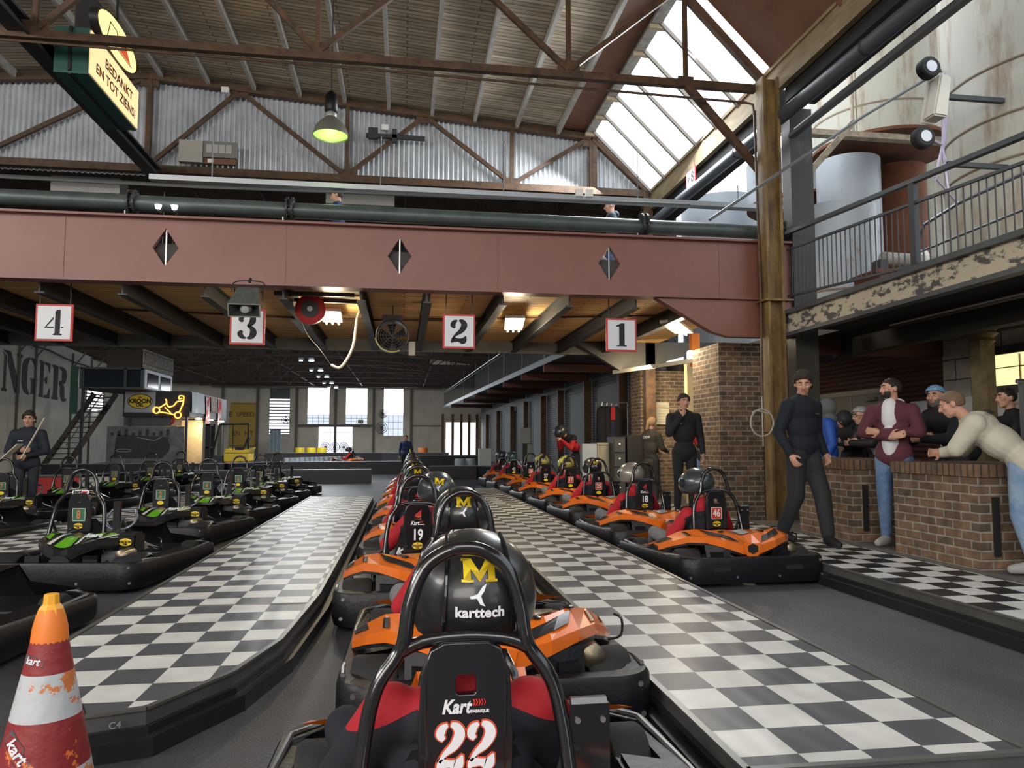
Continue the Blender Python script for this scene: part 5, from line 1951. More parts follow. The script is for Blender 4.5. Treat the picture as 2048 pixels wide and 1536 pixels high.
tag(MB().tube(catmull([(-.70, 12.4, 3.42), (-.76, 12.4, 3.27), (-.81, 12.4, 2.85), (-.91, 12.4, 2.6), (-1.03, 12.4, 2.46), (-1.17, 12.4, 2.51)], 5), [.014] + [.022] * 24 + [.006], 8).build('hose', mat('cream_hose', (.62, .56, .42), .5), smooth=True), 'cream hose hanging in a bend right of the tube lamp', 'hose')
tag(MB().tube(catmull([(-1.17, 12.4, 2.51), (-1.35, 12.4, 2.76), (-1.55, 12.4, 3.0), (-1.68, 12.4, 3.3)], 5), .006, 6).build('cable', dark_steel), 'thin dark cable looping up from the end of the cream hose', 'cable')

# ---- horn loudspeaker
T = empty('loudspeaker', (-2.00, 9.86, 2.95), 'weathered grey horn loudspeaker in front of board 3', 'loudspeaker')
spk = mat('speaker_grey', (.10, .11, .10), .55, var=.4, vscale=14)
mb = MB()
fr_ = [(-.20, -.10, -.09), (.20, -.10, -.09), (.20, -.10, .085), (-.20, -.10, .085)]
bk = [(-.13, .22, .02), (.13, .22, .02), (.13, .22, .24), (-.13, .22, .24)]
mb.add(fr_ + bk, [(0, 1, 5, 4), (1, 2, 6, 5), (2, 3, 7, 6), (3, 0, 4, 7), (4, 5, 6, 7)])
mb.build('horn_shell', spk, T)
ins = [(-.185, -.098, -.075), (.185, -.098, -.075), (.185, -.098, .07), (-.185, -.098, .07), (-.08, .08, -.02), (.08, .08, -.02), (.08, .08, .10), (-.08, .08, .10)]
MB().add(ins, [(0, 1, 5, 4), (1, 2, 6, 5), (2, 3, 7, 6), (3, 0, 4, 7), (4, 5, 6, 7)]).build('horn_throat', mat('throat_dark', (.03, .035, .03), .6), T)
MB().bb(-.20, .20, -.105, -.098, -.09, -.075).bb(-.20, .20, -.105, -.098, .07, .085).bb(-.20, -.185, -.105, -.098, -.09, .085).bb(.185, .20, -.105, -.098, -.09, .085).build('horn_lip', mat('lip_grey', (.2, .2, .18), .5), T)
MB().lathe([(.02, -.07), (.05, -.06), (.07, -.01), (.075, .04)], (0, 0, .0), 'Y', 18).build('driver_cone', mat('driver_pale', (.32, .32, .30), .5), T, smooth=True)
MB().tube(catmull([(-.18, .1, .2), (-.17, .3, .3), (.17, .3, .3), (.18, .1, .2)], 4), .008, 6).tube([(0, .31, .30), (0, .38, .33)], .02, 6).build('bracket', dark_steel, T)
T.rotation_euler = (.35, 0, 0)

# ---- bell lamp
T = empty('bell_lamp', (-1.15, 11.5, 5.95), 'hanging grey bell lamp with yellow-green glow inside', 'lamp')
MB().lathe([(.272, .0), (.268, .03), (.235, .13), (.17, .22), (.105, .275), (.085, .30)], (0, 0, 0), 'Z', 32, cap=False).lathe([(.262, .003), (.225, .13), (.16, .215), (.095, .27), (.0, .275)], (0, 0, 0), 'Z', 32, cap=False).build('shade', mat('shade_grey', (.23, .23, .19), .35, metal=.5), T, smooth=True)
MB().lathe([(.085, .30), (.09, .33), (.085, .36), (.06, .37), (.055, .40)], (0, 0, 0), 'Z', 20).build('collar', mat('collar_grey', (.35, .35, .33), .4, metal=.4), T, smooth=True)
MB().lathe([(.085, .38), (.10, .40), (.10, .62), (.05, .70), (.02, .72)], (0, 0, 0), 'Z', 20).build('ballast_case', black_plastic, T, smooth=True)
MB().tube([(0, 0, .7), (0, 0, 2.55)], .010, 6).build('cable', dark_steel, T)
MB().lathe([(.255, .020), (.05, .012)], (0, 0, 0), 'Z', 28).build('glass', mat('lamp_glass_green', (.5, .8, .2), .4, emit=(.42, .78, .16), es=.95), T)
pl = bpy.data.lights.new('bell_lamp_light', 'POINT')
pl.energy = 6
pl.color = (.7, 1, .4)
pl.shadow_soft_size = .1
plo = bpy.data.objects.new('bell_lamp_light', pl)
COL.objects.link(plo)
plo.location = (-1.15, 11.5, 5.8)

# ---- lit farewell sign
T = empty('light_box_sign', (-4.4, 10.9, 6.42), 'large green light box sign with glowing lettered face and oval top', 'sign')
gr = mat('sign_green', (.012, .085, .065), .5)
MB().bb(-.47, -.02, -.02, 1.92, -.03, .64).build('green_case', gr, T)
MB().bb(-.28, -.24, -.045, -.02, .0, .64).bb(-.28, -.24, -.02, 1.9, -.045, -.03).build('case_seam', black_matte, T)
face = mat('sign_face_glow', (1, .7, .4), .5, emit=(1.0, .60, .27), es=.95)
MB().bb(-.02, .0, .0, 1.90, .0, .62).build('lit_face', face, T)
R3 = (PI / 2, 0, PI / 2)
place(text_mesh('BEDANKT', .20, .001, .004, sx=1.25), 'lettering', mat('sign_letter', (.09, .03, .01), .6), T, (.004, 1.06, .40), R3)
place(text_mesh('EN TOT ZIENS!', .20, .001, .004, sx=1.18), 'lettering', mat('sign_letter'), T, (.004, .98, .17), R3)
ov = place(poly_mesh([ellipse(.80, .31, 36)], .06), 'oval_case', mat('oval_dark', (.02, .02, .018), .5), T, (-.04, .90, .93), R3, copy=False)
place(poly_mesh([ellipse(.77, .285, 36)], .004), 'oval_face', mat('oval_glow', (1, .8, .3), .5, emit=(1.0, .72, .30), es=1.1), ov, (0, 0, .062), (0, 0, 0), copy=False)
place(poly_mesh([[(-.45, -.13), (.55, -.13), (.55, -.115), (-.45, -.115)], [(-.45, -.13), (-.43, -.13), (-.33, .15), (-.35, .15)], [(-.35, .14), (-.1, .14), (.0, .02), (-.02, .01), (-.11, .125), (-.35, .125)]], .002), 'emblem_outline', mat('sign_letter'), ov, (0, 0, .07), (0, 0, 0), copy=False)
place(poly_mesh([[(.05, -.10), (.50, -.10), (.22, .13)]], .002), 'red_triangle', mat('emblem_red', (.6, .08, .03), .5, emit=(.7, .10, .03), es=.6), ov, (0, 0, .069), (0, 0, 0), copy=False)
MB().bb(-.4, -.1, .4, 1.5, .64, 1.3).tube([(-.2, .5, 1.2), (-.2, .5, 2.3)], .02, 6).tube([(-.2, 1.4, 1.2), (-.2, 1.4, 2.3)], .02, 6).build('hanger', black_matte, T)

# ---- boxes on the corrugated sheets
T = empty('electric_cabinet', (-4.38, 15.86, 6.99), 'pale metal cabinet with breaker panel on the corrugated wall', 'cabinet')
MB().bb(-.23, .23, -.08, .06, .0, .46).build('pale_cabinet', mat('cabinet_beige', (.40, .38, .33), .6), T)
MB().bb(.24, .90, -.05, .06, .13, .47).build('grey_panel', mat('panel_grey', (.20, .19, .18), .6), T)
for k in range(4):
    MB().bb(.30 + k * .13, .41 + k * .13, -.06, -.05, .22, .40).build('breaker_door', mat('breaker_pale', (.42, .42, .38), .6), T)
MB().bb(.24, .88, -.02, .05, 0, .12).build('wood_back', mat('wood_back_m', (.16, .08, .04), .7), T)
MB().bb(.33, .44, -.04, -.02, .02, .10).build('socket', white_p, T)
for (x, z, lab) in ((-1.62, 8.32, 'small white siren box on the top chord near the bell lamp'), (-3.75, 8.58, 'small pale box on the top chord of the rusty truss'), (-.45, 7.98, 'small white box right of the bell lamp')):
    tag(MB().bb(x - .07, x + .07, 15.80, 15.9, z - .06, z + .06).build('wall_box', white_p), lab, 'box')
tag(MB().bb(-.85, .4, 15.80, 15.9, 7.75, 7.83).bb(-.8, -.6, 15.78, 15.9, 7.72, 7.95).bb(-.3, -.2, 15.8, 15.9, 7.66, 7.95).build('wall_fitting', dark_steel), 'dark cable fitting on the corrugated wall right of the bell lamp', 'fitting')
for x0, x1, lab in ((-1.78, -.25, 'white box unit above the mezzanine, behind the walking man'), (-7.55, -6.15, 'pale box unit above the mezzanine on the left')):
    tag(MB().bb(x0, x1, 17.0, 17.5, 6.64, 6.98).bb(x0, x1, 16.98, 17.0, 6.76, 6.78).build('air_unit', mat('unit_white', (.50, .49, .45), .6)), lab, 'air unit')

# ---- small hanging sign on the eaves, rope on the column, lantern
T = empty('bay_sign', (5.42, 13.4, 6.12), 'small white sign with red border hanging below the skylight gutter', 'sign')
MB().bb(-.01, .01, -.22, .22, 0, .36).build('red_board', red_p, T)
MB().bb(-.015, -.01, -.19, .19, .03, .33).build('white_face', white_p, T)
place(text_mesh('8', .28, .001, .004), 'number', black_matte, T, (-.018, -.10, .18), (PI / 2, 0, -PI / 2))
place(text_mesh('P', .20, .001, .003), 'number', black_matte, T, (-.018, .09, .16), (PI / 2, 0, -PI / 2))
for s in (-1, 1):
    MB().tube([(0, s * .18, .36), (0, s * .18, .55)], .006, 5).build('hanger', dark_steel, T)
tag(MB().tube([V((4.98, 9.90, 1.53)) + V((.17 * math.cos(t), 0, .19 * math.sin(t))) for t in [2 * PI * i / 24 for i in range(24)]], .012, 6, closed=True).tube(catmull([(4.84, 9.9, 1.66), (4.9, 9.89, 1.70), (5.08, 9.9, 1.66)], 4), .012, 6).tube([(5.0, 9.93, 1.9), (5.0, 9.92, 1.2)], .010, 6).build('rope_coil', mat('pale_rope', (.45, .42, .36), .7), smooth=True), 'pale rope loop hanging by the yellowish column', 'rope')
T = empty('wall_lantern', (5.55, 13.9, 2.86), 'small glowing white lantern on the orange post', 'lamp')
MB().lathe([(.05, 0), (.075, .03), (.08, .14), (.06, .18)], (0, 0, 0), 'Z', 16).build('globe', mat('lantern_glow', (1, .9, .8), .4, emit=(1, .88, .72), es=6), T, smooth=True)
MB().bb(-.04, .10, -.02, .02, .16, .20).build('bracket', dark_steel, T)
tl = area('pillar_wash', (5.0, 14.9, 2.75), (5.7, 16.4, 1.6), .5, .5, 55, (1, .80, .50))

# ---- tanks behind the balcony
tank_m = mat('tank_cream_paint', (.40, .38, .31), .45, col2=(.22, .14, .075), lo=.30, hi=.50, vscale=1.7, stretch=(2.2, 2.2, .45), bump=.15)
tank_w = mat('tank_pale_grey_paint', (.37, .40, .43), .4, col2=(.26, .17, .12), lo=.28, hi=.42, vscale=2.2, stretch=(1.5, 1.5, .8), bump=.15)
under = mat('rusty_underside', (.17, .055, .020), .85, var=.45, vscale=1.5)


def tank(x, y, r, z0, z1, m, label, cone=None, rings=(), deck=None, rim=True):
    T = empty('storage_tank', (x, y, z0), label, 'tank', group='industrial tanks behind the balcony')
    h = z1 - z0
    MB().lathe([(r, .0), (r, h)], (0, 0, 0), 'Z', 48, cap=False).build('tank_wall', m, T, smooth=True)
    if rim:
        MB().lathe([(r * 1.01, -.03), (r * 1.01, .03)], (0, 0, 0), 'Z', 48).build('underside', under, T)
    if cone:
        MB().lathe([(cone[0], cone[1] - z0), (r, 0)], (0, 0, 0), 'Z', 48, cap=False).build('cone_bottom', m, T, smooth=True)
    for z in rings:
        MB().lathe([(r * 1.004, z), (r * 1.010, z + .02), (r * 1.004, z + .04)], (0, 0, 0), 'Z', 48, cap=False).build('seam_ring', mat('seam_brown', (.20, .15, .10), .7), T, smooth=True)
    MB().lathe([(r, h), (.05, h + .12)], (0, 0, 0), 'Z', 32).build('roof', m, T)
    return T


tank(9.2, 9.05, 1.50, 3.95, 9.8, tank_m, 'huge cream tank with brown streaks and conical bottom at the right edge', cone=(.55, 3.13), rings=(1.0, 1.6, 2.3, 4.0), rim=False)
tank(9.18, 13.1, 1.26, 6.9, 10.2, tank_m, 'cream tank with broad rusty underside left of the huge streaked one', rings=(.5,))
tank(9.10, 15.9, 1.20, 6.7, 7.75, tank_w, 'low tank with rust-orange underside, mostly behind the dark column', rings=())
tank(8.35, 18.6, 1.05, 3.1, 7.6, tank_w, 'pale grey tank with peeling paint left of the yellowish column', rim=False, rings=(2.6,))
tank(8.55, 13.2, .58, 3.1, 6.70, tank_w, 'pale grey standing tank below the broad rusty underside', rim=False, rings=(1.2,))
tank(9.75, 13.4, .52, 3.1, 6.70, under, 'dark brown cylinder added for the shadowed area under the broad rusty underside', rim=False)  # added cylinder; the shade under the tank is put into its dark colour
tank(9.1, 15.9, .5, 3.1, 6.6, under, 'rusty supporting tank under the low orange-bottomed tank', rim=False)
tank(7.55, 12.0, .62, 3.1, 5.35, tank_w, 'short pale blue-grey tank directly behind the railing next to the dark column', rim=False, rings=(.7,))
tank(11.5, 15.0, .8, 3.1, 9.5, tank_m, 'tank added between the pale tanks and the huge streaked one, covering bright sky', rim=False)  # added to cover the sky glare between the other tanks
struct(MB().bb(9.8, 15, 17.6, 17.8, 3.1, 6.6).build('wall_side', mat('dark_glare_backing', (.05, .028, .02), .8)))  # dark wall added behind the tanks to block the bright sky
tag(MB().bar((6.5, 12, 6.72), (9.9, 12, 6.72), .08, .14).bar((6.5, 11.95, 6.66), (9.9, 11.95, 6.66), .16, .03).tube([(7.9, 12, 6.8), (7.9, 12, 9.6)], .03, 6).tube([(7.98, 12, 6.8), (7.98, 12, 9.6)], .012, 5).build('tank_beam', mat('cream_rusty_steel', (.42, .34, .24), .7, var=.5, vscale=6)), 'cream rusty steel beam with tie rods crossing in front of the tanks', 'beam')
tag(MB().bar((6.25, 11.5, 5.25), (7.6, 11.5, 6.75), .07, .10).build('diagonal_strut', mat('cream_rusty_steel')), 'cream diagonal strut between balcony corner and tank beam', 'strut')
tag(MB().tube([(4.2, 9.75, 4.35), (6.6, 9.75, 6.0), (9.2, 9.75, 7.6)], .022, 8).build('tie_rod', dull_steel), 'long thin tie rod slanting up across the tanks', 'rod')
# machine behind the railing
T = empty('red_machine', (6.9, 9.6, 3.10), 'rust-red machine with grey pipe behind the balcony railing', 'machine')
MB().bb(-.45, .9, -.3, .3, 0, .5).bb(-.5, .95, -.33, .33, .48, .53).build('machine_body', mat('machine_red', (.16, .045, .03), .7, var=.3, vscale=6), T)
MB().tube([(-.2, 0, .75), (1.0, 0, .72)], .10, 14).build('pipe', mat('pipe_cream', (.36, .34, .29), .6, var=.4, vscale=6), T, smooth=True)
MB().lathe([(.14, -.03), (.17, 0), (.14, .03)], (.42, 0, .74), 'X', 18).build('pipe_clamp', white_p, T)
MB().bb(-.3, -.2, -.1, .1, .53, .72).build('pipe_foot', dark_steel, T)
MB().bb(.7, .8, -.1, .1, .53, .65).build('pipe_foot', dark_steel, T)
# kart frame hung on the tank
T = empty('old_kart', (6.68, 8.55, 4.52), 'stripped white and purple kart hung upright on the huge tank', 'go kart')
fm = mat('pale_purple_frame', (.50, .44, .58), .4, metal=.3)
MB().tube([(.25, 0, 0), (.2, 0, .5), (.28, 0, 1.0), (.26, 0, 1.55)], .02, 6).tube([(.0, -.1, .1), (.15, -.05, .5), (.22, -.05, 1.0)], .018, 6).tube([(.0, -.1, .1), (.35, 0, -.15)], .015, 6).tube([(-.02, -.1, .05), (.08, -.2, .3), (.15, -.05, .5)], .012, 6).tube([(.18, -.05, .55), (-.08, -.1, .62)], .015, 6).build('frame', fm, T)
for z, x in ((.62, -.14), (1.55, -.02)):
    wl = MB().lathe([(.06, -.07), (.12, -.07), (.14, -.05), (.14, .05), (.12, .07), (.06, .07)], (x, -.08, z), 'Y', 20).build('wheel', rubber, T, smooth=True)
    MB().lathe([(.075, -.075), (.075, -.03), (.045, -.02)], (x, -.08, z), 'Y', 16).build('rim', sticker_white, wl)
MB().prism([(-.10, .86), (.10, .84), (.18, 1.38), (.03, 1.42)], -.25, -.02, plane='XZ').build('side_pod', mat('pod_cream', (.62, .58, .48), .4), T, bev=.02)
MB().bb(.25, 1.15, -.03, .03, .3, .36).build('bracket', dark_steel, T)
MB().bb(.25, 1.15, -.03, .03, 1.2, 1.26).build('bracket', dark_steel, T)

# ---- control cabin, far left
T = empty('control_cabin', (-11.8, 34, 0), 'control cabin with dark upper window box beyond the left-hand karts', 'cabin')
MB().bb(0, 2.7, 0, 6.8, 2.35, 3.45).build('sign_box', mat('sign_box_black', (.012, .012, .016), .5), T)
MB().bb(-1.3, 1.15, -1.2, 2.6, 3.46, 3.52).bb(-1.3, 1.15, -1.2, 2.6, 4.25, 4.33).bb(-1.3, -1.2, -1.2, -1.1, 3.5, 4.3).bb(.4, .5, -1.2, -1.1, 3.5, 4.3).bb(1.05, 1.15, -1.2, -1.1, 3.5, 4.3).build('cabin_frame', mat('cabin_green_grey', (.045, .06, .055), .5), T)
MB().bb(-1.2, 1.05, -1.08, -1.03, 3.5, 4.25).build('front_window', mat('cabin_dark_glass', (.01, .015, .025), .1), T)
MB().bb(-1.65, -1.35, -1.2, -1.14, 2.4, 4.35).build('open_window', mat('green_pane', (.03, .09, .06), .3), T)
MB().bb(1.10, 1.20, -1.2, 2.7, 4.33, 5.10).build('block_parapet', brick_mat('cream_blocks', (.42, .40, .35), (.36, .34, .30), (.12, .11, .10), .6, .5, .02), T)
MB().bb(-.3, 1.05, -1.15, -1.05, 4.33, 5.0).build('brown_panel', mat('brown_panel_m', (.05, .03, .02), .7), T)
sd = MB().bb(1.15, 1.2, -1.1, 2.6, 3.5, 4.27).build('side_window_frame', mat('pale_window_frame', (.50, .56, .66), .4), T)
for k in range(2):
    MB().bb(1.2, 1.22, -.85 + k * 1.75, .55 + k * 1.75, 3.56, 4.15).build('pane', mat('cabin_dark_glass'), sd)
for q in ((-1.25, -1.15, -1.1, -1.0, 0, 3.46), (.2, .3, .1, .2, 0, 2.35), (2.5, 2.6, .1, .2, .0, 2.35), (2.4, 2.6, 6.4, 6.6, 0, 2.35)):
    MB().bb(*q).build('cabin_post', dark_steel, T)
MB().bb(.0, 1.9, .15, .2, 1.95, 2.35).build('slatted_panel', mat('slate_slats', (.08, .085, .09), .6), T)
bn = MB().bb(.06, 1.30, -.03, -.01, 2.52, 3.42).build('oil_banner', mat('banner_pale', (.42, .43, .46), .7, bump=.4, bscale=4), T)
oil_badge(bn, (.68, -.035, 3.0), 1.02)
# neon kart outline
neon = mat('neon_orange', (1, .4, .05), .4, emit=(1.0, .34, .04), es=6)
mb = MB()
for cx, cz in ((1.36, 2.62), (2.24, 2.42)):
    mb.tube([(cx + .13 * math.cos(2 * PI * i / 20), -.05, cz + .13 * math.sin(2 * PI * i / 20)) for i in range(20)], .024, 6, closed=True)
mb.tube(catmull([(1.48, -.05, 2.55), (1.8, -.05, 2.5), (2.12, -.05, 2.42)], 4), .024, 6)
mb.tube(catmull([(1.45, -.05, 2.72), (1.62, -.05, 2.82), (1.76, -.05, 2.95), (1.72, -.05, 3.1)], 4), .024, 6)
mb.tube(catmull([(1.76, -.05, 2.92), (1.85, -.05, 2.78), (2.05, -.05, 2.82), (2.2, -.05, 3.0), (2.42, -.05, 3.04), (2.45, -.05, 3.22), (2.28, -.05, 3.24), (2.26, -.05, 3.12), (2.38, -.05, 3.14)], 5), .024, 6)
mb.tube(catmull([(2.45, -.05, 3.25), (2.44, -.05, 2.95), (2.30, -.05, 2.56)], 4), .024, 6)
mb.tube([(1.7, -.05, 2.75), (1.95, -.05, 2.5)], .02, 6)
mb.build('neon_kart', neon, T)
# cloths on the right side of the cabin box
for k, (y0, y1, z0, z1, m_, nm, lab) in enumerate(((.1, 2.3, 2.55, 3.45, mat('cloth_grey_white', (.46, .48, .50), .8, bump=.6, bscale=3), 'cloth', 'pale grey cloth'), (2.5, 3.3, 2.1, 3.4, mat('flag_red_white', (.55, .09, .10), .8, col2=(.55, .5, .5), lo=.5, hi=.52, vscale=2.2), 'flag', 'red and white flag'),
                                          (3.4, 4.7, 2.7, 3.4, mat('flag_pale', (.50, .42, .38), .8, var=.5, vscale=5), 'flag', 'pale printed flag'), (4.8, 5.6, 2.1, 3.4, mat('flag_red_white'), 'flag', 'second red and white flag'))):
    mb = MB()
    n = 14
    vs, fs = [], []
    for i in range(n + 1):
        yy = y0 + (y1 - y0) * i / n
        for j in range(5):
            zz = z1 - (z1 - z0) * j / 4
            vs.append((2.74 + .03 * math.sin(i * 1.3 + j * .4), yy, zz))
    for i in range(n):
        for j in range(4):
            q = i * 5 + j
            fs.append((q, q + 5, q + 6, q + 1))
    mb.add(vs, fs)
    o = mb.build('hanging_' + nm, m_, smooth=True)
    o.location = (-11.8, 34, 0)
    tag(o, lab + ' hanging from the right side of the black cabin box', 'flag')
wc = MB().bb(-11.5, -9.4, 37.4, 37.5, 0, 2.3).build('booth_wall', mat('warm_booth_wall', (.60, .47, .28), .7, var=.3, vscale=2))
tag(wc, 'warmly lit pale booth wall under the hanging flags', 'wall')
for k in range(3):
    T2 = empty('spot_lamp', (-8.95 + .02 * k, 34.9 + k * 2.0, 2.22), 'bright spot lamp below the cabin box, ' + ('nearest of three', 'middle of three', 'farthest of three')[k], 'lamp', group='spot lamps below the cabin box')
    MB().lathe([(.10, 0), (.16, -.05), (.02, -.06)], (0, 0, .1), 'Z', 14).build('lamp_head', mat('spot_glow', (1, .9, .8), .4, emit=(1, .92, .80), es=14), T2)
    area('spot_light', (-9.3, 34.9 + k * 1.0, 2.1), (-10.3, 37.4, .8), .2, .2, 22, (1, .80, .52))
o = MB().bb(-10.95, -10.4, 36.9, 37.0, .0, 2.05).build('striped_board', mat('stripe_yellow_black', (.75, .55, .02), .6))
tag(o, 'yellow and black striped board beside the lit booth', 'board')
for k in range(7):
    MB().add([(-10.95, 36.89, .15 + k * .26), (-10.4, 36.89, .45 + k * .26), (-10.4, 36.89, .57 + k * .26), (-10.95, 36.89, .27 + k * .26)], [(0, 1, 2, 3)]).build('stripe', black_matte, o)
o = tag(MB().bb(-10.45, -9.5, 34.3, 34.35, 1.95, 2.42).build('notice_board', mat('notice_cream', (.55, .45, .32), .7)), 'cream notice board with red disc under the neon kart', 'board')
MB().lathe([(.17, -.01), (.17, .0)], (-9.95, 34.29, 2.18), 'Y', 20).build('red_disc', red_p, o)
MB().lathe([(.08, -.012), (.08, .0)], (-9.95, 34.285, 2.18), 'Y', 20).build('pale_centre', mat('notice_cream'), o)
# mural board
T = empty('mural_board', (-12.4, 34.0, .48), 'long black and white mural board of an old tank wagon below the neon kart', 'mural')
MB().bb(0, 3.1, 0, .06, -.4, 1.45).build('board', mat('mural_grey', (.20, .21, .21), .7, var=.5, vscale=2.5), T)
MB().prism([(.3, .1), (2.3, .1), (2.5, 1.0), (.4, 1.1)], -.02, -.001, plane='XZ').build('wagon_shadow', mat('mural_dark', (.05, .055, .06), .7, var=.3, vscale=4), T)
MB().lathe([(.40, -.03), (.40, -.001)], (2.15, 0, .58), 'Y', 30).build('wagon_end', mat('mural_end', (.035, .04, .045), .7), T)
MB().tube([(1.2, -.03, .98), (1.9, -.03, .85), (2.2, -.03, .98)], .015, 5).tube([(.7 + .3 * math.cos(2 * PI * i / 16), -.03, .42 + .06 * math.sin(2 * PI * i / 16)) for i in range(16)], .012, 5, closed=True).build('highlight_lines', mat('mural_light', (.38, .40, .40), .7), T)
for k in range(9):
    MB().bb(.15 + k * .28, .27 + k * .28, -.02, -.001, 1.05, 1.18 + .08 * (k % 3)).build('mural_figure', mat('mural_dark'), T)
# stairs
T = empty('staircase', (-15.0, 37.0, 0), 'dark steel staircase climbing beside the control cabin', 'stairs')
for s in (0, 1.0):
    MB().bar((-1.2 + s, 0, 0.1), (.2 + s, 1.8, 3.6), .06, .25).build('stringer', dark_steel, T)
for k in range(14):
    MB().bb(-1.1 + k * .1, -.1 + k * .1, .0 + k * .128, .2 + k * .128, .22 + k * .245, .26 + k * .245).build('step', dark_steel, T)
MB().tube([(-.2, -.05, 1.1), (.9, 1.4, 3.9)], .025, 6).build('handrail', mat('stair_rail', (.10, .13, .11), .5), T)
# yellow painted wall sign
T = empty('wall_sign', (-12.65, 57.9, .95), 'large ochre sign with SPEED lettering on the far wall', 'sign')
MB().bb(0, 1.95, 0, .06, 0, 3.25).build('ochre_board', mat('ochre', (.50, .33, .06), .7), T)
mb = MB()
mb.bb(.05, 1.9, -.01, 0, .05, .08).bb(.05, 1.9, -.01, 0, 3.15, 3.18).bb(1.87, 1.9, -.01, 0, .05, 3.18)
mb.build('border', black_matte, T)
place(text_mesh('E', .55, .001, 0), 'lettering', mat('dull_black', (.06, .05, .03), .7), T, (.05, -.01, 2.35))
place(text_mesh('SPEED', .48, .001, 0), 'lettering', mat('dull_black'), T, (1.1, -.01, 2.35))
place(text_mesh('EN  NT', .48, .001, 0), 'lettering', mat('dull_black'), T, (.95, -.01, .95))

# ---- forklift
T = empty('forklift', (-7.3, 34, 0), 'small yellow and red forklift with black overhead guard', 'forklift')
MB().bb(-.25, .75, -.4, .9, .42, .80).prism([(-.25, .78), (.75, .78), (.85, 1.0), (.5, .92), (.1, .92), (-.2, .98)], -.4, .5, plane='XZ').build('yellow_body', mat('forklift_yellow', (.72, .50, .03), .45), T, bev=.03)
MB().bb(-.22, .72, -.42, .85, .12, .42).build('red_counterweight', mat('forklift_red', (.45, .06, .04), .5), T, bev=.03)
MB().bb(-1.05, -.85, -.3, -.2, .1, 2.05).bb(-1.05, -.85, .5, .6, .1, 2.05).bb(-1.02, -.9, -.3, .6, 1.95, 2.05).bb(-1.02, -.9, -.3, .6, 1.0, 1.06).build('mast', black_matte, T)
MB().bb(-1.7, -1.0, -.2, -.08, .06, .12).bb(-1.7, -1.0, .35, .47, .06, .12).bb(-1.04, -1.0, -.25, .55, .1, .6).build('forks', dull_steel, T)
MB().tube([(-.75, -.35, .6), (-.45, -.35, 2.0), (.72, -.35, 2.05), (.75, -.35, .9)], .045, 6).bb(-.45, .72, -.35, .7, 2.02, 2.06).tube([(.1, -.35, 2.0), (.1, -.35, .9)], .02, 6).build('overhead_guard', black_matte, T)
MB().bb(.15, .55, -.1, .4, .9, 1.05).bar((.5, .15, 1.0), (.68, .15, 1.5), .4, .08).build('seat', black_matte, T)
MB().bb(-.85, -.3, -.35, .7, .2, .7).build('dashboard', dark_steel, T)
for x in (-.6, .45):
    for y in (-.42, .82):
        MB().lathe([(.2, -.08), (.22, 0), (.2, .08)], (x, y, .22), 'Y', 18).build('wheel', rubber, T, smooth=True)

# ---- track barriers
barr = mat('barrier_black', (.012, .013, .018), .38, bump=.2, bscale=3)
btop = mat('barrier_edge', (.18, .20, .23), .35)


def barrier(pts, h, label, d=.35):
    T = empty('track_barrier', (pts[0][0], pts[0][1], 0), label, 'barrier', group='black track barriers')
    o = V((pts[0][0], pts[0][1], 0))
    mb, tb = MB(), MB()
    for a_, b_ in zip(pts, pts[1:]):
        a3, b3 = V((*a_, 0)) - o, V((*b_, 0)) - o
        mb.bar(a3 + V((0, 0, h / 2)), b3 + V((0, 0, h / 2)), d, h)
        tb.bar(a3 + V((0, 0, h + .01)), b3 + V((0, 0, h + .01)), d * .9, .02)
    mb.build('barrier_wall', barr, T)
    tb.build('barrier_cap', btop, T)
    return T


barrier([(-13.5, 19.6), (-8.2, 21.0), (-7.3, 23.6), (-.95, 24.0)], .40, 'near black barrier behind the green karts')
barrier([(-12, 27.5), (-6.2, 27.8), (-5.0, 29.6), (.3, 30.2)], .50, 'second black barrier behind the green karts')
barrier([(.9, 25.5), (2.6, 25.7), (3.6, 23.5)], .45, 'black barrier beyond the head of the middle row')
barrier([(.6, 36.5), (4.2, 36.8)], .62, 'long black barrier before the far opening, right')
barrier([(-8, 46), (-1.2, 46.4), (2.8, 46)], .62, 'farthest black barrier below the far windows')
tag(MB().bb(2.75, 3.8, 24.1, 25.1, 0, .22).build('mat_stack', mat('olive_mat', (.09, .09, .05), .7)), 'low olive mat at the end of the black barrier', 'mat')
mb = MB()
for k in range(16):
    mb.lathe([(.14, 0), (.14, .5)], (-5.6 + k * .26 * .8, 38 + k * .3, 0), 'Z', 10)
o = mb.build('tyre_wall', mat('silver_barrier', (.40, .44, .47), .4, var=.4, vscale=3))
tag(o, 'curved row of silver-grey barrier tubes at the track bend', 'barrier')
track = mat('worn_track', (.22, .23, .25), .35)
struct(MB().bb(-5.5, 1.5, 31, 57.5, .0, .006).build('floor', track))
for (x, y, lab) in ((-6.55, 50, 'single yellow and red barrel left of the bright door'), (-5.75, 49.2, 'left of two yellow and red barrels before the bright door'), (-5.1, 49.4, 'right of two yellow and red barrels before the bright door'), (.45, 50, 'yellow and red barrel beyond the middle kart row'), (1.3, 48, 'orange barrel right of the far yellow one')):
    T = empty('barrel', (x, y, 0), lab, 'barrel', group='yellow and red barrels by the far wall')
    MB().lathe([(.28, .0), (.30, .05), (.30, .45)], (0, 0, 0), 'Z', 18).build('red_lower_half', red_p, T, smooth=True)
    MB().lathe([(.30, .45), (.30, .88), (.27, .92)], (0, 0, 0), 'Z', 18).build('yellow_upper_half', yellow_p if x < 1 else cone_o, T, smooth=True)
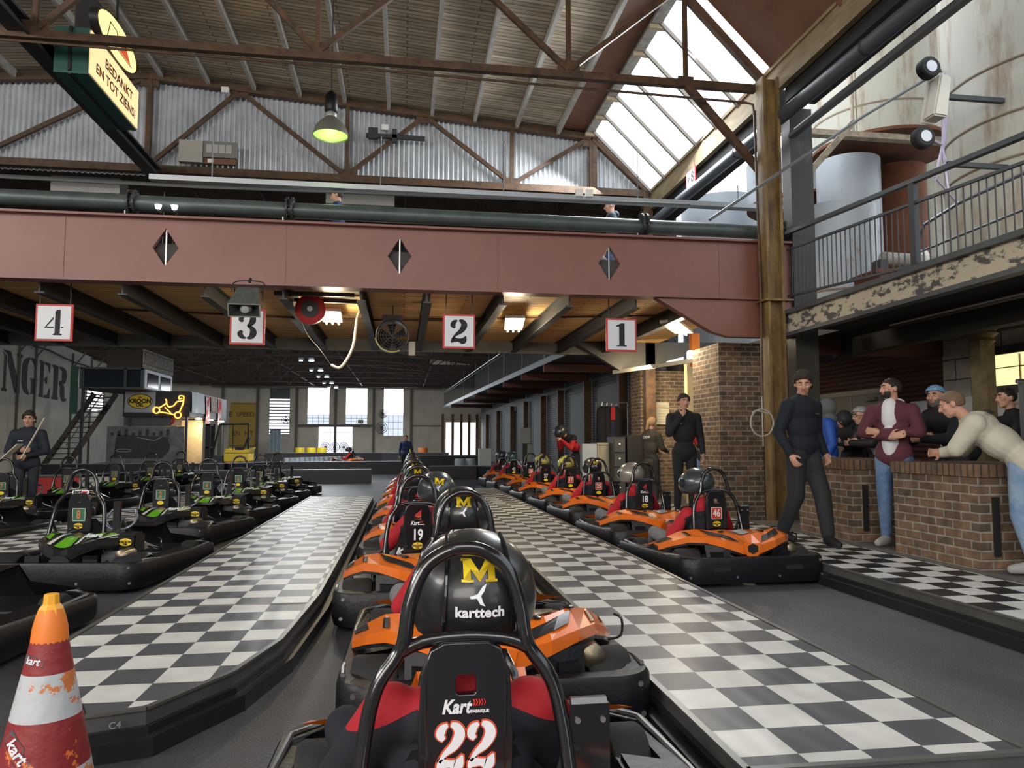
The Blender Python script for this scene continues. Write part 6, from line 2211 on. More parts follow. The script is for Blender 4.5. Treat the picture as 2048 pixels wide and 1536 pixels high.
for (x, z, r, y, lab) in ((-1.48, 3.41, .30, 57.6, 'small round wall fan beside the third tall far window'), (-1.58, 2.35, .42, 57.6, 'larger round wall fan below the small one'), (-8.6, 2.9, .3, 57.6, 'round fan in front of the louvred far window'),
                          (-5.65, .9, .33, 57.3, 'round floor fan at the bright door, leftmost of three'), (-4.98, .9, .33, 57.3, 'round floor fan at the bright door, middle of three'), (-4.33, .9, .33, 57.3, 'round floor fan at the bright door, rightmost of three')):
    T = empty('round_fan', (x, y, z), lab, 'fan', group='round fans at the far wall')
    mb = MB()
    for rr in (r, r * .66, r * .33):
        mb.tube([(rr * math.cos(2 * PI * i / 22), 0, rr * math.sin(2 * PI * i / 22)) for i in range(22)], .022, 5, closed=True)
    for k in range(8):
        mb.tube([(0, 0, 0), (r * math.cos(PI * k / 4), 0, r * math.sin(PI * k / 4))], .012, 4)
    mb.build('fan_guard', dark_steel, T)
    MB().lathe([(.07, -.05), (.07, .15)], (0, 0, 0), 'Y', 12).build('motor', black_matte, T)
    if z < 1:
        MB().bb(-.02, .02, .0, .04, -.9, -r).bb(-.2, .2, -.1, .14, -.9, -.87).build('stand', dark_steel, T)
    else:
        MB().bb(-.03, .03, .1, .4, -.03, .03).build('bracket', dark_steel, T)
o = tag(MB().bb(-3.35, -2.95, 57.8, 57.86, 2.68, 2.96).build('number_board', mat('sign_dull_green', (.16, .15, .05), .6)), 'small dark number board above the bright far door', 'sign')
place(text_mesh('13', .26, .001, .003), 'number', mat('pale_pink'), o, (-3.15, 57.79, 2.82))
o = MB()
n = 12
vs = [(-9.25 + .7 * i / n, 55 + .06 * math.sin(i * 1.6), z) for i in range(n + 1) for z in (.6, 2.15)]
fs = [(2 * i, 2 * i + 2, 2 * i + 3, 2 * i + 1) for i in range(n)]
tag(o.add(vs, fs).bb(-9.27, -9.24, 54.95, 55.05, 0, 2.2).bb(-8.53, -8.5, 54.95, 55.05, 0, 2.2).build('feather_banner', mat('cloth_blue_grey', (.34, .42, .46), .7)), 'grey-blue cloth banner before the louvred window', 'banner')

# ---- roof floodlights
for i, (x, y) in enumerate(((-4.06, 26.5), (-4.19, 30.9), (-4.29, 35.2), (-4.39, 40), (-4.45, 43.9), (-4.60, 48.5), (-4.65, 52.3))):
    T = empty('roof_floodlight', (x, y, 5.0), 'pair of cold white floodlights in the roof, %s' % ('nearest pair', 'second pair', 'third pair', 'fourth pair', 'fifth pair', 'sixth pair', 'farthest pair')[i], 'lamp', group='paired roof floodlights')
    for s in (-.35, .12):
        MB().bb(s - .12, s + .12, -.1, .1, .0, .12).build('housing', dull_steel, T)
        MB().lathe([(.11 if s > 0 else .07, -.02), (.13 if s > 0 else .08, 0)], (s, -.06, -.02), 'Z', 14).build('lamp_glass', mat('flood_glow', (.9, .95, 1), .4, emit=(.85, .93, 1.0), es=22), T)
    MB().bb(-.38, .2, -.02, .02, .12, .16).tube([(-.1, 0, .14), (-.1, 0, .4)], .015, 5).build('bracket', dark_steel, T)
for i, y in enumerate((28, 36, 46)):
    area('floodlight_light', (-4.2, y, 4.9), (-4.2, y, 0), .6, .6, 330, (.9, .95, 1))

# ---- right side furniture
T = empty('cabinet', (4.98, 16.6, 0), 'tall black cabinet beside the brick pillar', 'cabinet')
MB().bb(0, .62, -.3, .3, 0, 1.42).build('carcass', black_matte, T)
T = empty('drawer_tower', (4.80, 16.5, 0), 'narrow dark drawer tower left of the black cabinet', 'drawers')
MB().bb(-.16, .12, -.25, .25, 0, 1.38).build('carcass', dark_steel, T)
for k in range(4):
    d_ = MB().bb(-.14, .10, -.27, -.25, .08 + k * .32, .36 + k * .32).build('drawer', mat('drawer_slate', (.05, .055, .06), .5), T)
    MB().lathe([(.022, -.02), (.022, 0)], (-.02, -.27, .26 + k * .32), 'Y', 10).build('knob', sticker_white, d_)
tag(MB().bb(4.02, 4.36, 16.6, 17.0, 0, 1.22).build('low_cupboard', mat('pale_blue_grey', (.36, .42, .48), .6)), 'pale blue-grey cupboard end behind the bending rider', 'cupboard')
tag(MB().bb(4.37, 4.70, 16.6, 17.2, 0, 1.22).bb(4.36, 4.71, 16.58, 17.2, 1.2, 1.25).build('low_cupboard', mat('beige_board', (.27, .255, .20), .7)), 'beige cupboard left of the drawer tower', 'cupboard')
T = empty('jacket_rack', (5.0, 17.9, 0), 'dark racing jackets hanging on a rail against the grey wall', 'jackets')
for k in range(4):
    mb = MB()
    x0 = -.17 + k * .13
    mb.lathe([(.10, .95), (.16, 1.1), (.15, 1.6), (.14, 1.95), (.10, 2.1), (.03, 2.15)], (x0, k * .03, 0), 'Z', 10)
    mb.build('jacket', navy_cloth if k != 2 else mat('navy_blue_cloth', (.015, .02, .05), .8), T, smooth=True)
    MB().tube([(x0, k * .03, 2.13), (x0 + .02, k * .03, 2.24)], .012, 5).build('hanger', steel, T)
MB().bb(.03, .13, -.14, -.12, 1.8, 2.12).build('red_lining', red_cloth, T)
MB().tube([(-.3, .05, 2.23), (.5, .05, 2.23)], .015, 6).tube([(.5, .05, 0), (.5, .05, 2.23)], .015, 6).tube([(-.3, .05, 0), (-.3, .05, 2.23)], .015, 6).build('rail', dull_steel, T)
for (x, y, z, w_, h_, lab, m_) in ((5.52, 17.1, 1.40, .30, .50, 'bluish notice sheet beside the hanging jackets', mat('paper_blue', (.42, .48, .60), .7)), (5.82, 16.32, 1.66, .30, .50, 'cream notice on the warm brick pillar', mat('paper_cream', (.62, .58, .45), .7))):
    o = tag(MB().bb(x - w_ / 2, x + w_ / 2, y - .012, y, z, z + h_).build('notice', m_), lab, 'notice')
    mb = MB()
    for k in range(7):
        mb.bb(x - w_ * .4, x + w_ * (.3 if k % 2 else .4), y - .014, y - .012, z + .05 + k * h_ * .125, z + .058 + k * h_ * .125)
    mb.build('print_lines', mat('print_grey', (.25, .26, .28), .7), o)
MB().bb(5.36, 5.40, 17.1, 17.14, 0, 1.9).bb(5.36, 5.7, 17.12, 17.14, 1.38, 1.92).build('notice_panel', mat('panel_grey'), o)
T = empty('control_post', (3.45, 22.2, 0), 'pale control box on a dark post beside the right-hand karts', 'control box')
MB().bb(.0, .32, -.1, .1, 1.22, 1.68).build('box', mat('pale_panel'), T)
MB().bb(.1, .22, -.05, .05, 0, 1.22).build('post', black_matte, T)
MB().bb(.24, .36, -.04, .04, .6, 1.2).build('lower_box', mat('pale_panel'), T)
tag(MB().bb(3.2, 3.7, 31.5, 32.0, .0, 1.0).build('bin', mat('pale_bin', (.5, .5, .46), .6)), 'pale bin beside the far right columns', 'bin')
for (x, y, lab) in ((2.3, 30.5, 'silver drum left of the pale bin'), (2.75, 30.6, 'silver drum right beside its twin by the pale bin')):
    tag(MB().lathe([(.2, 0), (.21, .05), (.21, .55), (.19, .6)], (x, y, 0), 'Z', 16).build('drum', mat('silver_barrier'), smooth=True), lab, 'drum')
tag(MB().bb(3.2, 3.3, 18, 29, .0, .55).build('white_fence', mat('pale_fence', (.5, .52, .52), .6)), 'low pale fence running behind the right-hand karts', 'fence').location = (1.25, 6, 0)
# black banner at the right edge
T = empty('pull_up_banner', (6.62, 6.9, .165), 'dark blue-black banner with white letter block at the right edge', 'banner')
MB().bb(-.28, 1.0, -.01, .01, .2, 1.72).build('banner_cloth', mat('banner_slate', (.03, .033, .045), .6), T)
MB().tube([(-.34, 0, 1.72), (1.0, 0, 1.74)], .025, 8).build('top_rail', steel, T)
MB().bb(-.3, -.25, -.03, .03, 0, 1.72).bb(.9, .95, -.03, .03, 0, 1.72).build('stand', dull_steel, T)
MB().bb(-.08, .5, -.018, -.01, 1.05, 1.45).build('white_block', white_p, T)
place(text_mesh('B', .36, .001, .008), 'lettering', black_matte, T, (.06, -.020, 1.25))
o = tag(MB().bb(8.585, 8.6, 11.3, 11.7, 1.35, 1.95).build('notice', mat('paper_grey', (.42, .45, .47), .7)), 'pale notice sheet on the maroon wall behind the bearded man', 'notice')
# spotlights on the beam
T = empty('beam_spotlight', (-3.1, 10.15, 4.26), 'pair of tiny bright spotlights on top of the red-brown beam', 'lamp')
for s in (-.08, .12):
    MB().lathe([(.03, 0), (.045, .05)], (s, -.04, .02), 'Z', 10).build('lamp_head', mat('tiny_spot_glow', (1, 1, 1), .4, emit=(.95, .97, 1), es=9), T)
    MB().bb(s - .01, s + .01, -.04, .1, -.01, .03).build('bracket', dark_steel, T)
# odds and ends at the far left
o = MB()
o.bb(-10.2, -8.6, 17.4, 18.2, .0, .35).bb(-9.9, -9.5, 17.5, 18.0, .35, .62).tube([(-9.3, 17.6, .3), (-9.3, 17.6, 1.1)], .03, 6).tube([(-9.0, 17.6, .3), (-9.0, 17.6, 1.15)], .03, 6)
tag(o.build('workbench', black_matte), 'dark low bench with upright rods left of the striped kerb', 'bench')
tag(MB().bb(-8.4, -7.5, 19.0, 19.5, .0, .42).bb(-7.5, -6.7, 19.0, 19.5, .0, .42, 1).build('track_kerb', [red_p, mat('kerb_cream', (.6, .58, .5), .6)]), 'red and cream kerb block behind the green karts', 'kerb')
# ================================================================ PEOPLE
hair_dark = mat('hair_dark', (.018, .013, .011), .7, bump=.5, bscale=60)
hair_brown = mat('hair_brown', (.028, .017, .012), .7, bump=.5, bscale=60)
hair_blond = mat('hair_sandy', (.16, .10, .06), .7, bump=.5, bscale=60)
net_w = mat('net_white', (.42, .45, .46), .7, col2=(.22, .22, .22), lo=.4, hi=.6, vscale=45)
net_b = mat('net_blue', (.20, .42, .68), .7, col2=(.12, .22, .34), lo=.4, hi=.6, vscale=45)
denim = mat('light_denim', (.16, .26, .42), .8, col2=(.30, .40, .52), vscale=4, bump=.3, bscale=30)
denim_d = mat('blue_denim', (.05, .10, .22), .8, col2=(.16, .25, .40), vscale=5, bump=.3, bscale=30)
char_c = mat('charcoal_cloth', (.020, .021, .024), .85, bump=.4, bscale=10)
blackc = mat('black_cloth', (.009, .010, .013), .85, bump=.4, bscale=9)
cream_c = mat('cream_cloth', (.56, .53, .43), .85, bump=.5, bscale=7)
maroon_c = mat('maroon_cloth', (.10, .025, .038), .85, bump=.4, bscale=9)
white_c = mat('white_cloth', (.70, .70, .72), .8, bump=.4, bscale=9)
grey_shoe = mat('grey_shoe', (.35, .35, .33), .7)
eye_w = mat('eye_white', (.6, .58, .55), .3)
eye_d = mat('eye_dark', (.03, .02, .015), .2)
lip_m = mat('lip', (.36, .13, .11), .5)


def person(loc, yaw, label, J=None, head=(0, 0, 0), s=1.0, top=blackc, bottom=char_c, shoes=black_matte, hair=('short', hair_dark), group=None,
           bulk=1.0, handcurl=(.35, .35), hand_dir=(None, None), palm=(None, None), hood=None, tee=None, beard=None, glasses=False, helmet=None,
           sleeve=True, topregion=None, toplen=0.0, skinm=None, voxel=.011, logo=None, collar=True, bare_arm=False, leg=1.0):
    D = dict(pel=(0, 0, .96), neck=(0, .0, 1.50), head=(0, .03, 1.665), shL=(-.185, 0, 1.43), shR=(.185, 0, 1.43), elL=(-.25, -.04, 1.14), elR=(.25, -.04, 1.14),
             wrL=(-.25, .08, .90), wrR=(.25, .08, .90), hiL=(-.095, 0, .93), hiR=(.095, 0, .93), knL=(-.10, .03, .50), knR=(.10, .03, .50), anL=(-.11, -.02, .09), anR=(.11, -.02, .09), toL=None, toR=None)
    if J:
        D.update(J)
    D = {k: (V(v) if v is not None else None) for k, v in D.items()}
    Rh = headm(*head)
    sp = (D['neck'] - D['pel'])
    up = sp.normalized()
    xr = (D['shR'] - D['shL']).normalized()
    xr = (xr - up * xr.dot(up)).normalized()
    fw = up.cross(xr)
    Mt = Matrix((xr, fw, up)).transposed()
    Hc = D['head']

    def at(t, f=0.0):
        return D['pel'] + sp * t + fw * f
    L = {}
    for S_, sg in (('L', -1), ('R', 1)):
        if D['to' + S_] is None:
            D['to' + S_] = D['an' + S_] + V((sg * .03, .17, -.045))
    B = head_parts(Hc, Rh)
    B += [('c', D['neck'] - up * .04, .058, Hc + Rh @ V((0, -.02, -.05)), .052)]
    B += [('e', at(.80), (.155, .095, .15), Mt), ('e', at(.45), (.135, .09, .17), Mt), ('e', at(.05), (.15, .10, .13), Mt)]
    for i, (S_, sg) in enumerate((('L', -1), ('R', 1))):
        B += [('c', D['sh' + S_], .05, D['el' + S_], .040), ('c', D['el' + S_], .038, D['wr' + S_], .025)]
        hd = hand_dir[i] or (D['wr' + S_] - D['el' + S_])
        pn = palm[i] or (-sg, 0, 0)
        B += finger_parts(D['wr' + S_], hd, pn, 1.0, handcurl[i], side=1 if V(hd).cross(V(pn)).dot(V((0, 1, 0))) > 0 or palm[i] else -1)
        B += [('c', D['hi' + S_], .078, D['kn' + S_], .055), ('c', D['kn' + S_], .05, D['an' + S_], .035), ('c', D['an' + S_], .034, D['to' + S_], .03)]
    me = capsule_mesh(B, .0085 if voxel < .012 else .012, 3)
    sk = skinm or skin
    P = obj_from(me, 'person', [sk, lip_m], None, lambda c, n: 1 if ((Rh.transposed() @ (V(c) - Hc)).y > .084 and -.066 < (Rh.transposed() @ (V(c) - Hc)).z < -.046 and abs((Rh.transposed() @ (V(c) - Hc)).x) < .026) else 0)
    # eyes and brows
    eb = MB()
    for sg in (-1, 1):
        eb.ell(Hc + Rh @ V((sg * .031, .0815, .008)), (.012, .010, .0058), Rh, 10, 6, 0)
        eb.ell(Hc + Rh @ V((sg * .031, .0870, .008)), (.0062, .006, .0055), Rh, 8, 6, 1)
    eb.build('eyes', [eye_w, eye_d], P, smooth=True)
    bb_ = MB()
    for sg in (-1, 1):
        bb_.tube([Hc + Rh @ V(p) for p in ((sg * .014, .096, .030), (sg * .032, .094, .036), (sg * .050, .084, .030))], [.005, .0055, .003], 6)
    bb_.build('eyebrows', hair[1] if hair[1] not in (net_w, net_b) else hair_brown, P)
    # top
    T = []
    k = bulk
    T += [('e', at(.80), (.185 * k, .118 * k, .165), Mt), ('e', at(.48), (.165 * k, .112 * k, .20), Mt), ('e', at(.12 - toplen * .4), (.172 * k, .120 * k, .15), Mt)]
    T += [('c', D['shL'], .070 * k, D['shR'], .070 * k)]
    if collar:
        T += [('c', D['neck'] - up * .05, .072, D['neck'] + up * .015, .066)]
    if toplen:
        T += [('e', at(-.12 * toplen), (.175 * k, .13 * k, .12), Mt)]
    for S_ in 'LR':
        T += [('c', D['sh' + S_], .072 * k, D['el' + S_], .056 * k)]
        if sleeve:
            T += [('c', D['el' + S_], .055 * k, D['el' + S_] + (D['wr' + S_] - D['el' + S_]) * .93, .038 * k)]
        elif bare_arm:
            T += [('c', D['el' + S_], .054 * k, D['el' + S_] + (D['wr' + S_] - D['el' + S_]) * .35, .046 * k)]
    tops = top if isinstance(top, (list, tuple)) else [top]
    J_ = obj_from(capsule_mesh(T, .012, 4), 'jacket', tops, P, topregion)
    if tee:
        q = MB().ell(at(.78, .040 * k), (.100, .095 * k, .19), Mt, 18, 14, keep=lambda c: c.y > .02).ell(at(.26, .052 * k), (.090, .092 * k, .24), Mt, 18, 14, keep=lambda c: c.y > .02)
        q.build('shirt', tee, P, smooth=True)
    if hood:
        obj_from(capsule_mesh([('e', D['neck'] - fw * .075 + up * .0, (.115, .07, .075), Mt), ('c', D['neck'] + xr * .09 + up * -.01, .035, D['neck'] + fw * .06 - up * .08 + xr * .05, .022), ('c', D['neck'] - xr * .09 - up * .01, .035, D['neck'] + fw * .06 - up * .08 - xr * .05, .022)], .011, 4), 'hood', hood, P)
    # trousers
    Tr = [('e', at(.04), (.160, .115, .13), Mt), ('c', D['hiL'], .088, D['hiR'], .088)]
    for S_ in 'LR':
        Tr += [('c', D['hi' + S_], .094 * (leg * .5 + .5), D['kn' + S_], .068 * leg), ('c', D['kn' + S_], .068 * leg, D['an' + S_] + V((0, 0, .04)), .052 * leg)]
    obj_from(capsule_mesh(Tr, .013, 4), 'trousers', bottom, P)
    for S_ in 'LR':
        a_, t_ = D['an' + S_], D['to' + S_]
        obj_from(capsule_mesh([('c', a_ + V((0, 0, -.005)), .045, t_, .036), ('c', a_ + V((0, 0, -.04)), .040, t_ + V((0, 0, -.005)), .034), ('c', a_ - (t_ - a_).normalized() * .03 + V((0, 0, -.035)), .038, a_, .042)], .012, 3), 'shoe', shoes, P)
    st, hm = hair
    if helmet:
        helmet_obj(P, Hc + Rh @ V((0, .0, .01)), Rh, .98, 'plain', helmet, full=False)
    elif st == 'short':
        obj_from(bake_cap(Hc, Rh, (.083, .103, .092), .006, hairline), 'hair', hm, P)
    elif st == 'full':
        obj_from(bake_cap(Hc, Rh, (.093, .115, .105), .012, hairline), 'hair', hm, P)
    elif st == 'curly':
        obj_from(bake_cap(Hc, Rh, (.094, .113, .126), .030, hairline), 'hair', hm, P)
    elif st == 'long':
        obj_from(bake_cap(Hc, Rh, (.092, .112, .102), .010, lambda c: c.z > .038 or (c.y < .015)), 'hair', hm, P)
        obj_from(capsule_mesh([('c', Hc + Rh @ V((0, -.10, .0)), .04, Hc + Rh @ V((0, -.13, -.14)), .022)], .012, 3), 'ponytail', hm, P)
    elif st == 'net':
        obj_from(bake_cap(Hc, Rh, (.098, .120, .108), .006, lambda c: c.z > .022 + .25 * c.y), 'hair_net', hm, P)
    elif st == 'hoodup':
        obj_from(capsule_mesh([('e', Hc + Rh @ V((0, -.03, .01)), (.115, .125, .135), Rh), ('e', D['neck'] - fw * .02, (.13, .11, .09), Mt)], .012, 4), 'hood', hm, P)
    elif st == 'cap':
        obj_from(bake_cap(Hc, Rh, (.086, .106, .098), .003, lambda c: c.z > .030), 'cap', hm, P)
        MB().add([Hc + Rh @ V(p) for p in ((-.06, .08, .035), (.06, .08, .035), (.05, .165, .025), (-.05, .165, .025), (-.06, .08, .030), (.06, .08, .030), (.05, .165, .020), (-.05, .165, .020))], [(0, 1, 2, 3), (4, 5, 6, 7), (2, 3, 7, 6), (0, 3, 7, 4), (1, 2, 6, 5)]).build('cap_peak', hm, P)
    if beard:
        q = MB().ell(Hc + Rh @ V((0, .030, -.050)), (.064, .070, .064), Rh, 18, 12, keep=lambda c: (c.y > -.005 and c.z < .010 and not (abs(c.x) < .025 and c.z > -.022 and c.y > .04)) )
        q.build('beard', beard, P, smooth=True)
    if glasses:
        q = MB()
        for sg in (-1, 1):
            q.tube([Hc + Rh @ V((sg * .033 + .024 * math.cos(t), .103, .008 + .017 * math.sin(t))) for t in [2 * PI * i / 14 for i in range(14)]], .0022, 5, closed=True)
            q.tube([Hc + Rh @ V((sg * .058, .102, .010)), Hc + Rh @ V((sg * .082, .0, .008))], .0022, 5)
        q.tube([Hc + Rh @ V((-.009, .103, .010)), Hc + Rh @ V((.009, .103, .010))], .0022, 5)
        q.build('glasses', black_gloss, P)
    if logo:
        txt, px_, pz_, sz, mm, back = logo
        base = at(pz_, (-.128 if back else .124) * k) + xr * px_
        o = place(text_mesh(txt, sz, .0015, .001, .1), 'jacket_lettering', mm, P, (0, 0, 0), (0, 0, 0))
        n_ = -fw if back else fw
        xx = xr if back else -xr
        Mx = Matrix((xx, up, n_)).transposed().to_4x4()
        Mx.translation = base
        o.matrix_local = Mx
    P.location = loc
    P.rotation_euler = (0, 0, yaw)
    P.scale = (s, s, s)
    tag(P, label, 'person', group)
    return P


def hairline(c):
    y = c.y
    if y < -.035:
        t = -.062
    elif y < .03:
        t = -.062 + (y + .035) / .065 * .075
    else:
        t = .013 + (y - .03) * .55
    if abs(c.x) > .055 and 0 < y < .045:
        t = min(t, -.01)
    return c.z > t


def bake_cap(c, Rm, r, amp, keep):
    mb = MB()
    mb.ell((0, 0, 0), r, None, 44, 30, keep=lambda q: keep(q))
    vs = []
    for v in mb.v:
        v = V(v)
        n_ = (noise.noise(v * 42) + .6 * noise.noise(v * 90)) * amp
        v = v + v.normalized() * n_
        vs.append(tuple(V(c) + Rm @ (v + V((0, -.012, .022)))))
    mb.v = vs
    o = mb.build('tmp', hair_dark)
    so = o.modifiers.new('s', 'SOLIDIFY')
    so.thickness = .012
    so.offset = -1
    bpy.context.view_layer.update()
    me = bake(o)
    bpy.data.objects.remove(o)
    me.shade_smooth()
    return me


WG = 'people standing around the lanes'
# man walking on the right-hand walkway
person((4.28, 7.60, .172), math.radians(-163), 'man in dark jumper and charcoal trousers walking on the right-hand walkway, curly dark hair',
       J=dict(knR=(.09, -.02, .50), anR=(.10, -.20, .10), toR=(.12, -.04, .05), knL=(-.08, .17, .50), anL=(-.04, .26, .09), toL=(.0, .43, .04), wrR=(.27, .10, .92), wrL=(-.26, .06, .93), elR=(.27, -.06, 1.16), elL=(-.27, -.06, 1.16)),
       head=(.75, .26, 0), s=1.03, top=mat('navy_jumper', (.006, .010, .018), .85, bump=.3, bscale=8), bottom=char_c, shoes=black_matte, hair=('curly', hair_brown), handcurl=(.6, .6), bulk=1.14, leg=1.32,
       logo=('-----', -.08, .72, .03, mat('faint_logo', (.16, .18, .20), .6), False), sleeve=True)
# man with arms crossed
person((5.10, 7.24, .17), math.radians(125), 'man in maroon hooded jacket and white shirt with crossed arms between the brick counters',
       J=dict(elL=(-.29, .06, 1.20), elR=(.29, .06, 1.20), wrL=(.06, .20, 1.20), wrR=(-.06, .235, 1.15), shL=(-.195, .01, 1.43), shR=(.195, .01, 1.43)),
       head=(.70, .0, 0), s=.99, top=[maroon_c], bottom=denim_d, shoes=grey_shoe, hair=('short', hair_dark), hood=white_c, tee=white_c, beard=hair_dark,
       hand_dir=((1, .1, .15), (-1, .1, .25)), palm=((0, -1, 0), (0, -1, 0)), toplen=.12, bulk=1.10, leg=1.1, group=WG)
# man in cream jacket bending over the counter
person((5.17, 5.64, .17), math.radians(20), 'man in cream jacket and light jeans leaning on the nearest brick counter, seen from behind',
       J=dict(pel=(.02, -.02, .93), neck=(-.16, .36, 1.27), head=(-.26, .44, 1.42), shL=(-.31, .22, 1.24), shR=(.05, .36, 1.24), elL=(-.36, .36, 1.03), wrL=(-.14, .50, 1.0), elR=(.06, .56, 1.02), wrR=(-.06, .68, .99),
              hiL=(-.09, -.02, .90), hiR=(.09, -.02, .90), knL=(-.10, .0, .48), knR=(.10, .0, .48), anL=(-.08, -.08, .09), anR=(.1, -.08, .09), toL=(-.2, .04, .045), toR=(-.02, .04, .045)),
       head=(-.5, .35, 0), s=1.0, top=cream_c, bottom=denim, shoes=grey_shoe, hair=('short', hair_blond), bulk=1.30, leg=1.2, hand_dir=((1, .5, 0), (-1, .4, 0)), toplen=.2,
       logo=('Lyle and Scott', .0, .86, .075, black_matte, True), group=WG)
# people behind the counters
lean = dict(pel=(0, -.16, .93), neck=(0, .14, 1.40), head=(0, .20, 1.55), shL=(-.19, .10, 1.34), shR=(.19, .10, 1.34), elL=(-.26, .26, 1.10), elR=(.26, .26, 1.10), wrL=(-.02, .42, 1.10), wrR=(.02, .38, 1.13))
person((5.95, 7.45, .17), math.radians(98), 'bearded man with blue hair net and black jacket behind the nearest counter', J=lean, head=(-.35, .0, 0), s=1.02, top=blackc, bottom=char_c,
       hair=('net', net_b), beard=mat('grey_beard', (.14, .13, .12), .8), hand_dir=((1, .2, 0), (-1, .2, 0)), group=WG, bulk=1.25)
person((6.15, 9.0, .17), math.radians(86), 'man with white hair net and glasses in a black padded jacket behind the far counter', J=dict(lean, head=(0, .26, 1.46), neck=(0, .17, 1.33)), head=(-.1, .12, 0), s=.98,
       top=mat('padded_black', (.016, .017, .018), .55, bump=.8, bscale=5), tee=white_c, bottom=char_c, hair=('net', net_w), glasses=True, hand_dir=((1, .2, 0), (-1, .2, 0)), group=WG, bulk=1.25)
person((6.25, 9.75, .17), math.radians(110), 'person in dark jacket with hood up, left of the man with the white hair net', J=dict(lean, head=(0, .20, 1.42), neck=(0, .14, 1.30)), head=(.3, .2, 0), s=.98,
       top=mat('dark_grey_jacket', (.03, .034, .034), .6, bump=.7, bscale=5), bottom=char_c, hair=('hoodup', mat('dark_grey_jacket')), group=WG, bulk=1.15)
person((5.62, 9.30, .17), math.radians(60), 'person in bright blue jacket with grey hood, mostly hidden behind the walking man', J=dict(), head=(.5, .1, 0), s=.93,
       top=mat('bright_blue_cloth', (.02, .09, .45), .6, bump=.5, bscale=7), bottom=denim, shoes=blackc, hair=('hoodup', mat('grey_hood', (.12, .13, .13), .8)), group=WG, bulk=1.05)
person((6.62, 7.25, .17), math.radians(75), 'man with beige hood behind the man in the cream jacket', J=dict(lean, head=(0, .14, 1.60), neck=(0, .08, 1.44)), head=(-.1, 0, 0), s=.98, top=blackc, hood=mat('beige_hood', (.36, .31, .24), .8), bottom=char_c,
       hair=('short', hair_dark), group=WG)
person((6.25, 5.95, .17), math.radians(80), 'person in red and black jacket at the right edge of the picture', s=.97, top=[blackc, red_cloth], topregion=lambda c, n: 1 if c.z > 1.38 else 0, bottom=char_c, hair=('short', hair_dark), group=WG)
# standing by the pillars
person((4.22, 10.9, .17), math.radians(172), 'man in black hooded jacket holding a hand to his mouth',
       J=dict(elR=(.24, .10, 1.20), wrR=(.06, .18, 1.46), wrL=(-.27, .04, .90)), head=(-.15, .05, 0), s=1.02, top=blackc, bottom=blackc, hair=('full', hair_brown), hood=blackc,
       hand_dir=((0, .1, -1), (-.35, -.3, .6)), palm=(None, (0, -1, .2)), handcurl=(.5, .9), toplen=.5, bulk=1.1, group=WG, logo=('KART', .09, .70, .03, mat('faint_logo'), False))
person((5.14, 12.3, .0), math.radians(155), 'man with pale blue hair net and red jacket behind the man in the black hood', head=(.1, .1, 0), s=1.06, top=[blackc, red_cloth],
       topregion=lambda c, n: 1 if (c.z > 1.22 - abs(c.x) * .6) else 0, bottom=denim_d, hair=('net', mat('net_pale_blue', (.42, .62, .66), .7)), group=WG, toplen=.3)
person((4.62, 13.6, .0), math.radians(-65), 'woman in long dark brown jacket with blond ponytail facing the brick pillar', head=(0, .15, 0), s=.97, top=mat('dark_brown_cloth', (.045, .038, .026), .8, bump=.4, bscale=8), bottom=char_c,
       J=dict(elR=(.22, .08, 1.18), wrR=(.12, .30, 1.12), elL=(-.22, .08, 1.18), wrL=(-.12, .30, 1.12)), hair=('long', mat('hair_blond', (.38, .24, .12), .6)), toplen=.6, group=WG, logo=('CREW', .0, .80, .07, sticker_white, True), voxel=.014)
person((3.98, 17.0, .0), math.radians(110), 'rider in red and black jacket bending forward to fasten a dark helmet', head=(0, .75, 0), s=1.0,
       J=dict(pel=(0, -.10, .95), neck=(0, .26, 1.40), head=(0, .42, 1.50), shL=(-.18, .18, 1.36), shR=(.18, .18, 1.36), elL=(-.24, .30, 1.12), elR=(.24, .30, 1.12), wrL=(-.07, .46, 1.32), wrR=(.07, .46, 1.32)),
       top=[blackc, red_cloth], topregion=lambda c, n: 1 if (1.06 < c.z < 1.24 or (abs(c.x) > .17 and c.z < 1.3) or (c.y > .35)) else 0, bottom=char_c, helmet=mat('helmet_gunmetal'), hand_dir=((.5, .5, .5), (-.5, .5, .5)), handcurl=(.9, .9), group=WG, toplen=.3, voxel=.014)
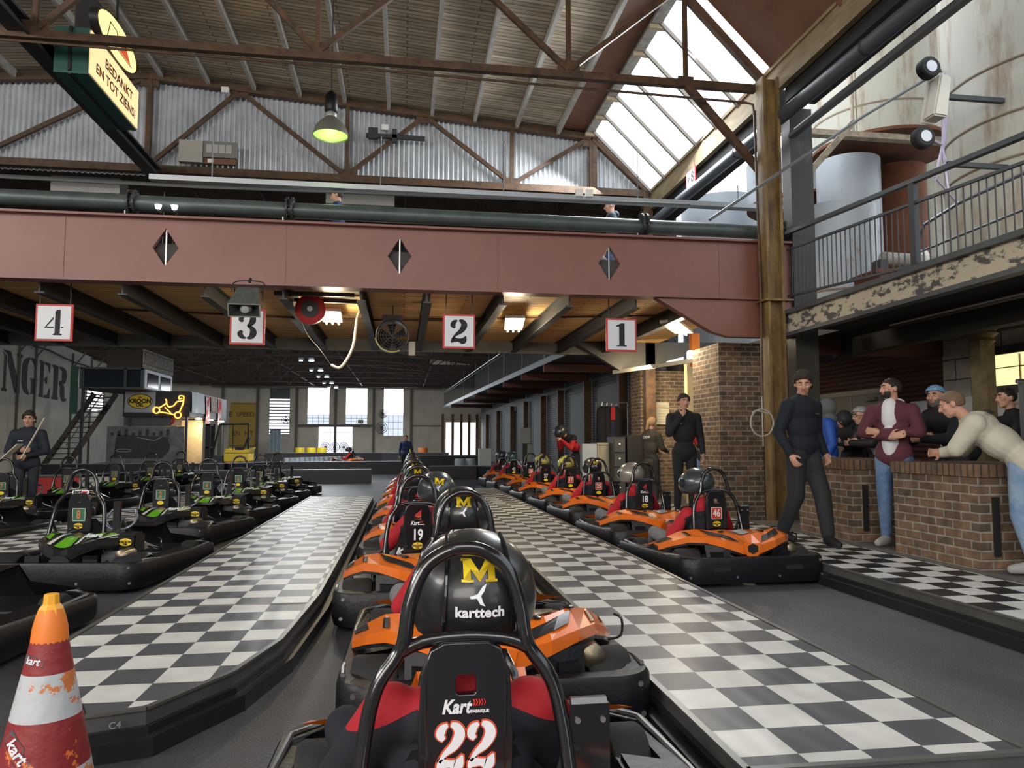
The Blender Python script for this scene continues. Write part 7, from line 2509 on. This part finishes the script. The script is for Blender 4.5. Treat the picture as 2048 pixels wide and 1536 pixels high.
# staff at the left
pm = person((-5.80, 12.75, 0), math.radians(192), 'man in dark zip jacket holding papers at the left edge, before the lettered wall',
       J=dict(elL=(-.27, .02, 1.15), wrL=(-.03, .24, 1.08), elR=(.27, .02, 1.15), wrR=(.05, .22, 1.16)), head=(0, .05, 0), s=.965, top=mat('staff_navy', (.012, .017, .028), .8, bump=.3, bscale=8), bottom=mat('staff_trousers', (.018, .024, .032), .8),
       hair=('curly', hair_dark), hand_dir=((1, .3, -.2), (-1, .3, .1)), palm=((0, -1, 0), (0, -1, 0)), handcurl=(.7, .7), bulk=1.12, group=WG, logo=('KART', .08, .66, .03, sticker_white, False), toplen=.2)
o = MB().bar((-5.72, 12.38, 1.0), (-5.40, 12.34, 1.62), .03, .012).bar((-5.98, 12.38, .98), (-5.74, 12.36, 1.22), .16, .012).build('papers', mat('paper_cream'))
tag(o, 'rolled papers and sheet held by the man at the left edge', 'papers')
o = MB().lathe([(.02, -.015), (.26, -.012), (.27, 0), (.26, .012)], (-6.95, 13.4, 1.18), 'Y', 28).tube([(-6.95, 13.4, .9), (-6.95, 13.4, 0)], .02, 6).build('signal_disc', mat('slate_panel', (.11, .13, .15), .5))
tag(o, 'round slate-grey disc on a stand cut by the left edge', 'disc')
# people up on the mezzanine
MG = 'people up on the mezzanine'
person((-1.15, 13.0, 3.92), math.radians(85), 'man with short brown hair in a blue top walking on the mezzanine left', head=(0, .1, 0), s=.955, top=mat('dark_blue_cloth', (.012, .03, .10), .8), bottom=mat('dark_blue_cloth'), hair=('short', hair_brown), group=MG, voxel=.014)
person((3.75, 13.1, 3.92), math.radians(80), 'man in dark cap and blue-grey hooded top on the mezzanine right', head=(0, .2, 0), s=1.0, top=mat('blue_grey_cloth', (.035, .055, .07), .8), hood=mat('blue_grey_cloth'), bottom=mat('blue_jeans_dull', (.06, .10, .2), .8), hair=('cap', blackc), group=MG, voxel=.014)
person((.12, 27.0, .0), math.radians(170), 'distant person in dark blue standing beyond the middle row of karts', s=.85, top=mat('dark_blue_cloth'), bottom=blackc, hair=('short', hair_dark), group=WG, voxel=.014)
o = MB().tube(catmull([(3.05, 12.0, 3.96), (3.0, 11.9, 4.25), (3.12, 11.9, 4.38), (3.35, 11.9, 4.2)], 4), [.05] * 12 + [.04], 8).bb(2.9, 3.3, 11.8, 12.2, 3.92, 3.98).build('wheel_chock', mat('silver_grey', (.5, .5, .52), .3, metal=.6), smooth=True)
tag(o, 'small silver curved object on the mezzanine edge', 'fitting')
